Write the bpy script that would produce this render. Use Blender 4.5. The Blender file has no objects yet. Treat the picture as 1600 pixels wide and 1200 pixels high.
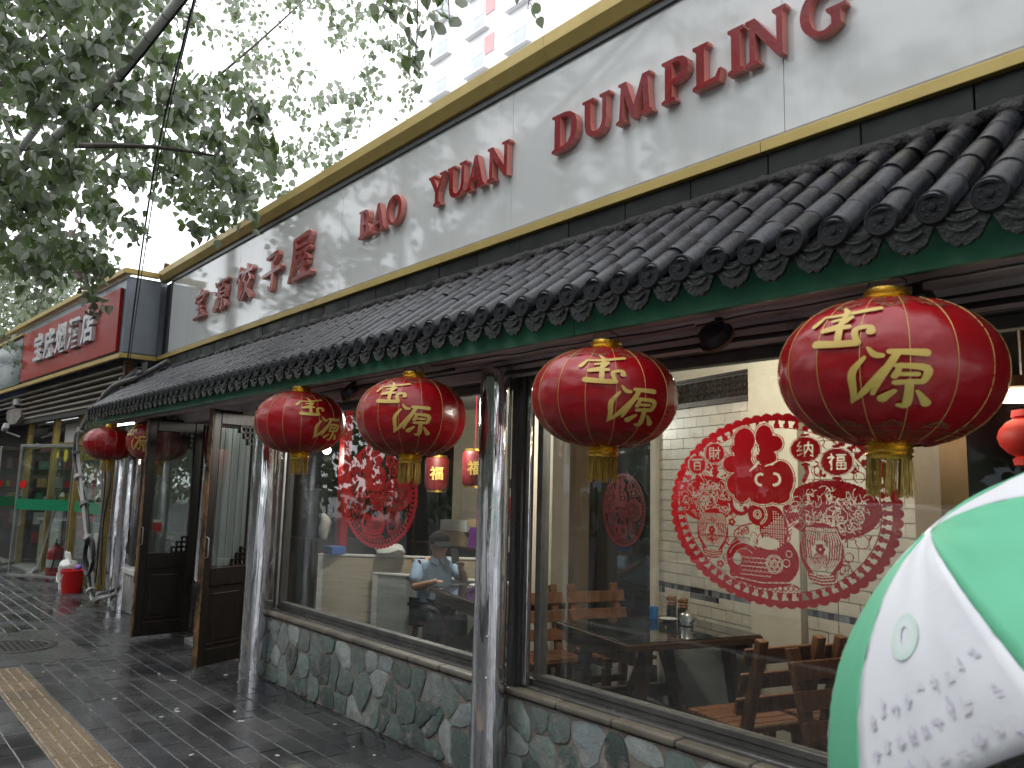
import bpy, bmesh, math, random
import numpy as np
from mathutils import Vector, Matrix, noise

random.seed(11)
SC = bpy.context.scene
COL = SC.collection
R = math.radians
PI = math.pi

# ---------------------------------------------------------------- camera
def make_camera():
    yaw, pitch, roll = R(49.986), R(7.531), R(1.425)
    f = Vector((-math.sin(yaw) * math.cos(pitch), math.cos(yaw) * math.cos(pitch), math.sin(pitch)))
    r0 = Vector((math.cos(yaw), math.sin(yaw), 0))
    u0 = r0.cross(f)
    r = r0 * math.cos(roll) + u0 * math.sin(roll)
    u = u0 * math.cos(roll) - r0 * math.sin(roll)
    cam = bpy.data.cameras.new('camera')
    cam.sensor_width = 36
    cam.lens = 1253.94 / 1600 * 36
    cam.clip_start = 0.05
    cam.clip_end = 2000
    cam.dof.use_dof = True
    cam.dof.focus_distance = 6.0
    cam.dof.aperture_fstop = 4.5
    o = bpy.data.objects.new('camera', cam)
    COL.objects.link(o)
    o.matrix_world = Matrix(((r.x, u.x, -f.x, 0), (r.y, u.y, -f.y, 0), (r.z, u.z, -f.z, 1.6), (0, 0, 0, 1)))
    SC.camera = o
make_camera()

# ---------------------------------------------------------------- overcast sky and sun
SUN_EL, SUN_ROT = R(62), R(200)
def make_world():
    w = bpy.data.worlds.new('World')
    SC.world = w
    w.use_nodes = True
    nt = w.node_tree
    bg = nt.nodes['Background']
    sky = nt.nodes.new('ShaderNodeTexSky')
    sky.sky_type = 'NISHITA'
    sky.sun_disc = False
    sky.sun_elevation = SUN_EL
    sky.sun_rotation = SUN_ROT
    sky.air_density = 1.0
    sky.dust_density = 3.0
    cloud = nt.nodes.new('ShaderNodeMix')          # an even white cloud deck over most of the sky
    cloud.data_type = 'RGBA'
    cloud.inputs[0].default_value = 0.9
    cloud.inputs[7].default_value = (19.0, 19.4, 20.0, 1)
    nt.links.new(sky.outputs[0], cloud.inputs[6])
    nt.links.new(cloud.outputs[2], bg.inputs[0])
    bg.inputs[1].default_value = 0.13
make_world()
sun = bpy.data.lights.new('sun', 'SUN')
sun.energy = 0.5
sun.angle = R(25)
sun.color = (1.0, 0.97, 0.93)
so = bpy.data.objects.new('sun', sun)
COL.objects.link(so)
so.rotation_euler = (R(90) - SUN_EL, 0, R(-20))
SC.view_settings.view_transform = 'Standard'
SC.view_settings.look = 'None'
SC.view_settings.gamma = 1
SC.view_settings.exposure = 0.0
SC.view_settings.use_curve_mapping = False
SC.cycles.max_bounces = 8
SC.cycles.transparent_max_bounces = 24
SC.cycles.sample_clamp_indirect = 6
SC.cycles.caustics_reflective = False
SC.cycles.caustics_refractive = False
SC.cycles.use_denoising = True

# ---------------------------------------------------------------- materials
def nmat(name):
    m = bpy.data.materials.new(name)
    m.use_nodes = True
    nt = m.node_tree
    b = nt.nodes['Principled BSDF']
    return m, nt, b
def setin(b, n, v):
    if n in b.inputs: b.inputs[n].default_value = v
def c4(c): return (c[0], c[1], c[2], 1)
def mixcol(nt, fac, a, b, mode='MIX'):
    x = nt.nodes.new('ShaderNodeMix'); x.data_type = 'RGBA'; x.blend_type = mode
    for i, v in ((0, fac), (6, a), (7, b)):
        if hasattr(v, 'is_linked') or isinstance(v, bpy.types.NodeSocket): nt.links.new(v, x.inputs[i])
        else: x.inputs[i].default_value = v
    return x.outputs[2]
def coords(nt, kind='Object', scale=(1, 1, 1)):
    t = nt.nodes.new('ShaderNodeTexCoord'); m = nt.nodes.new('ShaderNodeMapping')
    m.inputs['Scale'].default_value = scale
    if kind == 'World':
        g = nt.nodes.new('ShaderNodeNewGeometry'); nt.links.new(g.outputs['Position'], m.inputs[0])
    else: nt.links.new(t.outputs[kind], m.inputs[0])
    return m.outputs[0]
def noi(nt, vec, scale, detail=4, rough=.6, dist=0):
    n = nt.nodes.new('ShaderNodeTexNoise')
    n.inputs['Scale'].default_value = scale; n.inputs['Detail'].default_value = detail
    n.inputs['Roughness'].default_value = rough; n.inputs['Distortion'].default_value = dist
    nt.links.new(vec, n.inputs['Vector'])
    return n.outputs[0]
def ramp(nt, x, lo, hi, a=0.0, b=1.0):
    n = nt.nodes.new('ShaderNodeMapRange')
    n.inputs[1].default_value = lo; n.inputs[2].default_value = hi
    n.inputs[3].default_value = a; n.inputs[4].default_value = b
    nt.links.new(x, n.inputs[0])
    return n.outputs[0]
def bumpn(nt, b, h, strength, dist=.01):
    n = nt.nodes.new('ShaderNodeBump')
    n.inputs['Strength'].default_value = strength; n.inputs['Distance'].default_value = dist
    nt.links.new(h, n.inputs['Height']); nt.links.new(n.outputs[0], b.inputs['Normal'])
def MAT(name, col, col2=None, rough=.5, rough2=None, metal=0, scale=6, stretch=(1, 1, 1), lo=.35, hi=.65, bump=0, bscale=None,
        bdist=.01, rand=0, coat=0, spec=.5, kind='World', col3=None, scale3=25, lo3=.6, hi3=.7, sheen=0, detail=5, dist=0):
    m, nt, b = nmat(name)
    setin(b, 'Base Color', c4(col)); setin(b, 'Roughness', rough); setin(b, 'Metallic', metal)
    setin(b, 'Specular IOR Level', spec); setin(b, 'Coat Weight', coat); setin(b, 'Coat Roughness', .08); setin(b, 'Sheen Weight', sheen)
    vec = coords(nt, kind, stretch)
    c = None
    if col2 or rough2 is not None or bump:
        n = noi(nt, vec, scale, detail, .6, dist)
        k = ramp(nt, n, lo, hi)
        if col2: c = mixcol(nt, k, c4(col), c4(col2))
        if rough2 is not None: nt.links.new(ramp(nt, n, lo, hi, rough, rough2), b.inputs['Roughness'])
        if bump:
            bn = n if not bscale else noi(nt, vec, bscale, detail, .65, dist)
            bumpn(nt, b, bn, bump, bdist)
    if col3:
        n3 = noi(nt, vec, scale3, 6, .7)
        c = mixcol(nt, ramp(nt, n3, lo3, hi3), c if c else c4(col), c4(col3))
    if rand:
        oi = nt.nodes.new('ShaderNodeObjectInfo')
        hs = nt.nodes.new('ShaderNodeHueSaturation')
        nt.links.new(ramp(nt, oi.outputs['Random'], 0, 1, 1 - rand, 1 + rand), hs.inputs['Value'])
        if c: nt.links.new(c, hs.inputs['Color'])
        else: hs.inputs['Color'].default_value = c4(col)
        c = hs.outputs[0]
    if c: nt.links.new(c, b.inputs['Base Color'])
    return m
def EMIT(name, col, s):
    m, nt, b = nmat(name)
    setin(b, 'Base Color', c4(col)); setin(b, 'Emission Color', c4(col)); setin(b, 'Emission Strength', s)
    return m
def GLASS(name, tint=(.93, .95, .94), rough=0.0, ior=1.5, dirt=0.0):
    m = bpy.data.materials.new(name); m.use_nodes = True; nt = m.node_tree
    nt.nodes.clear()
    out = nt.nodes.new('ShaderNodeOutputMaterial'); mx = nt.nodes.new('ShaderNodeMixShader')
    tr = nt.nodes.new('ShaderNodeBsdfTransparent'); tr.inputs[0].default_value = c4(tint)
    gl = nt.nodes.new('ShaderNodeBsdfGlossy'); gl.inputs['Roughness'].default_value = rough
    fr = nt.nodes.new('ShaderNodeFresnel')
    geo = nt.nodes.new('ShaderNodeNewGeometry')     # same reflectance on the way out of the pane as on the way in
    nt.links.new(ramp(nt, geo.outputs['Backfacing'], 0, 1, ior, 1 / ior), fr.inputs[0])
    mul = nt.nodes.new('ShaderNodeMath'); mul.operation = 'MULTIPLY'; mul.inputs[1].default_value = 1.2; mul.use_clamp = True
    nt.links.new(fr.outputs[0], mul.inputs[0])
    nt.links.new(mul.outputs[0], mx.inputs[0]); nt.links.new(tr.outputs[0], mx.inputs[1]); nt.links.new(gl.outputs[0], mx.inputs[2])
    last = mx.outputs[0]
    if dirt:
        df = nt.nodes.new('ShaderNodeBsdfDiffuse'); df.inputs[0].default_value = (.5, .5, .48, 1)
        m2 = nt.nodes.new('ShaderNodeMixShader')
        n = noi(nt, coords(nt, 'World', (3, 3, .6)), 3, 6, .7)
        nt.links.new(ramp(nt, n, .45, .8, dirt * .3, dirt), m2.inputs[0])
        nt.links.new(last, m2.inputs[1]); nt.links.new(df.outputs[0], m2.inputs[2]); last = m2.outputs[0]
    nt.links.new(last, out.inputs[0])
    return m

m_asphalt = MAT('asphalt', (.045, .046, .05), (.06, .06, .062), rough=.25, rough2=.5, scale=3, bump=.3, bscale=120, bdist=.004)
m_joint = MAT('paving_bed', (.15, .15, .15), (.08, .08, .08), rough=.12, rough2=.35, scale=5)  # pale grey helps imitate sky glints in the wet joints
m_paver = MAT('wet_paver', (.030, .031, .034), (.058, .058, .06), rough=.10, rough2=.38, scale=1.6, lo=.38, hi=.62, bump=.18, bscale=55, bdist=.003, rand=.28, spec=.55, detail=7)
m_tactile = MAT('tan_paver', (.19, .135, .075), (.12, .085, .05), rough=.22, rough2=.5, scale=9, bump=.2, bscale=70, bdist=.003, rand=.12)
m_concrete = MAT('wet_concrete', (.10, .10, .098), (.055, .055, .056), rough=.12, rough2=.4, scale=2.5, bump=.15, bscale=60, bdist=.003)
m_iron = MAT('cast_iron', (.035, .034, .033), (.06, .055, .05), rough=.35, rough2=.6, metal=.5, scale=30, bump=.3)
m_conc = MAT('grey_concrete', (.26, .255, .245), (.17, .165, .155), rough=.7, scale=3, bump=.3, bscale=40, col3=(.09, .085, .08), scale3=4, lo3=.58, hi3=.75)
m_mortar = MAT('mortar', (.26, .22, .19), (.17, .145, .125), rough=.75, scale=7, bump=.7, bscale=40, bdist=.012, col3=(.30, .29, .27), scale3=5, lo3=.58, hi3=.75)
m_siltop = MAT('grey_sill_slab', (.13, .127, .122), (.08, .078, .075), rough=.2, rough2=.45, scale=5, bump=.15, bscale=30)
m_lip = MAT('brown_coping', (.17, .15, .122), (.10, .087, .07), rough=.3, rough2=.6, scale=5, bump=.3, bscale=35, rand=.12, col3=(.07, .06, .05), scale3=9, lo3=.6, hi3=.75)
m_tile = MAT('roof_tile', (.012, .0125, .016), (.034, .035, .044), rough=.10, rough2=.34, scale=9, spec=.3, bump=.5, bscale=30, bdist=.006, rand=.55, col3=(.018, .017, .016), scale3=11, lo3=.55, hi3=.68, kind='World')
m_tileend = MAT('tile_end', (.009, .0095, .011), (.018, .0185, .021), spec=.2, rough=.4, rough2=.6, scale=20, bump=.4, bscale=60, bdist=.004, rand=.2)
m_drip = MAT('drip_tile', (.010, .010, .011), (.022, .022, .024), rough=.03, rough2=.12, scale=22, spec=.45, bump=.7, bscale=60, bdist=.006, rand=.2)
m_rmortar = MAT('black_mortar', (.026, .026, .026), (.010, .010, .010), spec=.3, rough=.3, rough2=.7, scale=9, bump=1.0, bscale=25, bdist=.03, col3=(.09, .09, .085), scale3=30, lo3=.62, hi3=.7)
m_green = MAT('green_paint', (.035, .19, .105), (.022, .13, .072), rough=.3, rough2=.5, scale=5, bump=.35, bscale=14, bdist=.006, col3=(.07, .20, .14), scale3=18, lo3=.6, hi3=.75)
m_soffit = MAT('mauve_soffit', (.66, .58, .58), (.52, .45, .45), rough=.7, scale=3, bump=.2, col3=(.05, .045, .045), scale3=4, lo3=.6, hi3=.72)
m_black = MAT('black_rubber', (.012, .012, .013), rough=.5)
m_darkmetal = MAT('dark_metal', (.03, .03, .032), rough=.4, metal=.6)
m_panel = MAT('white_sign_panel', (.60, .615, .615), (.545, .555, .55), rough=.06, stretch=(1, 1, .05), lo=.5, hi=.8, scale=7, coat=.25, spec=.5)
m_grey = MAT('grey_sign_sheet', (.27, .30, .35), (.22, .245, .285), rough=.25, metal=.2, scale=2, bump=.03, bscale=3)
m_greydk = MAT('dark_grey_frame', (.055, .058, .066), (.04, .042, .048), rough=.4, scale=4)
m_gold = MAT('gold_trim', (.52, .39, .125), (.43, .315, .10), rough=.38, rough2=.55, metal=.25, scale=2.2, col3=(.16, .12, .06), scale3=9, lo3=.66, hi3=.78)
m_lgrey = MAT('grey_lip', (.30, .29, .27), (.2, .19, .17), rough=.5, scale=6)
m_redface = MAT('red_gloss_acrylic', (.24, .005, .009), (.17, .004, .007), rough=.10, scale=6, coat=.08, spec=.25, bump=.35, bscale=9, bdist=.012)
m_redside = MAT('pinkish_red_side', (.62, .22, .18), (.55, .19, .16), rough=.45, scale=6)
m_walltile = MAT('black_wall_tile', (.030, .031, .031), (.018, .018, .018), spec=.2, rough=.35, rough2=.55, scale=6, rand=.3, col3=(.12, .115, .105), scale3=14, lo3=.63, hi3=.75)
m_foil = None
def make_foil():
    m, nt, b = nmat('crinkled_foil')
    vec = coords(nt, 'World', (1, 1, .055))
    n = noi(nt, vec, 17, 4, .55, .8)
    n2 = noi(nt, coords(nt, 'World', (1, 1, .28)), 7, 3, .5, .5)
    add = nt.nodes.new('ShaderNodeMath'); add.operation = 'ADD'
    nt.links.new(n, add.inputs[0]); nt.links.new(n2, add.inputs[1])
    bumpn(nt, b, add.outputs[0], .20, .03)
    nt.links.new(mixcol(nt, ramp(nt, n2, .4, .66), (.57, .57, .59, 1), (.50, .50, .52, 1)), b.inputs['Base Color'])
    setin(b, 'Metallic', .93)
    nt.links.new(ramp(nt, n, .3, .7, .03, .09), b.inputs['Roughness'])
    return m
m_foil = make_foil()
m_alu = MAT('aluminium', (.55, .56, .57), (.42, .43, .44), rough=.32, metal=.85, scale=8)
m_frame = MAT('grey_window_frame', (.13, .125, .12), (.08, .078, .075), rough=.4, rough2=.6, metal=.3, scale=6)
m_glass = GLASS('shop_glass', (.90, .93, .92), dirt=.03)
m_dglass = GLASS('door_glass', (.80, .84, .83), dirt=.05)
m_vinyl = MAT('pvc_strip', (.20, .20, .215), (.36, .36, .38), rough=.15, rough2=.35, scale=9, stretch=(1, 1, .05), bump=.5, bscale=16, bdist=.02)
m_wood = None
def make_wood(name, dark, lite, worn, lo, hi, gloss=.45):
    m, nt, b = nmat(name)
    v = coords(nt, 'World', (1, 1, .12))
    n = noi(nt, v, 30, 6, .65, .6)
    c = mixcol(nt, ramp(nt, n, .35, .65), c4(dark), c4(lite))
    n2 = noi(nt, coords(nt, 'World', (1, 1, .4)), 5, 7, .72)
    c = mixcol(nt, ramp(nt, n2, lo, hi), c, c4(worn))
    nt.links.new(c, b.inputs['Base Color'])
    setin(b, 'Roughness', gloss); setin(b, 'Specular IOR Level', .28)
    bumpn(nt, b, n, .5, .006)
    return m
m_doordk = make_wood('blackened_door_wood', (.006, .005, .0045), (.013, .010, .008), (.06, .028, .012), .60, .76, .45)
m_dooredge = make_wood('worn_orange_wood', (.11, .055, .022), (.24, .13, .055), (.016, .012, .009), .46, .58, .55)
m_furn = make_wood('stained_furniture_wood', (.095, .038, .017), (.20, .085, .037), (.27, .13, .06), .6, .75, .35)
m_furndk = make_wood('dark_table_wood', (.030, .014, .008), (.06, .027, .013), (.09, .04, .02), .62, .78, .35)
m_tabglass = MAT('smoked_table_glass', (.012, .012, .012), rough=.04, spec=.6, coat=.3)
m_carve = make_wood('dark_carved_wood', (.012, .006, .004), (.028, .012, .008), (.05, .02, .012), .6, .75, .4)

m_red = MAT('red_lantern_cloth', (.31, .003, .008), (.25, .002, .006), rough=.24, rough2=.36, scale=3, bump=.12, bscale=9, bdist=.02, kind='Object', coat=.10, spec=.4, sheen=.0, stretch=(1, 1, 3))
m_goldprint = MAT('gold_print', (.60, .43, .11), (.50, .34, .075), rough=.5, scale=12, kind='Object', col3=(.25, .10, .04), scale3=40, lo3=.66, hi3=.72)
m_goldpipe = MAT('gold_piping', (.62, .40, .13), rough=.4, metal=.3)
m_dullgold = MAT('dull_gold_print', (.22, .085, .035), (.16, .04, .02), rough=.5, scale=20, kind='Object')
m_goldmetal = MAT('gold_foil', (.85, .58, .12), (.70, .42, .07), rough=.2, rough2=.35, metal=.9, scale=30, bump=.4, bscale=60, bdist=.006)
m_tassel = MAT('gold_tassel', (.46, .31, .06), (.34, .20, .03), rough=.5, metal=.3, scale=40)
def make_film():
    m, nt, b = nmat('red_papercut_film')
    setin(b, 'Base Color', (.46, .006, .014, 1)); setin(b, 'Roughness', .4)
    tl = nt.nodes.new('ShaderNodeBsdfTranslucent'); tl.inputs[0].default_value = (.52, .008, .018, 1)
    mx = nt.nodes.new('ShaderNodeMixShader'); mx.inputs[0].default_value = .45
    nt.links.new(b.outputs[0], mx.inputs[1]); nt.links.new(tl.outputs[0], mx.inputs[2])
    nt.links.new(mx.outputs[0], nt.nodes['Material Output'].inputs[0])
    return m
m_papercut = make_film()
m_dimfilm = MAT('dimmed_red_film', (.11, .006, .010), rough=.3)  # papercut red darkened to imitate a dim view in smoky glass

m_tilewall = MAT('beige_glazed_tile', (.48, .435, .36), (.42, .38, .31), rough=.2, rough2=.35, scale=4, rand=.07)
m_grout = MAT('tile_grout', (.46, .41, .33), rough=.8)
m_plaster = MAT('cream_plaster', (.47, .42, .33), (.41, .36, .28), rough=.7, scale=3)
m_plgrey = MAT('pale_grey_tile_face', (.33, .345, .325), (.28, .29, .275), rough=.35, scale=3, bump=.1, bscale=70, stretch=(1, 1, 4))
m_beigeface = MAT('beige_linen_tile', (.36, .30, .215), (.29, .24, .17), rough=.45, scale=8, bump=.1, bscale=60, stretch=(.3, .3, 6))
m_mosdk = MAT('dark_mosaic', (.025, .027, .03), rough=.15)
m_mosgr = MAT('grey_mosaic', (.13, .14, .15), rough=.18, rand=.45)
m_brown = MAT('brown_pilaster', (.21, .145, .085), (.17, .115, .065), rough=.5, scale=4)
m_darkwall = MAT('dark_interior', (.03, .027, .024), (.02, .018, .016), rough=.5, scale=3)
m_mirror = MAT('smoky_mirror', (.10, .105, .105), rough=.05, metal=.85)
m_floorin = MAT('dark_floor_tile', (.075, .07, .065), (.05, .047, .045), rough=.2, rough2=.35, scale=2)
m_ceil = MAT('interior_ceiling', (.45, .43, .40), rough=.8)
m_warm = EMIT('warm_lamp', (1.0, .86, .58), 7)
m_cool = EMIT('cool_tube', (.93, .98, 1.0), 9)
m_wht = MAT('white_plastic', (.68, .68, .67), rough=.35)
m_ivory = MAT('off_white_paint', (.55, .54, .5), (.45, .44, .41), rough=.5, scale=4)
m_redplastic = MAT('red_plastic', (.62, .012, .012), rough=.28)
m_redpaint = MAT('red_enamel', (.38, .01, .018), rough=.3)
m_blue = MAT('blue_plastic', (.02, .07, .26), rough=.4)
m_bluecup = MAT('blue_cup', (.02, .14, .38), rough=.3)
m_yellow = MAT('yellow_card', (.75, .62, .03), rough=.5)
m_purple = MAT('purple_print', (.14, .03, .20), rough=.4)
m_pink = MAT('pink_print', (.62, .28, .32), rough=.5)
m_card = MAT('cardboard', (.35, .25, .15), (.29, .2, .12), rough=.7, scale=6)
m_brass = MAT('aged_brass', (.36, .27, .07), (.24, .17, .05), rough=.3, rough2=.5, metal=.6, scale=6)
m_greenstripe = MAT('green_film', (.01, .20, .09), rough=.3)
m_redsign = MAT('red_sign_board', (.33, .014, .016), (.28, .012, .013), rough=.22, spec=.18, scale=2)
m_silver = MAT('silver_letter', (.62, .62, .64), rough=.3, metal=.3)
m_teal = MAT('dark_teal_board', (.025, .055, .06), (.04, .075, .085), rough=.15, scale=3)
m_louver = MAT('dirty_louver', (.36, .33, .27), (.22, .19, .15), rough=.55, scale=7, stretch=(.3, .3, 3), rand=.15, col3=(.05, .04, .03), scale3=8, lo3=.58, hi3=.7)
m_cable = MAT('grey_cable_wrap', (.20, .195, .19), (.10, .097, .095), rough=.5, scale=20, bump=.5, bscale=40)
m_whtape = MAT('white_tape', (.36, .355, .35), rough=.5)
m_rust = MAT('rusty_steel', (.20, .10, .04), (.10, .05, .025), rough=.7, scale=14)
m_skin = MAT('skin', (.40, .235, .165), (.36, .2, .14), rough=.5, scale=9)
m_shirt = MAT('light_blue_shirt', (.30, .42, .56), (.25, .36, .50), rough=.8, scale=6, bump=.4, bscale=12, bdist=.02)
m_navy = MAT('navy_trousers', (.012, .014, .022), rough=.8)
m_hair = MAT('black_hair', (.012, .011, .010), rough=.9, spec=.1)
m_umgreen = MAT('green_umbrella_cloth', (.13, .46, .28), (.14, .49, .30), rough=.6, spec=.2, scale=5, bump=.1, bscale=14, bdist=.01)
m_umwhite = MAT('white_umbrella_cloth', (.70, .71, .74), (.66, .67, .71), rough=.65, spec=.2, scale=5, bump=.15, bscale=14, bdist=.01)
m_umprint = MAT('pale_green_print', (.54, .68, .62), rough=.45)
m_umink = MAT('grey_violet_print', (.50, .49, .58), rough=.5)
m_umink2 = MAT('faded_violet_print', (.61, .605, .66), rough=.5)
m_steel = MAT('steel', (.5, .5, .51), rough=.3, metal=.9)
m_bark = MAT('bark', (.11, .10, .085), (.05, .045, .04), rough=.8, scale=8, bump=.8, bscale=25, stretch=(1, 1, .3))
m_bwall = MAT('pale_tower_render', (.93, .93, .93), (.90, .90, .90), rough=.8, scale=.3)  # near white imitates bright haze over the far buildings
m_bred = MAT('hazed_red_panel', (.85, .42, .42), rough=.7)  # red lightened to pink, haze put into the colour
m_bglass = MAT('far_window', (.62, .66, .70), rough=.3)  # panes and railings lightened to imitate the haze as well
m_carwhite = MAT('white_car_paint', (.75, .75, .76), rough=.15, coat=.6)
m_carred = MAT('red_car_paint', (.42, .015, .02), rough=.15, coat=.6)
m_carglass = MAT('tinted_car_glass', (.015, .018, .02), rough=.03, coat=.3)
def make_leaf(name, g1, g2, under, trans=.35):
    m, nt, b = nmat(name)
    g = nt.nodes.new('ShaderNodeNewGeometry')
    c = mixcol(nt, g.outputs['Random Per Island'], c4(g1), c4(g2))
    c = mixcol(nt, g.outputs['Backfacing'], c, c4(under))
    nt.links.new(c, b.inputs['Base Color'])
    setin(b, 'Roughness', .30); setin(b, 'Specular IOR Level', .65)
    tl = nt.nodes.new('ShaderNodeBsdfTranslucent')
    tc = mixcol(nt, .5, c, (.20, .30, .08, 1), 'ADD')
    nt.links.new(tc, tl.inputs[0])
    mx = nt.nodes.new('ShaderNodeMixShader'); mx.inputs[0].default_value = trans
    nt.links.new(b.outputs[0], mx.inputs[1]); nt.links.new(tl.outputs[0], mx.inputs[2])
    nt.links.new(mx.outputs[0], nt.nodes['Material Output'].inputs[0])
    return m
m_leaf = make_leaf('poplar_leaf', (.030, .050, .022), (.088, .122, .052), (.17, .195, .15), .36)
m_leaffar = make_leaf('washed_out_poplar_leaf', (.10, .125, .085), (.20, .23, .16), (.32, .34, .30), .5)  # far leaves lightened in colour to imitate sky glare and haze
m_deadleaf = make_leaf('withered_leaf', (.12, .085, .06), (.26, .21, .17), (.34, .30, .26), .15)

# ---------------------------------------------------------------- building blocks
class MB:
    def __init__(s): s.v = []; s.f = []; s.m = []
    def add(s, vs, fs, mi=0):
        o = len(s.v)
        s.v += [tuple(v) for v in vs]
        s.f += [tuple(o + i for i in f) for f in fs]
        s.m += [mi] * len(fs)
        return s
    def box(s, x0, x1, y0, y1, z0, z1, mi=0, M=None):
        vs = [Vector((x, y, z)) for z in (z0, z1) for y in (y0, y1) for x in (x0, x1)]
        if M: vs = [M @ v for v in vs]
        return s.add(vs, [(0, 2, 3, 1), (4, 5, 7, 6), (0, 1, 5, 4), (2, 6, 7, 3), (0, 4, 6, 2), (1, 3, 7, 5)], mi)
    def bar(s, a, b, w, h=None, up=(0, 0, 1), mi=0):
        a = Vector(a); b = Vector(b); h = h or w
        d = (b - a).normalized(); u = Vector(up)
        if abs(d.dot(u)) > .98: u = Vector((1, 0, 0))
        x = d.cross(u).normalized(); y = x.cross(d)
        vs = []
        for p in (a, b):
            for sx, sy in ((-1, -1), (1, -1), (1, 1), (-1, 1)): vs.append(p + x * sx * w / 2 + y * sy * h / 2)
        return s.add(vs, [(0, 3, 2, 1), (4, 5, 6, 7), (0, 1, 5, 4), (1, 2, 6, 5), (2, 3, 7, 6), (3, 0, 4, 7)], mi)
    def tube(s, path, r, n=8, mi=0, caps=True):
        P = [Vector(p) for p in path]; rr = r if isinstance(r, (list, tuple)) else [r] * len(P)
        vs = []; fs = []; ref = None
        for i, p in enumerate(P):
            t = (P[min(i + 1, len(P) - 1)] - P[max(i - 1, 0)])
            t = t.normalized() if t.length > 1e-9 else Vector((0, 0, 1))
            if ref is None:
                ref = Vector((0, 0, 1)) if abs(t.z) < .9 else Vector((1, 0, 0))
            x = t.cross(ref).normalized(); ref = x.cross(t).normalized()
            for k in range(n):
                a = 2 * PI * k / n
                vs.append(p + (x * math.cos(a) + ref * math.sin(a)) * rr[i])
        for i in range(len(P) - 1):
            for k in range(n):
                fs.append((i * n + k, i * n + (k + 1) % n, (i + 1) * n + (k + 1) % n, (i + 1) * n + k))
        if caps: fs += [tuple(range(n))[::-1], tuple((len(P) - 1) * n + k for k in range(n))]
        return s.add(vs, fs, mi)
    def lathe(s, prof, n=24, M=None, mi=0, closed=False):
        vs = []; fs = []
        for r, z in prof:
            for k in range(n):
                a = 2 * PI * k / n
                v = Vector((r * math.cos(a), r * math.sin(a), z))
                vs.append(M @ v if M else v)
        for i in range(len(prof) - 1):
            for k in range(n):
                fs.append((i * n + k, i * n + (k + 1) % n, (i + 1) * n + (k + 1) % n, (i + 1) * n + k))
        if not closed: fs += [tuple(range(n))[::-1], tuple((len(prof) - 1) * n + k for k in range(n))]
        return s.add(vs, fs, mi)
    def sphere(s, c, r, n=12, m=8, sc=(1, 1, 1), mi=0):
        prof = [(max(1e-4, math.sin(PI * i / m)) * r, -math.cos(PI * i / m) * r) for i in range(m + 1)]
        M = Matrix.Translation(c) @ Matrix.Diagonal((sc[0], sc[1], sc[2], 1))
        return s.lathe(prof, n, M, mi)
    def mesh(s, name, mats, smooth=False, ang=40):
        me = bpy.data.meshes.new(name)
        me.from_pydata(s.v, [], s.f)
        mats = mats if isinstance(mats, (list, tuple)) else [mats]
        for m in mats: me.materials.append(m)
        if len(mats) > 1: me.polygons.foreach_set('material_index', s.m)
        if smooth:
            me.polygons.foreach_set('use_smooth', [True] * len(me.polygons))
            if ang < 180: me.set_sharp_from_angle(angle=R(ang))
        me.update()
        return me
    def obj(s, name, mats, parent=None, smooth=False, bevel=0, ang=40, M=None, kind=None, seg=2):
        return link(name, s.mesh(name, mats, smooth, ang), parent, M, bevel, kind, seg)
WORLD = {}
def wmat(o): return WORLD.get(o.name, Matrix.Identity(4))
def link(name, me, parent=None, M=None, bevel=0, kind=None, seg=2):
    # the mesh is in world coordinates (or placed by M); the parent inverse keeps it there
    o = bpy.data.objects.new(name, me)
    COL.objects.link(o)
    if parent:
        o.parent = parent
        o.matrix_parent_inverse = wmat(parent).inverted()
    M = M or Matrix.Identity(4)
    o.matrix_basis = M
    WORLD[o.name] = M.copy()
    if bevel:
        b = o.modifiers.new('bevel', 'BEVEL'); b.width = bevel; b.segments = seg; b.limit_method = 'ANGLE'
    if kind: o['kind'] = kind
    return o
def tag(o, label=None, cat=None, group=None, kind=None):
    if label: o['label'] = label
    if cat: o['category'] = cat
    if group: o['group'] = group
    if kind: o['kind'] = kind
    return o
def thing(name, label, cat, loc=(0, 0, 0), rz=0, group=None):
    o = bpy.data.objects.new(name, None); COL.objects.link(o)
    M = Matrix.Translation(loc) @ Matrix.Rotation(rz, 4, 'Z')
    o.matrix_basis = M; WORLD[o.name] = M.copy()
    o.empty_display_size = .1
    return tag(o, label, cat, group)
def copy_thing(root, loc, rz, label, group=None, scale=1):
    r = root.copy(); COL.objects.link(r)
    r.matrix_basis = Matrix.Translation(loc) @ Matrix.Rotation(rz, 4, 'Z') @ Matrix.Scale(scale, 4)
    WORLD[r.name] = r.matrix_basis.copy()
    tag(r, label, None, group)
    for ch in list(root.children):
        c = ch.copy(); COL.objects.link(c); c.parent = r
        for g in list(ch.children):
            d = g.copy(); COL.objects.link(d); d.parent = c
    return r
def catmull(P, k=6):
    P = [tuple(p) for p in P]
    if len(P) < 3:
        return [tuple(a + (b - a) * t / k for a, b in zip(P[0], P[1])) for t in range(k + 1)]
    out = []
    for i in range(len(P) - 1):
        p0 = P[max(i - 1, 0)]; p1 = P[i]; p2 = P[i + 1]; p3 = P[min(i + 2, len(P) - 1)]
        for j in range(k):
            t = j / k
            out.append(tuple(.5 * ((2 * b) + (-a + c) * t + (2 * a - 5 * b + 4 * c - d) * t * t + (-a + 3 * b - 3 * c + d) * t ** 3)
                             for a, b, c, d in zip(p0, p1, p2, p3)))
    out.append(P[-1])
    return out
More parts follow.
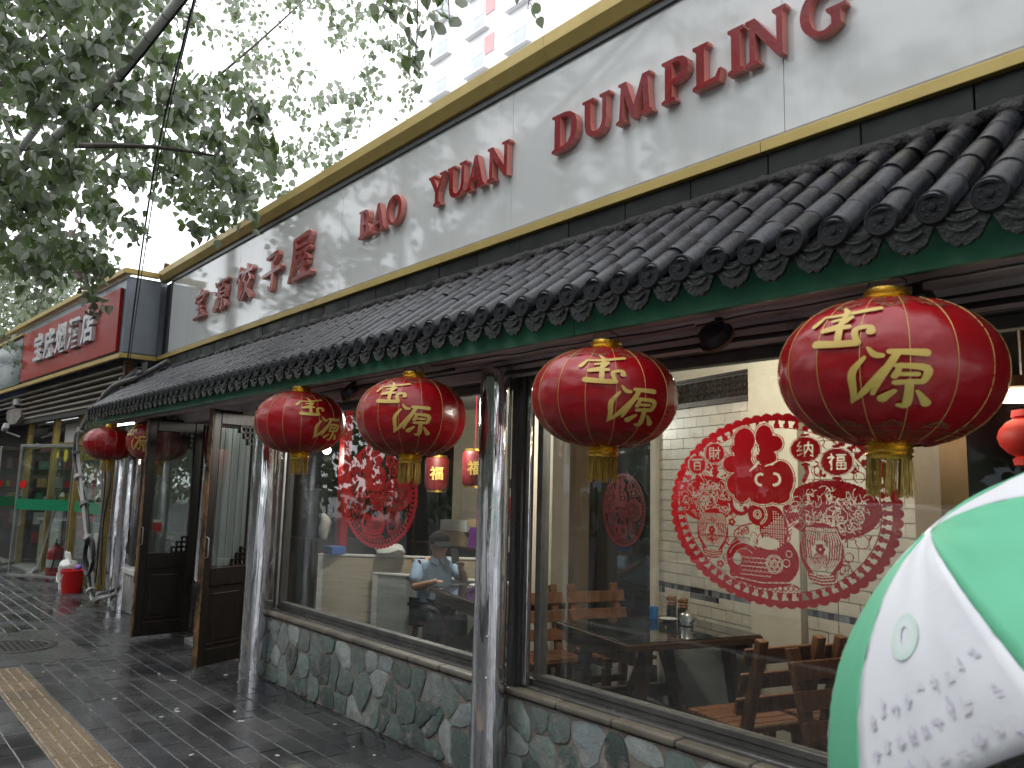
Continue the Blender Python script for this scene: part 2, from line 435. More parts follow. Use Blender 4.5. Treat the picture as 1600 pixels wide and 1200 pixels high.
def curve_fill(loops_list, depth, name='fill'):
    """extruded flat shapes with holes: each entry is (loops, z offset); returns verts, faces (front at +z)"""
    V = []; F = []
    dg = None
    for loops, zo in loops_list:
        cu = bpy.data.curves.new(name, 'CURVE'); cu.dimensions = '2D'; cu.fill_mode = 'BOTH'; cu.extrude = depth / 2
        for lp in loops:
            sp = cu.splines.new('POLY'); sp.points.add(len(lp) - 1)
            for p, q in zip(sp.points, lp): p.co = (q[0], q[1], 0, 1)
            sp.use_cyclic_u = True
        ob = bpy.data.objects.new(name, cu); COL.objects.link(ob)
        dg = bpy.context.evaluated_depsgraph_get()
        me = bpy.data.meshes.new_from_object(ob.evaluated_get(dg))
        o = len(V)
        V += [(v.co.x, v.co.y, v.co.z + depth / 2 + zo) for v in me.vertices]
        F += [tuple(o + i for i in p.vertices) for p in me.polygons]
        bpy.data.objects.remove(ob); bpy.data.curves.remove(cu); bpy.data.meshes.remove(me)
    return V, F
def text_fill(txt, depth, size=1.0, offset=0.0):
    cu = bpy.data.curves.new('txt', 'FONT'); cu.body = txt; cu.size = size; cu.extrude = depth / 2; cu.offset = offset
    cu.resolution_u = 2
    ob = bpy.data.objects.new('txt', cu); COL.objects.link(ob)
    me = bpy.data.meshes.new_from_object(ob.evaluated_get(bpy.context.evaluated_depsgraph_get()))
    V = [(v.co.x, v.co.y, v.co.z + depth / 2) for v in me.vertices]; F = [tuple(p.vertices) for p in me.polygons]
    bpy.data.objects.remove(ob); bpy.data.curves.remove(cu); bpy.data.meshes.remove(me)
    return V, F
def stroke_outline(pts, k=6):
    P = catmull(pts, k)
    L = []; Rr = []
    n = len(P)
    for i, (x, y, w) in enumerate(P):
        a = P[max(i - 1, 0)]; b = P[min(i + 1, n - 1)]
        dx, dy = b[0] - a[0], b[1] - a[1]; l = math.hypot(dx, dy) or 1
        nx, ny = -dy / l, dx / l
        h = w / 2
        L.append((x + nx * h, y + ny * h)); Rr.append((x - nx * h, y - ny * h))
    a, b = P[0], P[1]; l = math.hypot(b[0] - a[0], b[1] - a[1]) or 1
    st = (a[0] - (b[0] - a[0]) / l * a[2] * .4, a[1] - (b[1] - a[1]) / l * a[2] * .4)
    a, b = P[-1], P[-2]; l = math.hypot(b[0] - a[0], b[1] - a[1]) or 1
    en = (a[0] - (b[0] - a[0]) / l * a[2] * .4, a[1] - (b[1] - a[1]) / l * a[2] * .4)
    return [st] + L + [en] + Rr[::-1]
BRUSH = {
 'bao': [[(.50,1.02,.05),(.55,.88,.12)],[(.13,.82,.05),(.17,.68,.11),(.12,.58,.05)],[(.14,.78,.06),(.5,.80,.09),(.90,.84,.11),(.78,.64,.04)],
   [(.3,.58,.07),(.72,.62,.09)],[(.5,.6,.09),(.5,.08,.09)],[(.28,.35,.07),(.72,.39,.09)],[(.04,.03,.08),(.5,.08,.08),(.96,.08,.12)],[(.66,.30,.06),(.77,.18,.11)]],
 'yuan': [[(.08,.94,.05),(.20,.82,.12)],[(.02,.66,.05),(.15,.56,.11)],[(.04,.06,.12),(.13,.24,.09),(.24,.44,.03)],[(.3,.87,.08),(.96,.93,.10)],
   [(.36,.88,.10),(.34,.5,.10),(.2,.02,.05)],[(.68,.86,.08),(.58,.73,.05)],[(.48,.70,.08),(.49,.38,.08)],[(.47,.70,.07),(.87,.72,.09),(.84,.39,.08)],
   [(.5,.56,.06),(.82,.57,.06)],[(.5,.42,.06),(.84,.42,.06)],[(.66,.42,.09),(.66,.03,.10),(.55,.11,.04)],[(.5,.3,.06),(.39,.10,.11)],[(.8,.3,.06),(.95,.10,.12)]],
 'jiao': [[(.2,1.,.07),(.14,.8,.10),(.01,.62,.05)],[(.2,.82,.07),(.41,.85,.09),(.34,.68,.05)],[(.2,.66,.09),(.2,.10,.11),(.39,.28,.04)],[(.66,1.02,.06),(.71,.86,.12)],
   [(.44,.78,.08),(.98,.83,.10)],[(.58,.72,.06),(.45,.57,.10)],[(.78,.72,.06),(.91,.57,.11)],[(.82,.54,.08),(.66,.3,.10),(.4,.02,.05)],[(.54,.54,.06),(.7,.28,.10),(.97,.04,.14)]],
 'zi': [[(.2,.9,.08),(.80,.95,.11),(.54,.72,.06)],[(.52,.72,.09),(.56,.4,.11),(.52,.03,.12),(.35,.14,.04)],[(.02,.45,.09),(.5,.5,.10),(1.0,.55,.13)]],
 'wu': [[(.2,.93,.08),(.87,.97,.10),(.83,.74,.08)],[(.22,.74,.07),(.83,.77,.08)],[(.2,.94,.11),(.2,.5,.12),(.0,.0,.06)],[(.32,.60,.07),(.92,.63,.09)],
   [(.56,.6,.06),(.42,.43,.07),(.78,.46,.08)],[(.7,.55,.05),(.84,.42,.10)],[(.4,.27,.07),(.84,.31,.09)],[(.6,.42,.09),(.6,.04,.09)],[(.22,.02,.08),(.6,.04,.08),(1.0,.06,.12)]],
 # running-hand forms printed on the lanterns
 'bao_run': [[(.42,1.02,.05),(.52,.86,.10)],[(.14,.80,.06),(.08,.68,.10),(.02,.58,.11)],[(.12,.80,.06),(.5,.80,.08),(1.02,.92,.10)],[(.34,.64,.06),(.62,.70,.09)],
   [(.62,.70,.08),(.48,.52,.09),(.24,.42,.10)],[(.24,.42,.10),(.62,.46,.09)],[(.54,.84,.08),(.50,.5,.10),(.50,.10,.10)],[(.18,.14,.14),(.5,.10,.12),(.76,.10,.12)],[(.76,.10,.08),(.72,.36,.09),(.90,.42,.08),(.92,.30,.12)]],
 'yuan_run': [[(.26,1.0,.04),(.34,.88,.09),(.44,.86,.07)],[(.22,.84,.05),(.06,.60,.10),(.05,.26,.09),(.0,.06,.04)],[(.03,.10,.05),(.22,.30,.10),(.46,.66,.07)],[(.52,.92,.08),(.96,.90,.12)],
   [(.62,.90,.09),(.44,.56,.10),(.30,.22,.06)],[(.66,.72,.06),(.58,.52,.09)],[(.60,.70,.07),(.96,.66,.11),(.94,.46,.09)],[(.62,.56,.06),(.86,.56,.07)],[(.58,.42,.08),(.92,.44,.09)],
   [(.76,.44,.10),(.74,.04,.12),(.62,.02,.06)],[(.58,.28,.07),(.42,.14,.14)],[(.86,.28,.05),(1.0,.06,.14)]],
}
def brush_solid(key, depth):
    return curve_fill([([stroke_outline(s)], i * .0007) for i, s in enumerate(BRUSH[key])], depth)
def place2d(V, F, o, ux, uy, un, sx, sy, shear=0):
    o = Vector(o); ux = Vector(ux); uy = Vector(uy); un = Vector(un)
    return [o + ux * (x * sx + y * shear) + uy * (y * sy) + un * z for x, y, z in V], F
def face_front_split(V, F, un):
    """material slot 0 for faces looking along un, 1 for the rest"""
    un = Vector(un); mi = []
    for f in F:
        a, b, c = Vector(V[f[0]]), Vector(V[f[1]]), Vector(V[f[2]])
        n = (b - a).cross(c - a)
        mi.append(0 if n.length > 0 and abs(n.normalized().dot(un)) > .7 else 1)
    return mi

# ================================================================= GROUND
def in_view(x, y, z, m=1.03):
    cm = SC.camera.matrix_world
    d = cm.to_3x3().transposed() @ (Vector((x, y, z)) - cm.translation)
    if d.z > -.1: return None
    k = 1253.94 / -d.z
    return abs(d.x * k) < 800 * m and abs(d.y * k) < 600 * m
MB().box(-250, 250, -250, 250, -.6, -.145).obj('ground', m_asphalt, kind='structure')
MB().box(-120, 60, -9.5, -1.32, -.14, -.12).obj('road', m_asphalt, kind='structure')
pav = MB().box(-60, 12, -1.15, 3.05, -.14, -.0055).obj('pavement', m_joint, kind='structure')
def kerbs():
    k = MB()
    x = -60
    while x < 12:
        k.box(x + .004, x + .796, -1.32, -1.154, -.13, .005); x += .8
    k.obj('kerb', m_conc, kind='structure', bevel=.015)
kerbs()
def paver_mesh(name, lx, ly, mat, bars=0):
    b = MB(); e = .004; d = .009
    x, y = lx / 2, ly / 2
    vs = [(-x, -y, -d), (x, -y, -d), (x, y, -d), (-x, y, -d), (-x, -y, -e * .6), (x, -y, -e * .6), (x, y, -e * .6), (-x, y, -e * .6),
          (-x + e, -y + e, 0), (x - e, -y + e, 0), (x - e, y - e, 0), (-x + e, y - e, 0)]
    fs = [(8, 9, 10, 11)]
    for i in range(4):
        j = (i + 1) % 4
        fs += [(i, j, 4 + j, 4 + i), (4 + i, 4 + j, 8 + j, 8 + i)]
    b.add(vs, fs)
    for k in range(bars):
        yc = -y + ly * (k + .5) / bars; w = .016
        b.add([(-x + .02, yc - w, .0003), (x - .02, yc - w, .0003), (x - .02, yc + w, .0003), (-x + .02, yc + w, .0003),
               (-x + .026, yc - w * .6, .0045), (x - .026, yc - w * .6, .0045), (x - .026, yc + w * .6, .0045), (-x + .026, yc + w * .6, .0045)],
              [(4, 5, 6, 7), (0, 1, 5, 4), (1, 2, 6, 5), (2, 3, 7, 6), (3, 0, 4, 7)])
    return b.mesh(name, mat)
def pavers():
    rnd = random.Random(5)
    me = paver_mesh('paver', .2905, .1395, m_paver)
    mt = paver_mesh('tactile_paver', .296, .286, m_tactile, 4)
    def patch(x, y): return -9.95 < x < -8.2 and .9 < y < 2.02
    cells = []
    for r in range(-16, 11):
        y = 1.499 + .143 * r + (0 if r >= 0 else -.293)
        if y > 2.93 or y < -1.1: continue
        x = -30 + (.15 if r % 2 else 0) + .275
        while x < 4:
            if not patch(x, y): cells.append((x, y, 'p'))
            x += .3
    x = -30 + .13
    while x < 4:
        if not patch(x, 1.28): cells.append((x, 1.28, 't'))
        x += .3
    near = [c for c in cells if in_view(c[0], c[1], 0)]
    near.sort(key=lambda c: math.hypot(c[0], c[1]))
    pick = set([c for c in near if c[2] == 'p'][:300] + [c for c in near if c[2] == 't'][:60])
    rest = MB(); restt = MB()
    for c in cells:
        x, y, t = c
        M = Matrix.Translation((x + rnd.uniform(-.002, .002), y + rnd.uniform(-.0015, .0015), rnd.uniform(-.0025, .0012))) @ \
            Matrix.Rotation(rnd.uniform(-.007, .007), 4, 'X') @ Matrix.Rotation(rnd.uniform(-.005, .005), 4, 'Y') @ Matrix.Rotation(rnd.uniform(-.006, .006), 4, 'Z')
        src = me if t == 'p' else mt
        if c in pick: link('paver' if t == 'p' else 'tactile_paver', src, pav, M)
        else: (rest if t == 'p' else restt).add([M @ v.co for v in src.vertices], [tuple(p.vertices) for p in src.polygons])
    rest.obj('far_pavers', m_paver, pav, kind='stuff')
    restt.obj('far_tactile_pavers', m_tactile, pav, kind='stuff')
    MB().box(-9.95, -8.2, .9, 2.02, -.05, -.001).obj('concrete_patch', m_concrete, pav)
pavers()
def manhole():
    t = thing('manhole_cover', 'round dark iron manhole cover set in the smooth wet patch of pavement', 'manhole cover', (-9.12, 1.52, 0))
    b = MB()
    M = Matrix.Translation((-9.12, 1.52, 0))
    b.lathe([(.36, -.02), (.36, .004), (.345, .008), (.30, .008), (.295, .004), (.01, .004)], 40, M)
    b.obj('rim', m_iron, t)
    g = MB()
    for i in range(-5, 6):
        for j in range(-5, 6):
            if math.hypot(i, j) < 5.2:
                x, y = -9.12 + i * .052, 1.52 + j * .052
                g.box(x - .018, x + .018, y - .006, y + .006, .003, .009) if (i + j) % 2 else g.box(x - .006, x + .006, y - .018, y + .018, .003, .009)
    g.obj('raised_pattern', m_iron, t, kind='stuff')
manhole()
def litter():
    rnd = random.Random(3); b = MB()
    pts = [(-6.05, 2.05), (-5.98, 2.03), (-5.9, 1.9), (-5.75, 2.35), (-6.9, 2.3), (-5.0, 1.8), (-5.5, 2.3), (-4.7, 2.2), (-6.6, 1.7), (-7.5, 2.0)]
    for i in range(28):
        x, y = pts[i] if i < len(pts) else (rnd.uniform(-13, -4), rnd.uniform(1.5, 2.8))
        l = rnd.uniform(.005, .016) if i >= 8 else rnd.uniform(.012, .028); w = rnd.uniform(.004, .009)
        M = Matrix.Translation((x, y, .003)) @ Matrix.Rotation(rnd.uniform(0, 6), 4, 'Z')
        b.box(-l, l, -w, w, 0, .005, M=M)
    o = b.obj('litter', m_ivory, kind='stuff')
    tag(o, 'tiny white scraps of litter scattered on the wet dark paving', 'litter')
litter()

# ================================================================= LOW STONE WALL
def clip(poly, p, n):
    out = []
    for i in range(len(poly)):
        a, b = poly[i], poly[(i + 1) % len(poly)]
        da = (a[0] - p[0]) * n[0] + (a[1] - p[1]) * n[1]; db = (b[0] - p[0]) * n[0] + (b[1] - p[1]) * n[1]
        if da <= 0: out.append(a)
        if da * db < 0:
            t = da / (da - db); out.append((a[0] + (b[0] - a[0]) * t, a[1] + (b[1] - a[1]) * t))
    return out
def cells2d(x0, x1, z0, z1, sx, sz, rnd, jit=.42):
    pts = []
    nz = max(1, round((z1 - z0) / sz)); nx = max(1, round((x1 - x0) / sx))
    for j in range(nz):
        for i in range(nx):
            pts.append((x0 + (i + .5 + (.5 if j % 2 else 0) - .25 + rnd.uniform(-jit, jit)) * (x1 - x0) / nx, z0 + (j + .5 + rnd.uniform(-jit, jit)) * (z1 - z0) / nz))
    out = []
    for i, p in enumerate(pts):
        poly = [(x0, z0), (x1, z0), (x1, z1), (x0, z1)]
        for j, q in enumerate(pts):
            if i == j or abs(q[0] - p[0]) > 4 * sx: continue
            poly = clip(poly, ((p[0] + q[0]) / 2, (p[1] + q[1]) / 2), (q[0] - p[0], q[1] - p[1]))
            if not poly: break
        if len(poly) >= 3: out.append(poly)
    return out
def chaikin(P):
    out = []
    for i in range(len(P)):
        a, b = P[i], P[(i + 1) % len(P)]
        out += [(a[0] * .78 + b[0] * .22, a[1] * .78 + b[1] * .22), (a[0] * .22 + b[0] * .78, a[1] * .22 + b[1] * .78)]
    return out
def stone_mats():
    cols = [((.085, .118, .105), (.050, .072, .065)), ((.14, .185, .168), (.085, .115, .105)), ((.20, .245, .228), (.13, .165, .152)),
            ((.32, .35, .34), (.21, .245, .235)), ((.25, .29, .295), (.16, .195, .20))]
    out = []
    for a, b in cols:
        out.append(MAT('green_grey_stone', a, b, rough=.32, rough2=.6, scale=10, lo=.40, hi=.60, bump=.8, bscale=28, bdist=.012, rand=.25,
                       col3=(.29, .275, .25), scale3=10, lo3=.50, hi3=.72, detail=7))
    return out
m_stones = stone_mats()
def stone_wall(name, label, x0, x1, yf, rnd):
    t = thing(name, label, 'wall', ((x0 + x1) / 2, yf, 0))
    MB().box(x0, x1, yf, yf + .14, 0, .50).obj('mortar_bed', m_mortar, t)
    for poly in cells2d(x0, x1, .0, .5, .19, .165, rnd):
        cx = sum(p[0] for p in poly) / len(poly); cz = sum(p[1] for p in poly) / len(poly)
        g = rnd.uniform(.90, .975)
        P = chaikin([(cx + (p[0] - cx) * g, cz + (p[1] - cz) * g) for p in poly])
        P = [(p[0] + rnd.uniform(-.008, .008), max(.003, p[1] + rnd.uniform(-.008, .008))) for p in P]
        Q = []
        for i in range(len(P)):                      # broken, uneven outlines
            a, b = P[i], P[(i + 1) % len(P)]; k = max(1, int(math.hypot(b[0] - a[0], b[1] - a[1]) / .022))
            for q in range(k):
                x, z = a[0] + (b[0] - a[0]) * q / k, a[1] + (b[1] - a[1]) * q / k
                nx = noise.noise(Vector((x * 21, z * 21, 3))); nz = noise.noise(Vector((x * 21, z * 21, 9)))
                Q.append((x + nx * .013, min(.498, max(.003, z + nz * .013))))
        P = Q
        n = len(P); d = rnd.uniform(.005, .014); tx, tz = rnd.uniform(-.05, .05), rnd.uniform(-.05, .05)
        vs = [(x, yf + .005, z) for x, z in P]
        for s, k in ((.985, .8), (.90, 1.0)):
            vs += [(cx + (x - cx) * s, yf - d * k + (x - cx) * tx + (z - cz) * tz + rnd.uniform(-.0015, .0015), cz + (z - cz) * s) for x, z in P]
        vs.append((cx, yf - d * 1.05, cz))
        fs = []
        for r in (0, 1):
            for i in range(n):
                j = (i + 1) % n
                fs.append((r * n + i, r * n + j, (r + 1) * n + j, (r + 1) * n + i))
        fs += [(2 * n + i, 2 * n + (i + 1) % n, 3 * n) for i in range(n)]
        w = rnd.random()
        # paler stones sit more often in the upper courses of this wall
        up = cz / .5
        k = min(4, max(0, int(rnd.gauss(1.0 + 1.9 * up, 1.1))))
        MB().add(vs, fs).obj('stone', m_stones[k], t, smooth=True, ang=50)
    b = MB(); x = x0
    while x < x1 - .05:
        l = min(rnd.uniform(.30, .42), x1 - x)
        MB().box(x + .002, x + l - .002, yf - .028 + rnd.uniform(-.003, .003), yf + .05, .512, .548 + rnd.uniform(-.003, .003)).obj('coping_stone', m_lip, t, bevel=.014, seg=3)
        x += l
    MB().box(x0, x1, yf + .052, yf + .14, .505, .556).obj('sill_slab', m_siltop, t, bevel=.006)
    MB().box(x0, x1, yf + .10, yf + .139, .556, .585).obj('window_rail', m_frame, t, bevel=.004)
    return t
rw = random.Random(21)
stone_wall('stone_wall', 'low wall of mottled green stones between the wooden doors and the tall chrome pillar', -6.66, -3.47, 2.93, rw)
stone_wall('stone_wall', 'low wall of mottled green stones right of the tall chrome pillar under the umbrella', -3.46, 1.2, 2.93, rw)
def plinth():
    t = thing('plinth_wall', 'paint dripped grey plinth wall under the far window beside the door leaves', 'wall', (-10.1, 2.93, 0))
    MB().box(-11.3, -8.99, 2.93, 3.07, 0, .46).obj('plinth', m_conc, t, bevel=.01)
    MB().box(-11.3, -8.99, 2.90, 3.07, .463, .53).obj('sill_slab', m_ivory, t, bevel=.008)
    rnd = random.Random(8)
    for i in range(16):
        x = -11.2 + i * .14 + rnd.uniform(-.04, .04); l = rnd.uniform(.04, .2); w = rnd.uniform(.02, .05)
        MB().add([(x - w, 2.926, .462), (x + w, 2.926, .462), (x + w * .4, 2.926, .462 - l * .7), (x, 2.926, .462 - l), (x - w * .5, 2.926, .462 - l * .6),
                  (x - w, 2.93, .462), (x + w, 2.93, .462), (x + w * .4, 2.93, .462 - l * .7), (x, 2.93, .462 - l), (x - w * .5, 2.93, .462 - l * .6)],
                 [(0, 1, 2, 3, 4), (5, 9, 8, 7, 6)] + [(i, 5 + i, 5 + (i + 1) % 5, (i + 1) % 5) for i in range(5)]).obj('paint_drip', m_ivory, t)
plinth()

# ================================================================= BUILDING SHELL
TH = R(-15)                         # the dining room behind the glass stands at an angle to the shop front
def room(p, dx=0, dy=0):            # point at p plus dx along, dy into the room's own directions
    return Vector((p[0] + dx * math.cos(TH) - dy * math.sin(TH), p[1] + dx * math.sin(TH) + dy * math.cos(TH), 0))
bld = thing('restaurant_building', 'single storey dumpling restaurant with dark band under its white sign', 'building', (-5, 3.2, 0))
def shell():
    # upper wall behind the sign and the black tiled band above the little roof
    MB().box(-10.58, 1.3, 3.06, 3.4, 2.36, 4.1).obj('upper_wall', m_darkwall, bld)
    rnd = random.Random(2)
    for r, (z0, z1) in enumerate(((2.86, 2.985), (2.99, 3.105))):
        x = -10.5 - r * .2
        while x < 1.2:
            l = .42
            MB().box(x + .003, x + l - .003, 3.022 + rnd.uniform(-.002, .002), 3.056, z0 + .002, z1 - .001).obj('wall_tile', m_walltile, bld, bevel=.003)
            x += l
    MB().box(-10.58, 1.3, 3.1, 9, 2.62, 2.72).obj('ceiling', m_ceil, bld)
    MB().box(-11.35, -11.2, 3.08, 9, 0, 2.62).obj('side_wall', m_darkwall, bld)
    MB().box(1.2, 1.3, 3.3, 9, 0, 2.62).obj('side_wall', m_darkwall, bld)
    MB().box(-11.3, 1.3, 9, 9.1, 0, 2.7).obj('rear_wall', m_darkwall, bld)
    MB().box(-11.3, 1.3, 3.1, 9, 2.72, 4.0).obj('roof_block', m_conc, bld)
    MB().box(-11.3, 1.2, 3.06, 9, -.11, .0).obj('floor', m_floorin, bld)
    # window head beam
    MB().box(-8.95, 1.3, 2.96, 3.10, 2.24, 2.36).obj('head_beam', m_frame, bld, bevel=.004)
    MB().box(-8.95, 1.3, 2.94, 2.958, 2.258, 2.275).obj('brass_strip', m_brass, bld)
shell()

# ================================================================= SHOP WINDOWS
def shop_window(label, x0, x1, y, z0, z1, mullions=()):
    t = thing('shop_window', label, 'window', ((x0 + x1) / 2, y, z0))
    w = .045
    MB().box(x0, x0 + w, y - .03, y + .03, z0, z1).obj('frame', m_frame, t, bevel=.004)
    MB().box(x1 - w, x1, y - .03, y + .03, z0, z1).obj('frame', m_frame, t, bevel=.004)
    MB().box(x0 + w, x1 - w, y - .03, y + .03, z1 - .05, z1).obj('frame', m_frame, t, bevel=.004)
    fr = MB().box(x0 + w, x1 - w, y - .03, y + .03, z0, z0 + .03).obj('bottom_frame', m_frame, t, bevel=.004)
    xs = [x0 + w] + list(mullions) + [x1 - w]
    for a, b in zip(xs[:-1], xs[1:]):
        MB().box(a + .002, b - .002, y - .003, y + .003, z0 + .03, z1 - .05).obj('pane', m_glass, fr)
    return t
shop_window('wide shop window right of the chrome pillar with the large round papercut', -3.36, 1.2, 3.05, .588, 2.238)
shop_window('shop window left of the chrome pillar showing the seated man', -6.62, -3.50, 3.05, .588, 2.238, (-4.63,))
shop_window('far shop window left of the wooden doors', -10.9, -9.1, 3.14, .53, 2.238, (-9.95,))

# ================================================================= FOIL WRAPPED PILLARS
m_darkfoil = MAT('dull_dark_foil', (.10, .095, .095), (.05, .048, .048), rough=.22, rough2=.4, metal=.7, scale=9, stretch=(1, 1, .15), bump=.5, bscale=14, bdist=.02)
def foil_column(name, label, x, y, r, z1, seed, sq=0, amp=1.0, rivets=True, group=None, mat=None):
    rnd = random.Random(seed)
    t = thing(name, label, 'pillar', (x, y, 0), group=group)
    b = MB(); n = 40; m = 22
    off = Vector((rnd.uniform(0, 50), rnd.uniform(0, 50), rnd.uniform(0, 50)))
    vs = []; fs = []
    for j in range(m + 1):
        z = z1 * j / m
        for k in range(n):
            a = 2 * PI * k / n
            c, s_ = math.cos(a), math.sin(a)
            rr = r
            if sq: rr = r / max(abs(c) ** 1, abs(s_) ** 1) ** sq
            nn = noise.noise(Vector((c * 2.2, s_ * 2.2, z * .9)) + off)
            n2 = noise.noise(Vector((c * 7, s_ * 7, z * 1.1)) + off * 2)
            rr *= 1 + amp * (.035 * nn + .022 * n2)
            vs.append((x + rr * c, y + rr * s_, z))
    for j in range(m):
        for k in range(n): fs.append((j * n + k, j * n + (k + 1) % n, (j + 1) * n + (k + 1) % n, (j + 1) * n + k))
    fs.append(tuple(m * n + k for k in range(n)))
    b.add(vs, fs).obj('foil_wrap', mat or m_foil, t, smooth=True, ang=70)
    if rivets:
        for z in (.62, .83, 1.5, 1.9):
            MB().sphere((x + r * .70, y - r * .76, z), .008, 8, 6).obj('rivet', m_steel, t)
    if not sq:
        MB().lathe([(r * 1.03, 0), (r * 1.12, .004), (r * 1.1, .05), (r * 1.02, .055)], 32, Matrix.Translation((x, y, 0))).obj('foot_ring', m_foil, t, smooth=True)
    return t
foil_column('foil_pillar', 'tall round silver foil pillar standing free before the stone wall', -3.47, 2.80, .088, 2.27, 1, amp=.45)
foil_column('foil_post', 'dark square foil wrapped post just behind the tall silver pillar', -3.45, 2.99, .048, 2.24, 7, sq=.8, rivets=False, mat=m_darkfoil)
foil_column('foil_pillar', 'broad crumpled foil pillar between the near door leaf and the stone wall', -6.66, 2.86, .118, 2.25, 2, sq=.3)
foil_column('foil_post', 'crumpled foil post right behind the near wooden door leaf', -7.46, 3.2, .09, 2.25, 3, sq=.5, rivets=False)
foil_column('foil_post', 'foil wrapped post seen through the glass of the far door leaf', -8.98, 3.22, .09, 2.25, 4, sq=.4, rivets=False)
foil_column('foil_pillar', 'shining foil corner pillar behind the far lanterns', -11.05, 2.97, .13, 2.28, 5, sq=.3)
foil_column('foil_post', 'dull foil wrapped shop corner post beside the cable bundle', -11.75, 3.02, .10, 2.28, 6, sq=.4, rivets=False)
def dark_post():
    t = thing('corner_post', 'flat rust stained grey steel post edging the right window', 'post', (-3.385, 3.0, 0))
    MB().box(-3.40, -3.362, 2.965, 3.0, .56, 2.238).obj('post', m_foil, t, bevel=.004)
dark_post()

# ================================================================= TILED EAVE
awn = thing('tiled_eave', 'small eave roof of black wet Chinese tiles over the restaurant front', 'roof', (-5, 2.9, 2.4))
EX0, EX1 = -10.62, 1.05
RP, EP = Vector((0, 2.965, 2.905)), Vector((0, 2.30, 2.415))      # where a row of tube tiles starts and ends
def eave():
    rnd = random.Random(14)
    d = EP - RP; L = d.length; ux = d.normalized()
    nrm = Vector((0, ux.z, -ux.y)); nrm = nrm if nrm.z > 0 else -nrm
    seg = L / 5; r0 = .0455
    b = MB(); n = 10; prof = []
    for i, (s, rr) in enumerate(((0, r0 * .93), (.006, r0 * .97), (.03, r0), (seg - .004, r0 * 1.03), (seg + .006, r0 * 1.0), (seg + .006, r0 * .80))):
        for k in range(n + 1):
            a = -.22 + (PI + .44) * k / n
            b.v.append((rr * math.cos(a), s, rr * math.sin(a)))
    for i in range(5):
        for k in range(n):
            p = i * (n + 1) + k
            b.f.append((p, p + 1, p + n + 2, p + n + 1)); b.m.append(0)
    tile = b.mesh('tile', m_tile, True, 50)
    e = MB()
    e.lathe([(r0 * 1.10, -.02), (r0 * 1.10, .008), (r0 * 1.04, .012), (r0 * .96, .012), (r0 * .92, .009), (.012, .009), (.011, .015), (.001, .016)], 24)
    for k in range(8):
        a = k * PI / 4
        e.sphere((.026 * math.cos(a), .026 * math.sin(a), .0085), .006, 6, 4, (1, 1, .3))
    endm = e.mesh('end_tile', m_tileend, True, 35)
    # drip tile: scalloped fan plate hanging between two tubes
    out = []
    for k in range(25):
        u = -1 + 2 * k / 24
        base = -.080 * (1 - abs(u) ** 2.6)
        out.append((u * .076, base - .008 * abs(math.sin(u * PI * 2.5)) - .012))
    dm = MB(); nn = len(out)
    topz = [.012 - .020 * (1 - (2 * k / 24 - 1) ** 2) for k in range(nn)]
    for y in (-.007, .007):
        dm.v += [(x, y - .05 * z, z) for x, z in out] + [(x * .98, y, topz[k]) for k, (x, z) in enumerate(out)]
    for k in range(nn - 1):
        dm.f += [(k, k + 1, nn + k + 1, nn + k), (2 * nn + k + 1, 2 * nn + k, 3 * nn + k, 3 * nn + k + 1), (k, 2 * nn + k, 2 * nn + k + 1, k + 1)]
    for s, zc, w in ((.75, -.058, .008), (.9, -.030, .006)):
        prev = None
        for k in range(9):
            u = -1 + k / 4
            p = (u * .052 * s, -.014 - .05 * zc, zc + .02 * u * u)
            if prev: dm.bar(prev, p, .004, w)
            prev = p
    dm.m = [0] * len(dm.f)
    drip = dm.mesh('drip_tile', m_drip, True, 40)
    rot = Matrix((( 1, 0, 0, 0), (0, ux.y, nrm.y, 0), (0, ux.z, nrm.z, 0), (0, 0, 0, 1)))
    rows = []
    x = EX1 - .05
    while x > EX0 + .04: rows.append(x); x -= .1465
    far = MB(); count = 0
    for x in rows:
        for i in range(5):
            off = RP + ux * (i * seg)
            M = Matrix.Translation((x + rnd.uniform(-.005, .005), off.y, off.z)) @ rot @ Matrix.Rotation(rnd.uniform(-.03, .03), 4, 'Z') @ Matrix.Rotation(rnd.uniform(-.015, .015), 4, 'X') \
                @ Matrix.Diagonal((rnd.uniform(.95, 1.05), 1, rnd.uniform(.95, 1.06), 1))
            if count < 300: link('tile', tile, awn, M); count += 1
            else: far.add([M @ v.co for v in tile.vertices], [tuple(p.vertices) for p in tile.polygons])
        # end disc faces the street
        M = Matrix.Translation((x, EP.y - .012, EP.z + .0)) @ Matrix.Rotation(R(90) + rnd.uniform(-.03, .03), 4, 'X') @ Matrix.Rotation(rnd.uniform(0, 6), 4, 'Z')
        link('end_tile', endm, awn, M)
        link('drip_tile', drip, awn, Matrix.Translation((x - .0732 + rnd.uniform(-.004, .004), EP.y - .003 + rnd.uniform(-.004, .004), EP.z - .018 + rnd.uniform(-.006, .006))) @ Matrix.Rotation(rnd.uniform(-.05, .05), 4, 'Y'))
    o = far.obj('far_tiles', m_tile, awn, smooth=True, ang=50, kind='stuff')
    # channel tiles and bedding between the tubes
    ch = MB(); N = 150
    g = []
    for j in range(13):
        s = j / 12 * (L - .01)
        for i in range(int((EX1 - EX0) / .0366) + 1):
            x = EX0 + i * .0366
            ph = (rows[0] - x) / .1465 * 2 * PI
            z = -.012 - .016 * (1 - math.cos(ph)) * .5 + .012 * noise.noise(Vector((x * 6, s * 9, 1))) - .012 * ((s * 8) % 1.0)
            p = RP + ux * s + nrm * z
            g.append((x, p.y, p.z))
    w = int((EX1 - EX0) / .0366) + 1
    ch.add(g, [(j * w + i, j * w + i + 1, (j + 1) * w + i + 1, (j + 1) * w + i) for j in range(12) for i in range(w - 1)])
